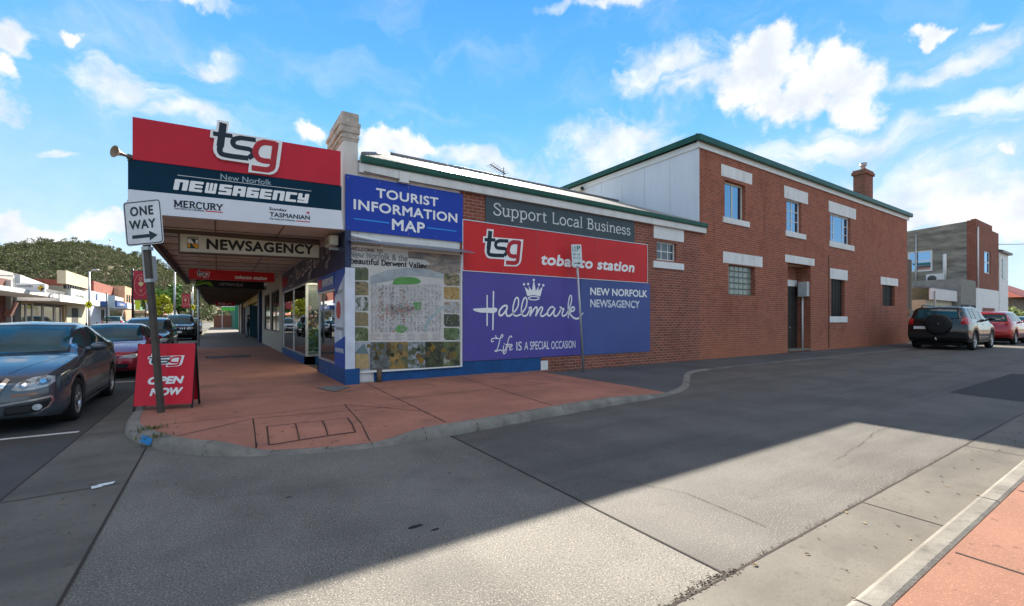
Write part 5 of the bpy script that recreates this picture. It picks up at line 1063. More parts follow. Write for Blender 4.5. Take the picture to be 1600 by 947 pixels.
class Car:
    def __init__(s, spec):
        s.__dict__.update(spec); s.top_ = smooth_tab(s.top); s.hw_ = smooth_tab(s.hw); s.roof_ = smooth_tab(s.roof)
    def section(s, x):
        zb, w, zt = ip(s.bot, x), ip(s.hw_, x), ip(s.top_, x)
        for wx in s.wheels:
            d = abs(x-wx)
            if d < s.arch: zb = max(zb, s.r+math.sqrt(s.arch**2-d*d)*1.0)
        zs = zt-s.shoulder; zb = min(zb, zs-.03); gh = s.roof[0][0] <= x <= s.roof[-1][0]
        zr = max(ip(s.roof_, x), zt) if gh else zt
        g = min(1, max(0, (zr-zt)/.12)); low = ip(s.bot, x)
        def side(t): return zb+(zs-zb)*t
        P = [(0, zb), (w*.86, zb), (w*(.955 if zb <= low+.01 else .985), zb), (w*.99, side(.22)), (w*1.0, side(.5)), (w*.992, side(.8)), (w*.97, zs)]
        hood = [(w*.93, zt-.035), (w*.84, zt-.012), (w*.68, zt+.004), (w*.4, zt+.018), (0, zt+.026)]
        wr = s.rail*w; cab = [(w*.935, zt+.01), (w*.93+(wr-w*.93)*.55, zt+(zr-zt)*.55), (wr+.015, zr-.07*min(1, (zr-zt)/.2)), (wr*.86, zr-.012), (0, zr+.022)]
        P += [(h[0]+(c[0]-h[0])*g, h[1]+(c[1]-h[1])*g) for h, c in zip(hood, cab)]
        return P
    def body(s):
        xs = set(np.linspace(0, s.L, 90)) | set(np.linspace(0, .18, 8)) | set(np.linspace(s.L-.18, s.L, 8))
        for wx in s.wheels: xs |= set(wx+s.arch*np.sin(np.linspace(-1.57, 1.57, 25))) | {wx-s.arch-.004, wx+s.arch+.004}
        xs = sorted(x for x in xs if 0 <= x <= s.L); xs = [x for i, x in enumerate(xs) if i == 0 or x-xs[i-1] > .003]
        V, F = [], []; n = None
        for x in xs:
            P = s.section(x); ring = [(x, y, z) for y, z in P]+[(x, -y, z) for y, z in P[-2:0:-1]]; n = len(ring); V += ring
        for i in range(len(xs)-1):
            for j in range(n): F.append((i*n+j, i*n+(j+1) % n, (i+1)*n+(j+1) % n, (i+1)*n+j))
        F.append(tuple(range(n))); F.append(tuple(range((len(xs)-1)*n, len(xs)*n)))
        return V, F
    def make(s, name, label, paint, loc, rot, scale=1.0, group=None, detail=2, cat='car'):
        r = thing(name, (0, 0, 0), label, cat, group); V, F = s.body()
        mb = MB(); mb.add(V, F, True); bo = mb.build('body', paint, r)
        s.bv = BVHTree.FromPolygons([Vector(v) for v in V], F); s.root = r
        mb = MB(); mb.box(.25, s.L-.25, -s.W*.36, s.W*.36, .16, .5); mb.build('underbody', under_m, r)
        mb = MB()
        for wx in s.wheels:
            for sg in (-1, 1):
                mb = MB(); n = 18; ang = np.linspace(-.25, math.pi+.25, n); y0, y1 = sg*s.W*.30, sg*(s.W/2-.035)
                mb.add([(wx+s.arch*.985*math.cos(a), y, s.r+s.arch*.985*math.sin(a)) for a in ang for y in (y0, y1)], [(2*i, 2*i+1, 2*i+3, 2*i+2) for i in range(n-1)], True); mb.build('wheel_arch', under_m, r)
        for wx in s.wheels:
            for sg in (-1, 1): s.wheel(r, wx, sg)
        s.details(s, r, detail)
        r.scale = (scale,)*3; r.rotation_euler = (0, 0, rot)
        r.location = loc; return r
    def wheel(s, r, wx, sg):
        R = s.r; yo = sg*(s.W/2-.02); ax = (0, sg, 0); c = (wx, yo-sg*.2, R)
        mb = MB(); mb.lathe([(R*.62, 0), (R*.95, .01), (R, .04), (R, .17), (R*.96, .195), (R*.80, .20), (R*.68, .19), (R*.66, .15)], c, ax, 32); o = mb.build('wheel', tyre_m, r)
        mb = MB(); mb.lathe([(R*.69, .188), (R*.655, .19), (R*.62, .17), (R*.60, .08), (R*.2, .07)], c, ax, 32)
        for k in range(s.spokes):
            a = 2*math.pi*k/s.spokes
            for da in ((-.13, .13) if s.spokes <= 6 else (0,)):
                a2 = a+da; u = Vector((math.cos(a2), 0, math.sin(a2))); v = Vector((-math.sin(a2), 0, math.cos(a2))); fr = Frame(Vector(c)+Vector(ax)*.165, u, v, Vector(ax)); wd = R*.075
                mb.prism([(R*.12, -wd*.8), (R*.64, -wd), (R*.64, wd), (R*.12, wd*.8)], fr, -.03, .012)
        mb.lathe([(R*.2, .165), (R*.17, .18), (0, .182)], c, ax, 16); mb.build('rim', rim_m, o)
        mb = MB(); mb.lathe([(R*.61, .06), (0, .06)], c, ax, 24); mb.build('brake', mat('brake_dark', (.03, .03, .032), .5, metal=.5), o)
    def decal(s, name, poly, axis, m, off=.004, cuts=2, parent=None, half=None):
        """a patch that lies on the bodywork: polygon seen along an axis, laid on the surface"""
        bm = bmesh.new(); vs = [bm.verts.new((a, b, 0)) for a, b in poly]; bm.faces.new(vs); bmesh.ops.triangulate(bm, faces=bm.faces)
        for _ in range(cuts+2 if cuts > 2 else cuts): bmesh.ops.subdivide_edges(bm, edges=[e for e in bm.edges if e.calc_length() > (.025 if cuts > 2 else .05)], cuts=1, use_grid_fill=True)
        dead = []
        for v in bm.verts:
            a, b = v.co.x, v.co.y
            if axis == 'f': o, d = Vector((-2, a, b)), Vector((1, 0, 0))
            elif axis == 'r': o, d = Vector((s.L+2, a, b)), Vector((-1, 0, 0))
            elif axis == 't': o, d = Vector((a, b, 4)), Vector((0, 0, -1))
            else: o, d = Vector((a, (3 if axis == 'l' else -3), b)), Vector((0, -1 if axis == 'l' else 1, 0))
            h = s.bv.ray_cast(o, d)
            if h[0] is None: dead.append(v); continue
            n = h[1] if h[1].dot(d) < 0 else -h[1]
            v.co = h[0]+n*off*.3-d*off
        if dead: bmesh.ops.delete(bm, geom=dead, context='VERTS')
        me = bpy.data.meshes.new(name); bm.to_mesh(me); bm.free(); me.polygons.foreach_set('use_smooth', [True]*len(me.polygons))
        o = bpy.data.objects.new(name, me); COL.objects.link(o); me.materials.append(m); o.parent = parent or s.root; return o
    def line(s, name, pts, axis, m, w=.01, off=.006, parent=None):
        out = []
        P = [Vector((a, b)) for a, b in pts]
        L_, R_ = [], []
        for i, p in enumerate(P):
            d = (P[min(i+1, len(P)-1)]-P[max(i-1, 0)]).normalized(); n = Vector((-d.y, d.x))*w/2; L_.append(tuple(p+n)); R_.append(tuple(p-n))
        return s.decal(name, L_+R_[::-1], axis, m, off, 2, parent)
    def side_glass(s, spans, up=.085, dn=.03):
        for (xa, xb) in spans:
            for ax in 'lr':
                ax_ = 'l' if ax == 'l' else 'x'; xs = np.linspace(xa, xb, 9)
                lo = [(x, ip(s.top_, x)+dn) for x in xs]; hi = [(x, max(ip(s.top_, x)+dn+.006, ip(s.roof_, x)-up)) for x in xs]
                s.decal('side_window', lo+hi[::-1], ax_, car_glass, .005)
    def mirror(s, x, z, m):
        for sg in (-1, 1):
            mb = MB(); mb.ball((x, sg*(s.W/2+.085), z), .11, 3, (.62, 1.0, .62)); mb.tube([(x+.02, sg*(s.W/2-.08), z-.05), (x, sg*(s.W/2+.05), z-.02)], [.04, .03], 8); mb.build('mirror', m, s.root)
    def wscreen(s, zlo, zhi, wl, wh, axis='f', name='windscreen', m=None):
        e = .028; s.decal('window_seal', [(-wl-e, zlo-e), (0, zlo-.015-e), (wl+e, zlo-e), (wh+e, zhi+e), (0, zhi+.015+e), (-wh-e, zhi+e)], axis, car_black, .006, 4)
        s.decal(name, [(-wl, zlo), (0, zlo-.015), (wl, zlo), (wh, zhi), (0, zhi+.015), (-wh, zhi)], axis, m or car_glass, .012, 4)

def sedan_details(s, r, lod):
    s.wscreen(ip(s.top_, s.roof[0][0])+.045, s.H-.075, s.W*.372, s.W*.305)
    s.wscreen(s.top_[-1][1]+.30 if lod < 0 else s.rear_lo, s.H-.11, s.W*.39, s.W*.33, 'r', 'rear_window')
    s.side_glass(s.glass)
    s.mirror(s.roof[0][0]+.42, ip(s.top_, s.roof[0][0])+.09, s.paint)
    for sg in (1, -1):
        s.decal('headlight', [(sg*a, b) for a, b in s.head], 'f', lamp_clear, .006, 3)
        s.decal('tail_light', [(sg*a, b) for a, b in s.tail], 'r', lamp_red, .006, 3)
        ax = 'l' if sg > 0 else 'x'
        if lod > 1:
            zt = ip(s.top_, 2.3)
            for x in s.doors: s.decal('door_seam', [(x, .34), (x+.008, .34), (x+.02, zt-.02), (x+.008, zt-.02)], ax, car_black, .0025)
            for x in s.handles: s.decal('door_handle', [(x, zt-.16), (x+.2, zt-.15), (x+.2, zt-.125), (x, zt-.13)], ax, s.handle_m, .014)
            s.line('sill_trim', [(s.wheels[0]+s.arch+.06, .235), (s.wheels[1]-s.arch-.06, .25)], ax, s.sill_m, .03)
    s.decal('grille', s.grille, 'f', car_black, .005, 3); s.decal('lower_grille', s.intake, 'f', car_black, .005, 3)
    s.decal('number_plate', [(-.19, s.plate_z), (.19, s.plate_z), (.19, s.plate_z+.11), (-.19, s.plate_z+.11)], 'f', plate_m, .012)
    s.decal('number_plate', [(-.19, .62), (.19, .62), (.19, .73), (-.19, .73)], 'r', plate_m, .012)
SED = dict(L=4.55, W=1.78, H=1.46, wheels=(.90, 3.48), r=.315, arch=.365, spokes=5, shoulder=.10, rail=.665,
  top=[(0, .66), (.05, .715), (.15, .765), (.45, .855), (.9, .935), (1.3, .985), (2.2, 1.0), (3.3, 1.03), (3.9, 1.06), (4.35, 1.05), (4.5, .98), (4.55, .90)],
  hw=[(0, .58), (.04, .66), (.12, .745), (.3, .82), (.6, .865), (1.0, .885), (2.2, .89), (3.4, .885), (4.0, .85), (4.35, .78), (4.5, .69), (4.55, .60)],
  roof=[(1.18, .98), (1.45, 1.13), (1.8, 1.30), (2.1, 1.405), (2.5, 1.455), (3.0, 1.445), (3.4, 1.37), (3.75, 1.22), (4.05, 1.05)],
  bot=[(0, .30), (.06, .22), (.3, .185), (1, .18), (3.5, .19), (4.3, .24), (4.55, .38)], rear_lo=1.10,
  glass=[(1.62, 2.42), (2.50, 3.22), (3.27, 3.62)], doors=(1.52, 2.46, 3.28), handles=(2.2, 3.05),
  head=[(.40, .60), (.46, .575), (.60, .585), (.72, .615), (.765, .665), (.755, .735), (.69, .755), (.58, .74), (.46, .685)],
  tail=[(.50, .78), (.78, .78), (.78, .98), (.52, .95)], plate_z=.44,
  grille=[(-.33, .72), (-.22, .545), (.22, .545), (.33, .72)], intake=[(-.26, .50), (.26, .50), (.22, .30), (-.22, .30)],
  details=sedan_details, handle_m=chrome, sill_m=chrome)
def paint(name, c, **k): return mat(name, c, .22, metal=k.get('metal', .35), var=.03, coat=1.0)
grey_p = paint('paint_grey', (.075, .086, .105), metal=.35); maroon_p = paint('paint_maroon', (.30, .010, .030)); darkblue_p = paint('paint_dark_blue', (.018, .026, .036)); black_p = paint('paint_black', (.010, .010, .011), metal=.1)
red_p = paint('paint_red', (.36, .014, .02)); white_p = paint('paint_white', (.62, .62, .62), metal=0); silver_p = paint('paint_silver', (.40, .42, .44), metal=.6); red2_p = paint('paint_dull_red', (.30, .03, .03))

# grey sedan, front corner: the nearest car, with its own grille, bumper trim and lamps
def grey_details(s, r, lod):
    sedan_details(s, r, lod)
    for z in (.575, .61, .645, .68): s.line('grille_bar', [(-.2-(z-.545)*.62, z), (.2+(z-.545)*.62, z)], 'f', chrome, .012, .010)
    s.line('grille_surround', [(-.36, .735), (-.30, .62), (-.255, .50), (-.22, .33)], 'f', chrome, .05, .012); s.line('grille_surround', [(.36, .735), (.30, .62), (.255, .50), (.22, .33)], 'f', chrome, .05, .012)
    s.line('grille_surround', [(-.25, .525), (.25, .525)], 'f', chrome, .055, .012)
    for z in (.33, .37, .41, .45): s.line('intake_bar', [(-.2, z), (.2, z)], 'f', mat('dark_grille_bar', (.05, .05, .052), .4), .010, .010)
    for sg in (1, -1):
        s.decal('fog_lamp_recess', [(sg*a, b) for a, b in [(.33, .27), (.60, .285), (.72, .34), (.73, .43), (.60, .405), (.34, .375)]], 'f', car_black, .005, 3)
        for z in (.30, .325, .35): s.line('recess_bar', [(sg*.36, z), (sg*.58, z+.012)], 'f', mat('dark_grille_bar', (.05, .05, .052)), .007, .009)
        s.line('bumper_trim', [(sg*.30, .405), (sg*.45, .43), (sg*.62, .455), (sg*.745, .475)], 'f', mat('satin_trim', (.5, .5, .52), .25, metal=.9), .026, .012)
        s.line('bumper_trim', [(sg*.745, .475), (sg*.755, .42), (sg*.72, .34), (sg*.66, .30)], 'f', mat('satin_trim', (.5, .5, .52)), .02, .012)
        s.decal('fog_lamp', [(sg*(.63+.042*math.cos(t)), .352+.042*math.sin(t)) for t in np.linspace(0, 6.28, 17)[:-1]], 'f', lamp_clear, .012, 2)
        s.decal('side_marker', [(sg*.40, .500), (sg*.40, .535), (sg*.60, .545), (sg*.66, .53), (sg*.60, .515)], 'f', mat('marker_lens', (.28, .15, .11), .15, coat=.8), .006, 2)
        for (cx, cz, q) in ((.52, .655, .055), (.67, .69, .06)):
            s.decal('lamp_lens', [(sg*(cx+q*math.cos(t)), cz+q*math.sin(t)) for t in np.linspace(0, 6.28, 17)[:-1]], 'f', mat('lamp_bowl', (.18, .19, .2), .1, metal=.7, coat=1), .009, 2)
            s.decal('lamp_bulb', [(sg*(cx+q*.45*math.cos(t)), cz+q*.45*math.sin(t)) for t in np.linspace(0, 6.28, 13)[:-1]], 'f', chrome, .011, 1)
        s.line('window_trim', [(x, max(ip(s.top_, x)+.03, ip(s.roof_, x)-.07)) for x in np.linspace(1.5, 3.75, 16)], 'l' if sg > 0 else 'x', chrome, .014, .008)
        s.line('bonnet_seam', [(x, sg*(.28+.42*min(1, (x-.1)/1.0)**.8)) for x in np.linspace(.16, 1.12, 12)], 't', car_black, .006, .003)
    s.line('bumper_seam', [(-.80, .60), (-.6, .575), (-.4, .60), (.4, .60), (.6, .575), (.8, .60)], 'f', car_black, .005, .003) if False else None
    for sg in (1, -1):
        mb = MB(); mb.ball((2.2, sg*.36, 1.02), .13, 2, (.5, 1, 1.2))
    s.decal('dashboard_reflection', [(-.5, 1.06), (.5, 1.06), (.45, 1.1), (-.45, 1.1)], 'f', car_glass, .007, 1)
g = dict(SED); g.update(details=grey_details, paint=grey_p)
Car(g).make('parked_car', 'dark grey sedan with a chrome grille parked nearest at the kerb', grey_p, (-2.62, 8.36, 0), math.pi/2, 1.0, 'cars parked along the near kerb')
m2 = dict(SED); m2.update(paint=maroon_p, handle_m=car_black, sill_m=car_black, spokes=7, H=1.40, L=4.6, rear_lo=1.06, plate_z=.40,
  top=[(0, .60), (.05, .66), (.15, .70), (.5, .80), (.95, .88), (1.3, .935), (2.2, .96), (3.3, .99), (3.9, 1.0), (4.4, .97), (4.6, .82)],
  roof=[(1.15, .93), (1.5, 1.1), (1.9, 1.29), (2.25, 1.375), (2.6, 1.40), (3.0, 1.38), (3.5, 1.25), (4.0, 1.0)],
  head=[(.36, .545), (.62, .535), (.76, .57), (.80, .63), (.66, .65), (.42, .60)], grille=[(-.36, .60), (-.30, .53), (.30, .53), (.36, .60)], intake=[(-.55, .40), (.55, .40), (.50, .27), (-.50, .27)], tail=[(.45, .72), (.78, .72), (.78, .86), (.45, .86)])
Car(m2).make('parked_car', 'maroon low sedan parked right behind the grey sedan', maroon_p, (-2.42, 14.75, 0), math.pi/2, 1.0, 'cars parked along the near kerb')
SUV = dict(L=4.3, W=1.84, H=1.70, wheels=(.86, 3.42), r=.36, arch=.42, spokes=5, shoulder=.11, rail=.70,
  top=[(0, .78), (.05, .88), (.15, .95), (.5, 1.03), (.95, 1.09), (1.25, 1.12), (2.4, 1.13), (3.6, 1.16), (4.2, 1.15), (4.3, 1.12)],
  hw=[(0, .66), (.05, .74), (.15, .82), (.4, .885), (.9, .915), (2.4, .92), (3.7, .91), (4.1, .87), (4.25, .82), (4.3, .79)],
  roof=[(1.05, 1.11), (1.4, 1.33), (1.75, 1.53), (2.1, 1.65), (2.6, 1.70), (3.4, 1.69), (3.9, 1.64), (4.08, 1.56), (4.22, 1.32), (4.29, 1.14)],
  bot=[(0, .42), (.1, .33), (.4, .28), (3.9, .28), (4.2, .36), (4.3, .46)], rear_lo=1.20,
  glass=[(1.62, 2.32), (2.40, 3.12), (3.2, 3.72)], doors=(1.5, 2.36, 3.16), handles=(2.1, 2.95),
  head=[(.44, .72), (.74, .74), (.84, .82), (.80, .90), (.5, .86)], tail=[(.64, .98), (.86, .98), (.86, 1.28), (.72, 1.25)], plate_z=.52,
  grille=[(-.42, .86), (-.38, .70), (.38, .70), (.42, .86)], intake=[(-.5, .56), (.5, .56), (.45, .40), (-.45, .40)], details=sedan_details, handle_m=car_black, sill_m=car_black)
def rack_(s):
    for sg in (1, -1):
        mb = MB(); mb.tube([(1.9, sg*.60, 1.66), (2.0, sg*.60, 1.745), (3.6, sg*.58, 1.745), (3.75, sg*.58, 1.67)], .022, 8); mb.build('roof_rail', car_black, s.root)
def suv_details(s, r, lod): sedan_details(s, r, lod); rack_(s)
d3 = dict(SUV); d3.update(paint=darkblue_p, details=sedan_details, H=1.62)
Car(d3).make('parked_car', 'dark blue wagon parked behind the maroon sedan', darkblue_p, (-2.3, 20.8, 0), math.pi/2, .94, 'cars parked along the near kerb')
def jeep_details(s, r, lod):
    suv_details(s, r, lod)
    for k in range(7): s.line('grille_slot', [(-.33+k*.11, .72), (-.33+k*.11, .85)], 'f', chrome, .03, .010)
j4 = dict(SUV); j4.update(paint=black_p, details=jeep_details)
Car(j4).make('parked_car', 'black four wheel drive with slotted chrome grille facing up the street', black_p, (-2.35, 39.6, 0), math.pi/2, 1.12, 'cars parked along the near kerb')
w5 = dict(SUV); w5.update(paint=white_p)
Car(w5).make('parked_car', 'small white wagon far down the near side of the street', white_p, (-2.3, 56, 0), math.pi/2, 1.0, 'cars parked along the near kerb', 1)
s6 = dict(SED); s6.update(paint=silver_p)
Car(s6).make('parked_car', 'dark silver car beyond the black four wheel drive', silver_p, (-7.6, 60, 0), math.pi/2, 1.0, 'cars parked along the near kerb', 1)
r7 = dict(SED); r7.update(paint=red2_p)
Car(r7).make('parked_car', 'dull red sedan parked across the street before the brick shop', red2_p, (-11.2, 37.3, 0), -math.pi/2, 1.0, 'cars parked across the street', 1)
v8 = dict(SUV); v8.update(paint=white_p, H=1.9)
Car(v8).make('parked_car', 'white van parked across the street by the blue shops', white_p, (-10.6, 76, 0), -math.pi/2, 1.15, 'cars parked across the street', 1, 'van')
# black four wheel drive in the lane, seen from behind, with the spare wheel on its tailgate
def rav_details(s, r, lod):
    s.wscreen(1.22, 1.56, .60, .54, 'r', 'rear_window'); s.wscreen(1.16, 1.62, .74, .60); s.side_glass(s.glass); s.mirror(1.5, 1.2, s.paint); rack_(s)
    for sg in (1, -1):
        ax = 'l' if sg > 0 else 'x'; s.decal('tail_light', [(sg*a, b) for a, b in [(.68, 1.0), (.86, .98), (.87, 1.22), (.80, 1.28), (.70, 1.2)]], 'r', lamp_red, .008, 3)
        s.decal('tail_light', [(3.98, 1.0), (4.24, .99), (4.22, 1.2), (4.05, 1.22)], ax, lamp_red, .008, 3)
        s.decal('reflector', [(sg*.60, .60), (sg*.78, .60), (sg*.78, .64), (sg*.60, .64)], 'r', lamp_red, .012, 1)
        s.decal('wheel_trim', [(3.42+(.42+q)*math.cos(t), .36+(.42+q)*math.sin(t)) for q, ts in ((.07, np.linspace(0, 3.14, 17)), (.005, np.linspace(3.14, 0, 17))) for t in ts], ax, car_black, .006, 2)
        s.decal('wheel_trim', [(.86+(.42+q)*math.cos(t), .36+(.42+q)*math.sin(t)) for q, ts in ((.07, np.linspace(0, 3.14, 17)), (.005, np.linspace(3.14, 0, 17))) for t in ts], ax, car_black, .006, 2)
        s.line('sill_trim', [(1.36, .34), (2.92, .34)], ax, car_black, .12, .01)
        for x in s.doors: s.decal('door_seam', [(x, .42), (x+.01, .42), (x+.02, 1.1), (x+.01, 1.1)], ax, car_black, .0025)
        for x in s.handles: s.decal('door_handle', [(x, .96), (x+.2, .97), (x+.2, 1.0), (x, .99)], ax, s.paint, .016)
    s.decal('rear_bumper', [(-.84, .42), (.84, .42), (.86, .66), (.6, .70), (-.6, .70), (-.86, .66)], 'r', car_black, .02, 3)
    s.decal('number_plate', [(-.68, .80), (-.32, .80), (-.32, .91), (-.68, .91)], 'r', plate_m, .012)
    mb = MB(); mb.lathe([(0, 0), (.34, 0), (.37, .03), (.375, .16), (.34, .21), (.27, .235), (0, .245)], (4.24, .06, .98), (1, 0, 0), 36); o = mb.build('spare_wheel', tyre_m, r)
    mb = MB(); mb.lathe([(.378, .02), (.40, .05), (.40, .12), (.378, .15)], (4.24, .06, .98), (1, 0, 0), 36); mb.lathe([(.06, .246), (.05, .25), (0, .251)], (4.24, .06, .98), (1, 0, 0), 12); mb.build('spare_cover', black_p, o)
    mb = MB(); mb.tube([(4.2, 0, .40), (4.42, 0, .40)], .03, 8); mb.ball((4.44, 0, .45), .035, 2); mb.build('tow_ball', chrome, r)
    s.decal('headlight', [(.44, .72), (.74, .74), (.84, .82), (.80, .90), (.5, .86)], 'f', lamp_clear); s.decal('headlight', [(-.44, .72), (-.74, .74), (-.84, .82), (-.80, .90), (-.5, .86)], 'f', lamp_clear)
rv = dict(SUV); rv.update(paint=black_p, details=rav_details, rail=.76,
  hw=[(0, .66), (.05, .74), (.15, .82), (.4, .885), (.9, .915), (2.4, .92), (3.7, .92), (4.1, .90), (4.25, .88), (4.3, .86)],
  roof=[(1.05, 1.11), (1.4, 1.33), (1.75, 1.53), (2.1, 1.65), (2.6, 1.70), (3.4, 1.69), (3.95, 1.66), (4.14, 1.60), (4.24, 1.36), (4.29, 1.14)])
def place_rear(spec, name, label, pnt, rear_x, y_mid, sc, rot=math.pi):
    # rear bumper at rear_x, pointing along +x
    return Car(spec).make(name, label, pnt, (rear_x+spec['L']*sc*math.cos(math.pi-rot)*1.0, y_mid, 0), rot, sc, 'cars parked in the lane')
place_rear(rv, 'parked_car', 'black four wheel drive with a spare wheel on its tailgate', black_p, 30.2, 7.1, 1.30)
h9 = dict(SUV); h9.update(paint=red_p, H=1.6)
place_rear(h9, 'parked_car', 'bright red hatchback parked beyond the black four wheel drive', red_p, 39.5, 7.0, 1.2)
h10 = dict(SED); h10.update(paint=darkblue_p)
place_rear(h10, 'parked_car', 'dark car at the right edge beyond the red hatchback', darkblue_p, 47.5, 7.0, 1.2)
# ------------------------------------------------------------ yard and buildings up the lane
conc_wall = mat('board_marked_concrete', (.23, .215, .18), .9, var=.45, vs=1.6, dirt=.6, stretch=(.35, .35, 1.5), bump=.3, bs=14)
FC = FF(53.0)     # side of the concrete building, faces west
cw = thing('concrete_building', (53, 10, 0), 'two storey board marked concrete building with a red brick front corner', 'building')
yb0 = XF(1420, 391, 53)[0]
hy0, hz1 = XF(1457, 390, 53); hy1, _ = XF(1418, 390, 53); hz0 = XF(1457, 423, 53)[1]
mb = MB(); wall_mb(mb, FC, -20, -10.55, 0, 9.35, [(-hy1, -hy0, hz0, hz1)], t=.3); mb.add([(53, 20, 9.35), (53, 10.55, 9.35), (53, 10.55, 9.85), (53.3, 20, 9.35), (53.3, 10.55, 9.35), (53.3, 10.55, 9.85)], [(0, 1, 2), (3, 4, 5), (0, 2, 5, 3), (1, 2, 5, 4)]); mb.box(53.3, 60.8, 19.8, 20, 0, 9); mb.build('side_wall', conc_wall, cw)
mb = MB(); wall_mb(mb, LN, 53.0, 60.9, 4.2, 9.55, [(55.75, 58.0, 5.6, 7.6)], t=.3); mb.box(52.99, 53.3, 10.302, 10.55, 4.2, 9.9); mb.box(52.98, 58.5, 10.0, 10.3, 9.56, 9.98); mb.box(60.6, 60.9, 10.3, 19.8, 0, 9.5); mb.build('front_wall', brick_far, cw)
mb = MB(); mb.box(52.98, 60.9, 9.985, 10.3, 0, 4.195); mb.build('white_base', wpaint, cw); mb = MB(); mb.box(55, 59.2, 9.96, 9.984, .3, 2.55); mb.build('brick_panel', brick_far, cw)
window(cw, LN, 55.75, 58.0, 5.6, 7.6, back=.1, fw=.12, mull=(), bars=((.05, .95, .5, .1),)); window(cw, FC, -hy1, -hy0, hz0, hz1, back=.05, fw=.14, bars=((.04, .96, .5, .12),))
mb = MB(); mb.box(53.4, 60.5, 10.4, 19.7, 9.0, 9.1); mb.build('roof', roof_iron, cw); mb = MB(); mb.box(55, 55.1, 10.4, 19.5, 0, 9); mb.box(53.4, 60, 13, 13.1, 0, 9); mb.build('inner_wall', room_m, cw)
mb = MB(); x_ = W(1526, 400)[0]; mb.tube([(53.25, 9.93, 4.2), (53.25, 9.93, 9.3)], .06, 8); a, z_ = XF(1476, 400, 52.9); mb.tube([(52.92, XF(1476, 0, 52.9)[0], XF(1476, 437, 52.9)[1]), (52.92, XF(1476, 0, 52.9)[0], XF(1476, 397, 52.9)[1])], .13, 8); mb.build('pipe', wpaint, cw)
mb = MB(); y_ = XF(1431, 0, 52.9)[0]; mb.tube([(52.92, y_, 3), (52.92, y_, XF(1431, 366, 52.9)[1])], .08, 8); mb.build('vent_pipe', steel, cw)
y1_, z1_ = XF(1447, 429, 52.6); y0_, z0_ = XF(1475, 442, 52.6)
ac = thing('air_conditioner', (52.7, (y0_+y1_)/2, z0_), 'white outdoor air conditioner unit hung on the concrete wall', 'air conditioner')
mb = MB(); mb.box(52.55, 52.9, y0_, y1_, z0_, z1_); mb.build('case', wpaint, ac, bevel=.03); mb = MB(); yc = y0_+(y1_-y0_)*.66; mb.lathe([(.30, 0), (.30, .03), (0, .04)], (52.56, yc, (z0_+z1_)/2), (-1, 0, 0), 20); mb.build('fan_grille', mat('fan_dark', (.08, .08, .08), .5), ac); mb = MB(); mb.box(52.6, 52.99, y0_+.2, y0_+.26, z0_-.08, z0_-.005); mb.box(52.6, 52.99, y1_-.26, y1_-.2, z0_-.08, z0_-.005); mb.build('bracket', steel, ac)
pc = thing('porch_block', (50.5, 10, 0), 'rendered concrete porch block with a doorway beside the concrete building', 'building')
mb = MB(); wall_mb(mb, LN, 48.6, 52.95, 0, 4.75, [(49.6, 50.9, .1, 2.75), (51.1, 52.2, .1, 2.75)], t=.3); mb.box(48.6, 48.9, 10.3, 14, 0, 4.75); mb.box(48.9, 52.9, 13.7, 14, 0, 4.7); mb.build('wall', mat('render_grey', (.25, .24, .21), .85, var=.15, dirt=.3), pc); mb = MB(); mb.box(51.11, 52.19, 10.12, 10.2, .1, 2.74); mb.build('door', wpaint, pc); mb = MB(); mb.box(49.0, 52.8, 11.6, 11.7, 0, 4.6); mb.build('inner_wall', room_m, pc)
sd = thing('lean_to_shed', (45, 10.3, 0), 'low lean-to shed with a white barge board and cream roller doors', 'shed')
mb = MB(); mb.box(42.2, 48.5, 10.5, 14, 0, 2.95); mb.build('wall', mat('shed_cream', (.50, .45, .33), .7, dirt=.3), sd); mb = MB()
for k in range(14): mb.box(44.2, 46.8, 10.46, 10.495, .1+k*.19, .27+k*.19)
mb.build('roller_door', mat('roller_cream', (.52, .46, .30), .6), sd); mb = MB(); mb.box(42.1, 48.55, 10.2, 10.3, 2.95, 3.75); mb.build('barge_board', wpaint_old, sd); mb = MB(); mb.add([(42, 10.2, 3.76), (48.55, 10.2, 3.76), (48.55, 14.2, 4.3), (42, 14.2, 4.3), (42, 10.2, 3.82), (48.55, 10.2, 3.82), (48.55, 14.2, 4.36), (42, 14.2, 4.36)], [(0, 1, 2, 3), (4, 5, 6, 7), (0, 1, 5, 4), (1, 2, 6, 5), (2, 3, 7, 6), (3, 0, 4, 7)]); mb.build('roof', mat('shed_roof', (.16, .19, .24), .5), sd); mb = MB(); mb.tube([(42.6, 10.1, .1), (42.6, 10.1, 3.5), (42.4, 10.1, 3.6)], .06, 8); mb.build('downpipe', wpaint, sd)
yw = mb = MB(); mb.box(37.1, 42.0, 10.0, 10.25, 0, 2.05); mb.box(37.05, 42.05, 9.96, 10.29, 2.05, 2.13); tag(mb.build('yard_wall', conc_wall), 'low weathered concrete wall joining the brick building to the shed', 'wall')
mb = MB()
for i in range(14): x = 37.0+i*.13; mb.box(x, x+.1, 10.32+.03*(i % 2), 10.36+.03*(i % 2), 0, 5.5)
tag(mb.build('sheet_screen', mat('sheet_brown', (.15, .125, .105), .6, dirt=.3)), 'tall grey brown corrugated sheet screen beside the brick building end', 'fence')
wb_ = thing('weatherboard_house', (62.5, 10, 0), 'narrow white weatherboard building behind the brick corner', 'building')
mb = MB(); z0w = 0
for k in range(30): mb.box(61.0, 64.6, 9.96+.012*(k % 2), 16, k*.26, k*.26+.255)
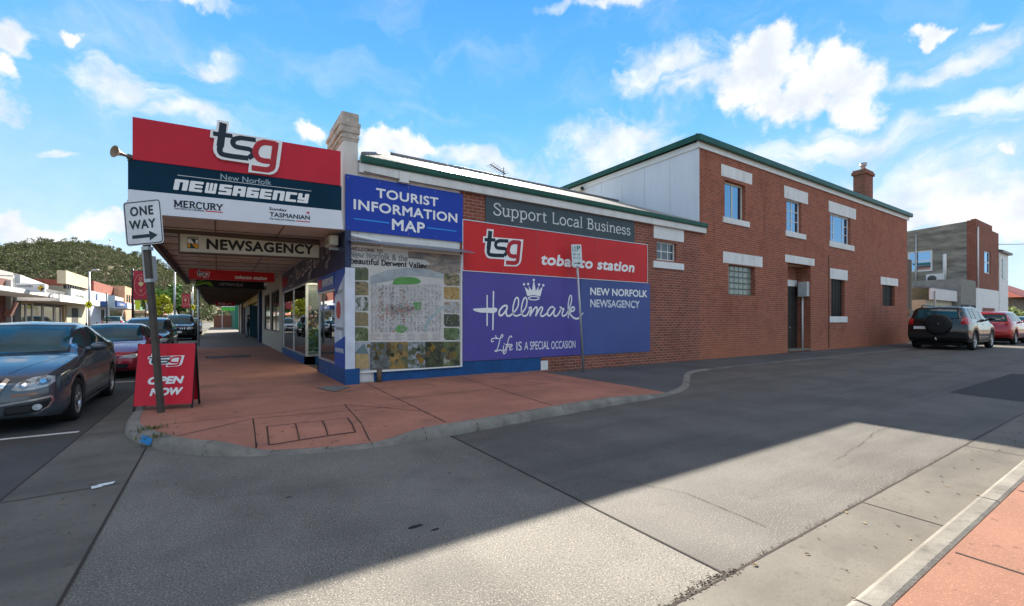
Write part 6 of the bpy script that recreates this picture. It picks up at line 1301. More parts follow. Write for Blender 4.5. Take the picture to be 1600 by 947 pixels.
mb.build('wall', wpaint, wb_); mb = MB(); mb.box(61.0, 64.9, 9.7, 16.2, 7.8, 8.0); mb.add([(60.9, 9.7, 8.0), (65, 9.7, 8.0), (65, 13, 9.2), (60.9, 13, 9.2), (65, 16.2, 8), (60.9, 16.2, 8)], [(0, 1, 2, 3), (3, 2, 4, 5), (0, 3, 5), (1, 4, 2)]); mb.build('roof', roof_iron, wb_); mb = MB(); mb.box(62.0, 63.2, 9.93, 9.955, 5.4, 7.3); mb.build('window', dark_glass, wb_)
rh = thing('red_roof_house', (92, 12, 0), 'low house with a red iron roof at the end of the lane', 'house')
mb = MB(); mb.box(80, 104, 12, 24, 0, 4.2); mb.build('wall', mat('house_dark', (.2, .15, .11), .8), rh); mb = MB(); mb.add([(79, 11, 4.2), (105, 11, 4.2), (105, 25, 4.2), (79, 25, 4.2), (85, 18, 8.2), (99, 18, 8.2)], [(0, 1, 5, 4), (1, 2, 5), (2, 3, 4, 5), (3, 0, 4)]); mb.build('roof', mat('roof_red', (.38, .10, .07), .6, var=.12, vs=.7), rh); mb = MB(); mb.box(85.2, 86.4, 17.5, 18.6, 7.5, 9.6); mb.build('chimney', brick_far, rh)
leaf_hedge = island_mat('hedge_leaf', [(.04, .09, .02), (.10, .17, .03), (.16, .20, .04), (.05, .11, .02), (.3, .24, .1)])
def leaves(mb, n, fn, size):
    for _ in range(n):
        c = fn(); a = Vector((random.gauss(0, 1), random.gauss(0, 1), random.gauss(0, .7))).normalized(); b = a.orthogonal().normalized(); s_ = size*random.uniform(.6, 1.4)
        mb.add([c-a*s_, c+b*s_*.55, c+a*s_, c-b*s_*.55], [(0, 1, 2, 3)])
def hedge(loc, sx, sy, sz, n, label):
    t = thing('garden_shrub', loc, label, 'shrub', 'shrubs at the end of the lane'); mb = MB(); blobs = [(random.uniform(-.8, .8)*sx, random.uniform(-.8, .8)*sy, random.uniform(.3, .8)*sz, random.uniform(.35, .6)) for _ in range(9)]
    def fn():
        b = random.choice(blobs); d = Vector((random.gauss(0, 1), random.gauss(0, 1), random.gauss(0, 1))).normalized()*b[3]*random.uniform(.7, 1.05)
        return Vector(loc)+Vector((b[0]+d.x*sx*.6, b[1]+d.y*sy*.6, max(.05, b[2]+d.z*sz*.5)))
    leaves(mb, n, fn, .16); mb.build('foliage', leaf_hedge, t, normals=False); mb = MB()
    for k in range(4): mb.tube([Vector(loc)+Vector((random.uniform(-.4, .4)*sx, random.uniform(-.3, .3), 0)), Vector(loc)+Vector((random.uniform(-.6, .6)*sx, random.uniform(-.4, .4), sz*.7))], [.07, .03], 6)
    mb.build('stem', mat('shrub_stem', (.09, .07, .05), .9), t)
hedge((68.5, 9.7, 0), 3.0, 1.0, 2.9, 1500, 'sunny green shrub next to the white weatherboard building'); hedge((75, 9.9, 0), 3.5, 1.0, 2.6, 1500, 'lower flowering shrub in front of the red roofed house')
p0 = Vector((58.6, 9.7, 8.3)); p1 = Vector((96, 2, 13)); mb = MB(); mb.tube([p0.lerp(p1, t)+Vector((0, 0, -1.2*4*t*(1-t)*.5)) for t in np.linspace(0, 1, 14)], .025, 5)
tag(mb.build('power_line', black_m), 'thin black power line running off from the brick corner', 'cable')

# ------------------------------------------------------------ shops beyond the newsagency on the near side
beige = mat('beige_tile', (.42, .36, .29), .6, var=.06); bshop = thing('beige_shop', (2.25, 25, 0), 'beige tiled shop with tall display windows next to the newsagency', 'shop')
mb = MB(); wall_mb(mb, SF, -31.0, -20.95, 0, 3.75, [(-29.4, -26.2, .95, 2.9), (-25.5, -22.0, .95, 2.9)], t=.25); mb.build('wall', beige, bshop); mb = MB(); mb.box(2.26, 2.5, 20.95, 31, 3.76, 5.3); mb.box(2.5, 12, 30.8, 31, 0, 5.2); mb.box(2.3, 12, 21, 31, 5.0, 5.1); mb.build('parapet', wpaint_old, bshop)
shp = lambda par, a0, a1, b0, b1, mull=(): window(par, SF, a0, a1, b0, b1, back=.03, fw=.06, mull=mull, m=mat('frame_dark', (.05, .05, .05), .4), g=mat('shop_dark_glass', (.03, .035, .035), .05, spec=.9, var=.5, vs=.8), name='shop_window')
shp(bshop, -29.4, -26.2, .95, 2.9, ((.5, .06),)); shp(bshop, -25.5, -22.0, .95, 2.9, ((.5, .06),))
ys_ = thing('yellow_fascia_shop', (2.25, 42, 0), 'shop with navy pillars and a yellow fascia under the long awning', 'shop'); navy2 = mat('pillar_navy', (.012, .03, .085), .5, var=.15); teal = mat('wall_teal', (.02, .08, .11), .5)
mb = MB(); mb.box(2.1, 2.5, 31.05, 32.4, 0, 3.3); mb.box(2.22, 2.5, 52.2, 53.5, 0, 3.3); mb.build('pillar', navy2, ys_); mb = MB(); mb.box(2.2, 2.5, 32.45, 53.5, 2.75, 3.3); mb.build('fascia', mat('fascia_yellow', (.55, .36, .03), .5), ys_)
mb = MB(); mb.box(2.35, 2.5, 32.45, 36, .1, 2.74); mb.box(2.3, 2.5, 44.5, 52.2, 0, 2.74); mb.box(2.5, 3.4, 44.3, 44.5, 0, 2.74); mb.build('wall', teal, ys_)
mb = MB(); mb.box(3.3, 3.4, 36, 44.3, .1, 2.74); mb.build('shop_window', mat('shop_dark_glass', (.03, .035, .035)), ys_); mb = MB(); mb.box(2.26, 2.5, 31.05, 53.5, 3.4, 5.4); mb.box(2.5, 12, 53.3, 53.5, 0, 5.3); mb.box(2.3, 12, 31, 53.5, 5.2, 5.3); mb.build('parapet', wpaint_old, ys_)
mb = MB(); mb.box(2.345, 2.36, 33.0, 33.06, .2, 2.7); mb.box(2.345, 2.36, 35.4, 35.46, .2, 2.7); mb.build('door_frame', alu, ys_)
ps = thing('pillared_shop', (2.25, 58, 0), 'farther shops with brown and white pillars under the long awning', 'shop')
for y0, y1, m in ((53.6, 54.6, mat('pillar_brown', (.13, .09, .075), .6)), (56, 57, wpaint), (58.6, 59.6, mat('pillar_brown', (.13, .09, .075))), (60.8, 61.8, beige)):
    mb = MB(); mb.box(2.05, 2.6, y0, y1, 0, 3.3); mb.build('pillar', m, ps)
mb = MB(); mb.box(2.4, 2.6, 53.6, 61.8, .6, 2.8); mb.build('shop_window', mat('shop_dark_glass', (.03, .035, .035)), ps); mb = MB(); mb.box(2.3, 2.6, 53.6, 61.8, 0, .6); mb.box(2.3, 2.6, 53.6, 61.8, 2.8, 5.3); mb.box(2.6, 12, 61.6, 61.8, 0, 5.3); mb.build('wall', mat('far_shop_wall', (.3, .26, .22), .7), ps)
gs = thing('green_sign_shop', (1.5, 84, 0), 'far shop with a bright green sign where the footpath ends', 'shop')
mb = MB(); mb.box(2.2, 14, 80, 110, 0, 4.2); mb.build('wall', mat('wall_green_dark', (.02, .16, .11), .6), gs); mb = MB(); mb.box(.5, 2.19, 80, 80.3, 2.9, 3.4); mb.build('sign_panel', mat('sign_green', (.08, .42, .06), .5), gs); mb = MB(); mb.box(.5, 2.19, 80.0, 80.25, 3.45, 4.1); mb.build('upper_panel', mat('panel_pale', (.55, .6, .58), .6), gs); mb = MB(); mb.box(.52, .62, 80.05, 80.2, .1, 2.9); mb.build('post', steel, gs)
mb = MB(); mb.box(-.6, 2.19, 100, 100.3, .1, 2.4); tag(mb.build('brick_end_wall', brick_far), 'low orange brick wall closing the far end of the footpath', 'wall')

# ------------------------------------------------------------ the far side of the main street
XO = -14.0
def oy(px): return XF(px, 500, XO)[0]
def oz(px, py): return XF(px, py, XO)[1]
FO_ = FE(XO)
g_dark = mat('far_shop_glass', (.05, .06, .06), .06, spec=.9, var=.6, vs=.5)
def shop_box(name, label, px0, px1, ytop, pxr, m, depth=12, z=None):
    y0, y1 = oy(px0), oy(px1); r = thing(name, (XO, (y0+y1)/2, 0), label, 'shop', 'shops across the street'); zt = z or oz(pxr, ytop)
    mb = MB(); mb.box(XO-depth, XO, y0, y1-.05, 0, zt); mb.build('wall', m, r); return r, y0, y1, zt
def panel(r, nm, y0, y1, z0, z1, m, out=.12, l0=-.0):
    mb = MB(); mb.fbox(FO_, y0, y1, z0, z1, l0+.003, out); return mb.build(nm, m, r)
# brick shop at the left edge
brk_d = brick_mat('dark_red_brick', (.15, .045, .038), (.11, .035, .03), (.2, .13, .11), stain=False)
r, y0, y1, zt = shop_box('brick_shop', 'dark red brick shop with a slanting pink strut at the left edge', -260, 21, 437, 15, brk_d)
panel(r, 'upper_wall', y0, y1, zt, oz(15, 425), mat('panel_grey', (.30, .29, .27), .7), .0, -.6); panel(r, 'awning', oy(-120), oy(22), oz(10, 463), oz(10, 457), wpaint_old, 2.6)
mb = MB(); fr_ = FO_; mb.prism([(oy(4), oz(4, 494)), (oy(10), oz(10, 494)), (oy(18), oz(18, 472)), (oy(13), oz(13, 472))], FO_, .02, .4); mb.build('strut', mat('strut_pink', (.45, .22, .17), .6), r); panel(r, 'pipe', oy(8.5), oy(11.5), 0.2, oz(10, 438), steel, .3); panel(r, 'shop_window', oy(-200), oy(-20), .4, 2.9, g_dark, .03)
# grey shop with the white awning
grey_sh = mat('shop_charcoal', (.10, .10, .105), .7, var=.1)
r, y0, y1, zt = shop_box('charcoal_shop', 'charcoal shop numbered 47A with a deep white awning', 23, 103, 449, 60, grey_sh)
mb = MB(); mb.box(XO-11, XO-2.5, oy(26), oy(92), zt, oz(60, 424)); mb.build('upper_storey', mat('upper_brown', (.10, .085, .075), .8), r)
mb = MB(); mb.add([(XO-2.4, oy(42), zt), (XO-2.4, oy(84), zt), (XO-2.4, oy(84), zt+.6), (XO-2.4, oy(42), oz(43, 427)), (XO-.4, oy(42), zt), (XO-.4, oy(84), zt), (XO-.4, oy(84), zt+.5), (XO-.4, oy(42), oz(43, 430))], [(0, 1, 2, 3), (4, 5, 6, 7), (0, 3, 7, 4), (1, 2, 6, 5), (3, 2, 6, 7)]); mb.build('skillion', mat('skillion_white', (.55, .55, .53), .6), r)
panel(r, 'awning', oy(26), oy(108), oz(60, 473), oz(60, 463), wpaint, 2.6); panel(r, 'awning_soffit', oy(27), oy(107), oz(60, 473.4), oz(60, 473.1), mat('soffit_tan', (.3, .24, .17), .7), 2.5)
panel(r, 'timber_panel', oy(32), oy(52), 2.9, oz(60, 474), mat('timber_tan', (.38, .26, .12), .6), .03)
for a, b in ((32, 40), (41, 50), (51, 66), (68, 84), (86, 95)):
    f = panel(r, 'shop_window', oy(a), oy(b), .5, 2.8, g_dark, .03); mb = MB(); mb.fbox(FO_, oy(b)-.25, oy(b), .3, 2.9, .03, .09); mb.build('mullion', wpaint_old, f)
panel(r, 'pier', oy(95.5), oy(99), 0, 3, mat('timber_tan', (.38, .26, .12)), .2)
lettering(r, '47A', Frame(FO_.o, FO_.u, FO_.v, FO_.n), oy(87), oy(101), oz(95, 462), oz(95, 457), txt_black, .13)
# tan shop with the slatted head and pale sign
r, y0, y1, zt = shop_box('tan_shop', 'tan fronted shop with a row of dark slats over a pale grey sign', 104, 135, 450, 118, mat('tan_render', (.40, .36, .28), .8, var=.1))
panel(r, 'parapet', oy(97), oy(134), oz(115, 447), oz(115, 428), mat('tan_panel', (.48, .41, .28), .8, var=.12, vs=.3), .3, -.4)
for k in range(9): a = 99+k*3.9; panel(r, 'slat', oy(a), oy(a+1.9), oz(a+1, 451), oz(a+1, 445), black_m, .25)
panel(r, 'sign_panel', oy(104), oy(131), oz(118, 472), oz(118, 453), mat('sign_sage', (.35, .38, .36), .6), .35); lettering(r, 'the village', FO_, oy(112), oy(125), oz(118, 465), oz(118, 461), txt_black, .36); panel(r, 'doorway', oy(112), oy(122), 0, 2.9, room_m, .02)
panel(r, 'ledge', oy(104), oy(134), oz(118, 477), oz(118, 474), wpaint_old, 1.2)
# hanging bank sign
sg_ = thing('hanging_bank_sign', (-11.4, oy(45), 4), 'white hanging bank sign with a gold diamond across the street', 'sign'); yb = XF(45, 450, -11.4)[0]
FBk = FW(yb); x0b, z1b = W(20, 442, yb); x1b, z0b = W(70, 457, yb)
mb = MB(); mb.fbox(FBk, x0b, x1b, z0b, z1b, -.3, 0); mb.build('sign_box', wpaint, sg_); lettering(sg_, 'CommonwealthBank', FBk, x0b+.1, x0b+(x1b-x0b)*.62, z0b+.35, z0b+.55, txt_black, .01)
cx, cz = x0b+(x1b-x0b)*.88, (z0b+z1b)/2; mb = MB(); mb.prism([(cx-.2, cz), (cx, cz-.24), (cx+.2, cz), (cx, cz+.24)], FBk, .01); mb.build('diamond', mat('gold_diamond', (.6, .40, .03), .5), sg_, normals=False); mb = MB(); mb.prism([(cx, cz), (cx+.2, cz), (cx, cz-.24)], FBk, .014); mb.build('diamond_black_corner', txt_black, sg_, normals=False)  # gold diamond with its black lower corner
mb = MB(); mb.tube([(x0b, yb+.15, z1b), (x0b, yb+.15, z1b+.5), (x0b-2.5, yb+.15, z1b+.5)], .05, 6); mb.build('bracket', steel, sg_)
# white and blue shops, brick building behind, and the rest of the row
r, y0, y1, zt = shop_box('blue_front_shop', 'white and pale blue shop with a navy awning fascia across the street', 136, 168, 456, 150, mat('pale_blue_wall', (.48, .52, .60), .7))
panel(r, 'awning', oy(150), oy(168), oz(160, 479), oz(160, 472), mat('awning_navy', (.02, .07, .24), .5), 2.2); panel(r, 'doorway', oy(158), oy(163), 0, 3, room_m, .02); panel(r, 'fascia', oy(150), oy(168), oz(160, 472), oz(160, 461), mat('fascia_sky', (.40, .50, .68), .6), .15); lettering(r, 'NEWS', FO_, oy(155), oy(164), oz(160, 477.5), oz(160, 474), txt_white, 2.22)
r, y0, y1, zt = shop_box('white_front_shop', 'low white shop with a pale awning beside the navy one', 168, 193, 463, 180, wpaint_old)
panel(r, 'awning', oy(170), oy(193), oz(182, 483), oz(182, 475), mat('awning_pale', (.55, .60, .66), .5), 2.2); panel(r, 'shop_window', oy(172), oy(190), .4, 3, g_dark, .03); panel(r, 'dark_fascia', oy(180), oy(193), oz(186, 474), oz(186, 470), black_m, .1)
bbk = thing('tall_brick_building', (-16, 110, 0), 'red brick upper storey with an orange front standing over the shops', 'building'); mb = MB(); mb.box(-34, -15.4, oy(166), oy(194), 0, oz(185, 446)); mb.build('wall', brick_mat('row_brick', (.28, .075, .045), (.22, .06, .04), (.25, .1, .07), stain=False), bbk)
mb = MB(); mb.box(-22, -13.9, oy(194), oy(207), 0, oz(200, 449)); mb.build('front_wall', mat('orange_render', (.52, .30, .19), .8), bbk); mb = MB()
for a in (196.5, 200, 203.5): mb = MB(); mb.box(-13.9, -13.85, oy(a), oy(a+2), oz(200, 472), oz(200, 461)); mb.build('window', g_dark, bbk)
cols_ = [(.5, .5, .48), (.10, .22, .16), (.45, .2, .14), (.5, .42, .3), (.35, .4, .45), (.5, .5, .5), (.4, .15, .12), (.2, .3, .3)]
edges = [207, 217, 227, 236, 245, 254, 262, 270, 278]
for k in range(8):
    r, y0, y1, zt = shop_box('street_shop', ['small white shop right after the orange fronted building', 'dark green fronted shop in the far row', 'orange awning shop in the far row', 'cream shop in the far row', 'grey blue shop in the far row', 'white shop near the far end of the row', 'dark red shop near the far end of the row', 'grey green shop last in the far row'][k], edges[k], edges[k+1], 478-k*.4, edges[k]+4, mat('row_wall_%s' % 'abcdefgh'[k], cols_[k], .7), z=4.2+(k*37 % 5)*.35)
    panel(r, 'awning', y0, y1, 2.9, 3.4, mat('row_awning_%s' % 'abcdefgh'[k], cols_[(k+3) % 8] if k != 2 else (.6, .16, .06), .6), 2.2); panel(r, 'shop_window', y0+1, y1-1, .4, 2.8, g_dark, .03)
# bicycles-and-rail clutter by the far kerb
cr = thing('bollard', (-11.9, 56, .12), 'black kerb bollard across the street nearest the charcoal shop', 'bollard', 'bollards along the far kerb'); mb = MB(); mb.lathe([(0, 0), (.09, 0), (.09, .9), (.06, .95), (.06, 1.0), (.1, 1.05), (0, 1.12)], (-11.9, 56, .12), (0, 0, 1), 10); mb.build('post', black_m, cr)
for k, y in enumerate((61, 66, 71, 76, 82, 90)):
    c = copy_tree(cr); c.location = (-11.9, y, .12); c['label'] = 'one of the row of black bollards along the far kerb'
cr['label'] = 'one of the row of black bollards along the far kerb'
# near kerb bollards beyond the build-out
b1 = thing('kerb_bollard', (-2.5, 30, .12), 'one of the black bollards around the near footpath build-out', 'bollard', 'bollards around the near build-out'); mb = MB(); mb.lathe([(0, 0), (.08, 0), (.08, 1.0), (.06, 1.05), (.09, 1.1), (0, 1.15)], (-2.5, 30, .12), (0, 0, 1), 10); mb.build('post', black_m, b1)
for k, (x, y) in enumerate(((-2.5, 35.5), (-1.2, 37.2))):
    c = copy_tree(b1); c.location = (x, y, .12)

# ------------------------------------------------------------ poles, banners, street signs
def banner_pole(px, d, yt, yb, pxl, pxr, label, pole_top, m, emblem=True, side=-1):
    a = pd(px); x, y = a[0]*d, a[1]*d; zz = lambda py: H-(py-500)/700*d
    r = thing('banner_pole', (x, y, 0), label, 'banner', 'banners on street poles'); mb = MB(); mb.tube([(x, y, 0), (x, y, zz(pole_top))], .06, 10); mb.build('pole', black_m, r)
    fr = Frame((x, y, 0), (RX, RY, 0), (0, 0, 1), (-FX, -FY_, 0)); w0, w1 = (pxl-px)*d/700, (pxr-px)*d/700
    mb = MB(); nn = 10; vs = []
    for i in range(nn+1):
        for j in range(2): vs.append(fr.p(w0+(w1-w0)*i/nn, (zz(yb), zz(yt))[j], .03*math.sin(i*.9)))
    mb.add(vs, [(2*i, 2*i+2, 2*i+3, 2*i+1) for i in range(nn)], True); cl = mb.build('banner_cloth', m, r)
    mb = MB()
    for py in (yt, yb): mb.tube([fr.p(w0, zz(py), 0), fr.p(max(w1, 0), zz(py), 0)], .02, 6)
    mb.build('banner_arm', black_m, r)
    if emblem:
        gold = mat('banner_gold', (.55, .42, .22), .6); cx, cz = (w0+w1)/2, (zz(yt)+zz(yb))/2; hw, hh = abs(w1-w0)*.40, abs(zz(yt)-zz(yb))*.36
        mb = MB(); mb.stroke([(cx+hw*math.cos(t), cz+hh*math.sin(t)) for t in np.linspace(0, 6.28, 25)[:-1]], .012*d/20, fr, .05, closed=True); mb.build('ring', gold, cl, normals=False)
        lettering(cl, 'D', fr, cx-hw*.2, cx+hw*.2, cz+hh*.42, cz+hh*.75, gold, .052); lettering(cl, 'V', fr, cx-hw*.2, cx+hw*.2, cz-hh*.72, cz-hh*.4, gold, .052)
        mb = MB(); mb.prism([(cx+hw*.42*math.cos(t)*(1 if math.sin(t) > -.2 else .5), cz+hh*.08+hh*.24*math.sin(t)) for t in np.linspace(0, 6.28, 13)[:-1]], fr, .052); mb.build('emblem', gold, cl, normals=False)
    return r
bred = mat('banner_red', (.36, .03, .055), .75, var=.06); bgrn = mat('banner_green', (.40, .50, .04), .75)
banner_pole(207, 34, 423, 468, 208, 234, 'large dark pink banner with a gold ring and emblem beside the leaning sign post', 420, bred)
banner_pole(298, 52, 459, 481, 284, 296.5, 'smaller dark pink banner on a pole farther down the street', 456, bred)
banner_pole(209, 60, 469, 484, 211, 219.5, 'yellow green banner under the large pink one', 466, bgrn, False)
banner_pole(167, 48, 461, 482, 168.5, 180, 'pale blue grey banner before the white shops across the street', 458, mat('banner_blue', (.33, .43, .5), .75), False)
banner_pole(227, 75, 470, 486, 228.5, 233, 'narrow pale banner far down the opposite side', 466, mat('banner_pale', (.45, .5, .52), .75), False)
banner_pole(251, 80, 470, 486, 252, 258, 'sage green banner far down near the trees', 466, mat('banner_sage', (.3, .42, .3), .75), False)
def cross_sign(px, py, d, rad, label, base=0.12, top=None):
    a = pd(px); x, y = a[0]*d, a[1]*d; z = H-(py-500)/700*d; r = thing('crossing_sign', (x, y, base), label, 'road sign', 'yellow pedestrian crossing signs'); mb = MB(); mb.tube([(x, y, base), (x, y, z+rad)], .04, 8); mb.build('pole', steel, r)
    fr = Frame((x, y, z), (RX, RY, 0), (0, 0, 1), (-FX, -FY_, 0)); mb = MB(); mb.prism([(rad*math.cos(t), rad*math.sin(t)) for t in np.linspace(0, 6.28, 25)[:-1]], fr, .045, .06); mb.build('sign_disc', mat('sign_yellow', (.62, .62, .01), .5), r)
    mb = MB(); mb.stroke([(-rad*.45, -rad*.45), (0, rad*.35), (rad*.45, -rad*.45)], rad*.3, fr, .063); mb.stroke([(0, 0), (0, rad*.62)], rad*.22, fr, .064); mb.build('walker_symbol', txt_black, r, normals=False)
cross_sign(139.5, 476, 40, .30, 'yellow crossing sign below the grey street lamp across the road'); cross_sign(301.5, 480, 55, .32, 'yellow crossing sign beside the smaller pink banner')
def lamp_post(px, d, ytop, label, arm):
    a = pd(px); x, y = a[0]*d, a[1]*d; zt = H-(ytop-500)/700*d; r = thing('street_lamp', (x, y, .1), label, 'street lamp', 'grey street lamps'); mb = MB(); mb.tube([(x, y, .1), (x, y, zt)], [.10, .065], 10); mb.tube([(x, y, zt-.05), (x+arm*RX, y+arm*RY, zt+.12)], .035, 8); mb.build('pole', steel, r)
    mb = MB(); c = Vector((x+arm*RX, y+arm*RY, zt+.12)); mb.ball(c, .25, 2, (1.1, 1.1, .35)); mb.build('lamp_head', mat('lamp_grey', (.4, .42, .44), .4), r)
lamp_post(139.5, 40.5, 424, 'grey street lamp with a short arm in front of the tan shop', .55); lamp_post(273, 40, 420, 'tall grey street lamp between the pink banners', -.3); lamp_post(301, 62, 447, 'grey pole standing behind the smaller pink banner', .3)

# ------------------------------------------------------------ street trees and the wooded hill
def tree(px, d, ybase, ytop, hw_px, cols, n, label, size):
    a = pd(px); x, y = a[0]*d, a[1]*d; zt = H-(ytop-500)/700*d; R_w = hw_px/700*d; zb_ = zt*.38; t = thing('street_tree', (x, y, 0), label, 'tree', 'street trees down the road'); mb = MB(); mb.tube([(x, y, 0), (x+.1, y, zb_), (x-.1, y+.1, zt*.7)], [.22, .16, .06], 8)
    blobs = []
    for k in range(16):
        q = Vector((random.uniform(-.75, .75)*R_w, random.uniform(-.75, .75)*R_w, zb_+(zt-zb_)*random.uniform(.15, .78))); blobs.append((q, random.uniform(.25, .42)*R_w)); mb.tube([(x, y, zb_*random.uniform(.8, 1.1)), Vector((x, y, 0))+q], [.07, .02], 5)
    mb.build('trunk', mat('tree_bark', (.10, .08, .06), .9), t)
    mb = MB()
    def fn():
        q, rr_ = random.choice(blobs); dd = Vector((random.gauss(0, 1), random.gauss(0, 1), random.gauss(0, 1))).normalized()*rr_*random.uniform(.55, 1.1); return Vector((x, y, 0))+q+dd
    leaves(mb, n, fn, size); mb.build('crown', island_mat('tree_leaf', cols), t, normals=False)
tree(252, 85, 500, 440, 26, [(.10, .20, .03), (.16, .28, .05), (.07, .15, .03), (.2, .3, .08)], 5000, 'large bright green tree behind the leaning sign post', .32)
tree(248, 62, 500, 456, 16, [(.45, .42, .02), (.5, .48, .03), (.35, .36, .03), (.28, .3, .03)], 3000, 'bright yellow leaved tree below the large green tree', .2)
tree(279, 95, 500, 452, 14, [(.05, .10, .02), (.08, .15, .03), (.04, .08, .02)], 3000, 'dark green tree right of the large green tree', .3)
ridge = [(-500, 372), (-300, 360), (-150, 372), (-60, 380), (0, 386), (30, 384), (60, 381), (90, 381), (130, 379), (165, 386), (200, 397), (230, 404), (262, 420), (300, 436), (360, 450), (430, 462), (520, 474), (640, 484), (900, 490)]
def hz(px, d):
    ph = (500-ip(ridge, px)-9)/700*640
    if d < 220: return 0
    t = min(1, (d-220)/420); g = t*t*(3-2*t); back = max(0, (d-640)/400)
    return (1.5+ph)*(g*.72+t*.28)*(1-.5*back)+6*noise.noise(Vector((px*.012, d*.012, 0)))*t
mb = MB(); vs = []; PXS = np.linspace(-520, 900, 72); DS = np.linspace(215, 900, 34)
for px in PXS:
    a = pd(px)
    for d in DS: vs.append((a[0]*d, a[1]*d, hz(px, d)-.5))
nD = len(DS); mb.add(vs, [(i*nD+j, (i+1)*nD+j, (i+1)*nD+j+1, i*nD+j+1) for i in range(len(PXS)-1) for j in range(nD-1)], True)
struct(mb.build('hill', mat('hill_floor', (.12, .11, .06), .95, var=.3, vs=.03)))
def forest_mat():
    m = bpy.data.materials.new('forest_leaf'); m.use_nodes = True; nt = m.node_tree; N = nt.nodes; L = nt.links; b = N['Principled BSDF']; b.inputs['Roughness'].default_value = .9; b.inputs['Specular IOR Level'].default_value = .1
    g = N.new('ShaderNodeNewGeometry'); cols = [(.058, .078, .034), (.13, .155, .06), (.225, .20, .10), (.10, .14, .06), (.195, .215, .095), (.245, .20, .14)]
    outs = []
    for vec, sc in ((g.outputs['Position'], .16), (g.outputs['Position'], .012)):
        n = N.new('ShaderNodeTexNoise'); n.inputs['Scale'].default_value = sc; n.inputs['Detail'].default_value = 3; L.new(vec, n.inputs[0]); outs.append(n.outputs[0])
    a = N.new('ShaderNodeMath'); a.operation = 'MULTIPLY_ADD'; L.new(g.outputs['Random Per Island'], a.inputs[0]); a.inputs[1].default_value = .22; L.new(outs[0], a.inputs[2])
    a2 = N.new('ShaderNodeMath'); a2.operation = 'MULTIPLY_ADD'; L.new(outs[1], a2.inputs[0]); a2.inputs[1].default_value = .45; L.new(a.outputs[0], a2.inputs[2])
    r = N.new('ShaderNodeValToRGB'); L.new(a2.outputs[0], r.inputs[0])
    while len(r.color_ramp.elements) < len(cols): r.color_ramp.elements.new(.5)
    for i, c in enumerate(cols): r.color_ramp.elements[i].position = .55+.62*i/(len(cols)-1)*.7; r.color_ramp.elements[i].color = c+(1,)
    L.new(r.outputs[0], b.inputs['Base Color']); return m
QC, QS = [], []
def crown(c, rad, h, n=34):
    d = rng.normal(0, 1, (n, 3)); d /= np.linalg.norm(d, axis=1)[:, None]; d *= rng.uniform(.35, 1.0, n)[:, None]**.6
    QC.append(np.array(c)+d*np.array([rad, rad, h])); QS.append(rng.uniform(.5, 1.0, n)*min(1.0, rad*.42))
for _ in range(5200):
    px = rng.uniform(-500, 420) if rng.random() < .5 else rng.uniform(-40, 330); d = 225+430*rng.random()**.75; z = hz(px, d); a = pd(px); rr_ = rng.uniform(1.8, 4.2)
    h_ = rr_*rng.uniform(.8, 1.4); c = np.array([a[0]*d, a[1]*d, z+h_*.9]); crown(c, rr_*.75, h_*.7)
    crown(c+np.array([rng.normal(0, rr_*.5), rng.normal(0, rr_*.5), rng.uniform(0, .7)*h_]), rr_*.5, h_*.4, 18)
for _ in range(620):
    px = rng.uniform(-420, 330); d = rng.uniform(600, 700); z = hz(px, d); a = pd(px); rr_ = rng.uniform(2, 4.5); c = np.array([a[0]*d, a[1]*d, z+rng.uniform(2, 11)])
    crown(c, rr_, rr_*rng.uniform(.6, .9), 40); crown(c+np.array([rr_*.6, 0, rr_*.4]), rr_*.5, rr_*.4, 16)
QC = np.concatenate(QC); QS = np.concatenate(QS)[:, None]; nq = len(QC)
u_ax = rng.normal(0, 1, (nq, 3)); u_ax /= np.linalg.norm(u_ax, axis=1)[:, None]; v_ax = np.cross(u_ax, rng.normal(0, 1, (nq, 3))); v_ax /= np.linalg.norm(v_ax, axis=1)[:, None]
V = np.stack([QC-u_ax*QS, QC+v_ax*QS*.8, QC+u_ax*QS, QC-v_ax*QS*.8], 1).reshape(-1, 3); F = np.arange(nq*4).reshape(-1, 4)
me = bpy.data.meshes.new('hill_forest'); me.from_pydata(V, [], F); o = bpy.data.objects.new('hill_forest', me); COL.objects.link(o)
me.materials.append(forest_mat())
tag(o, 'dense eucalypt forest covering the hill behind the street', 'forest', kind='stuff')
for px, py, d, lb in ((172, 375, 650, 'thin mast on the hilltop left of the leaning sign post'), ):
    a = pd(px); x, y = a[0]*d, a[1]*d; r = thing('hilltop_mast', (x, y, hz(px, d)), lb, 'mast'); mb = MB(); zt = H-(py-500)/700*d; mb.tube([(x, y, hz(px, d)-1), (x, y, zt)], .35, 6); mb.build('pole', steel, r); mb = MB(); mb.ball((x, y, zt), 1.3, 1, (1, 1, .6)); mb.build('antenna_head', steel, r)

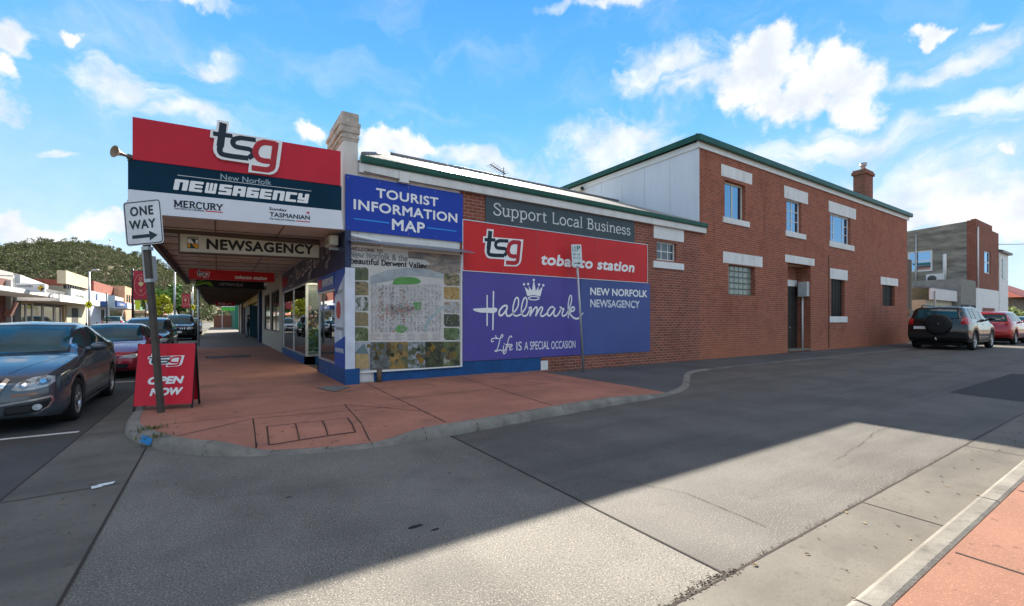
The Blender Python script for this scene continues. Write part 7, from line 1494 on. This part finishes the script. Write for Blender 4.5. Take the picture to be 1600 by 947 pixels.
# ------------------------------------------------------------ the person in the doorway
def person(x, y, z0, rot, label):
    J = {'pelvis': (0, 0, .93), 'waist': (0, 0, 1.08), 'chest': (.01, 0, 1.32), 'neck': (0, 0, 1.48), 'headb': (.015, 0, 1.56), 'head': (.02, 0, 1.66), 'crown': (.01, 0, 1.73),
         'shl': (0, .18, 1.40), 'ell': (-.02, .26, 1.12), 'wrl': (.14, .20, 1.0), 'hal': (.20, .17, 1.02), 'shr': (0, -.18, 1.40), 'elr': (-.02, -.26, 1.12), 'wrr': (.12, -.14, 1.02), 'har': (.18, -.10, 1.04),
         'hpl': (0, .09, .90), 'knl': (.03, .10, .50), 'anl': (-.02, .10, .09), 'tol': (.14, .11, .04), 'hpr': (0, -.09, .90), 'knr': (.02, -.10, .50), 'anr': (-.03, -.10, .09), 'tor': (.13, -.12, .04)}
    Rr = dict(pelvis=.15, waist=.135, chest=.15, neck=.058, headb=.075, head=.10, crown=.075, shl=.075, shr=.075, ell=.045, elr=.045, wrl=.032, wrr=.032, hal=.038, har=.038, hpl=.095, hpr=.095, knl=.062, knr=.062, anl=.045, anr=.045, tol=.04, tor=.04)
    E_ = [('pelvis', 'waist'), ('waist', 'chest'), ('chest', 'neck'), ('neck', 'headb'), ('headb', 'head'), ('head', 'crown'), ('chest', 'shl'), ('shl', 'ell'), ('ell', 'wrl'), ('wrl', 'hal'), ('chest', 'shr'), ('shr', 'elr'), ('elr', 'wrr'), ('wrr', 'har'), ('pelvis', 'hpl'), ('hpl', 'knl'), ('knl', 'anl'), ('anl', 'tol'), ('pelvis', 'hpr'), ('hpr', 'knr'), ('knr', 'anr'), ('anr', 'tor')]
    ks = list(J); me = bpy.data.meshes.new('person_skeleton'); me.from_pydata([J[k] for k in ks], [(ks.index(a), ks.index(b)) for a, b in E_], []); ob = bpy.data.objects.new('person_skeleton', me); COL.objects.link(ob)
    sk = ob.modifiers.new('skin', 'SKIN'); su = ob.modifiers.new('sub', 'SUBSURF'); su.levels = 2; su.render_levels = 2
    for i, k in enumerate(ks): me.skin_vertices[0].data[i].radius = (Rr[k]*(.75 if k in ('pelvis', 'waist', 'chest') else 1), Rr[k]); me.skin_vertices[0].data[i].use_root = (k == 'pelvis')
    bpy.context.view_layer.update(); m2_ = bpy.data.meshes.new_from_object(ob.evaluated_get(bpy.context.evaluated_depsgraph_get())); bpy.data.objects.remove(ob)
    o = bpy.data.objects.new('person', m2_); COL.objects.link(o); m2_.polygons.foreach_set('use_smooth', [True]*len(m2_.polygons))
    for m in (mat('skin_tone', (.45, .25, .17), .6), mat('clothes_dark', (.018, .02, .028), .8), mat('shoe_dark', (.02, .015, .012), .6)): m2_.materials.append(m)
    for p in m2_.polygons:
        c = p.center; hand = c.x > .135 and .95 < c.z < 1.1
        p.material_index = 0 if (c.z > 1.49 or hand) else (2 if c.z < .11 else 1)
    tag(o, label, 'person'); o.location = (x, y, z0); o.rotation_euler = (0, 0, rot)
    ORG[o.name] = Vector((0, 0, 0)); mb = MB(); mb.ball((-.005, 0, 1.70), .108, 2, (1.0, .95, .75)); mb.box(.05, .17, -.07, .07, 1.685, 1.70); mb.build('cap', black_m, o)
    mb = MB(); mb.ball((.118, 0, 1.635), .016, 1); mb.build('nose', mat('skin_tone', (.45, .25, .17)), o)
    mb = MB(); mb.ball((.103, .035, 1.665), .011, 1); mb.ball((.103, -.035, 1.665), .011, 1); mb.build('eyes', black_m, o)
person(2.0, 40.5, .122, math.pi, 'person in dark clothes and cap standing by the shop doorway')
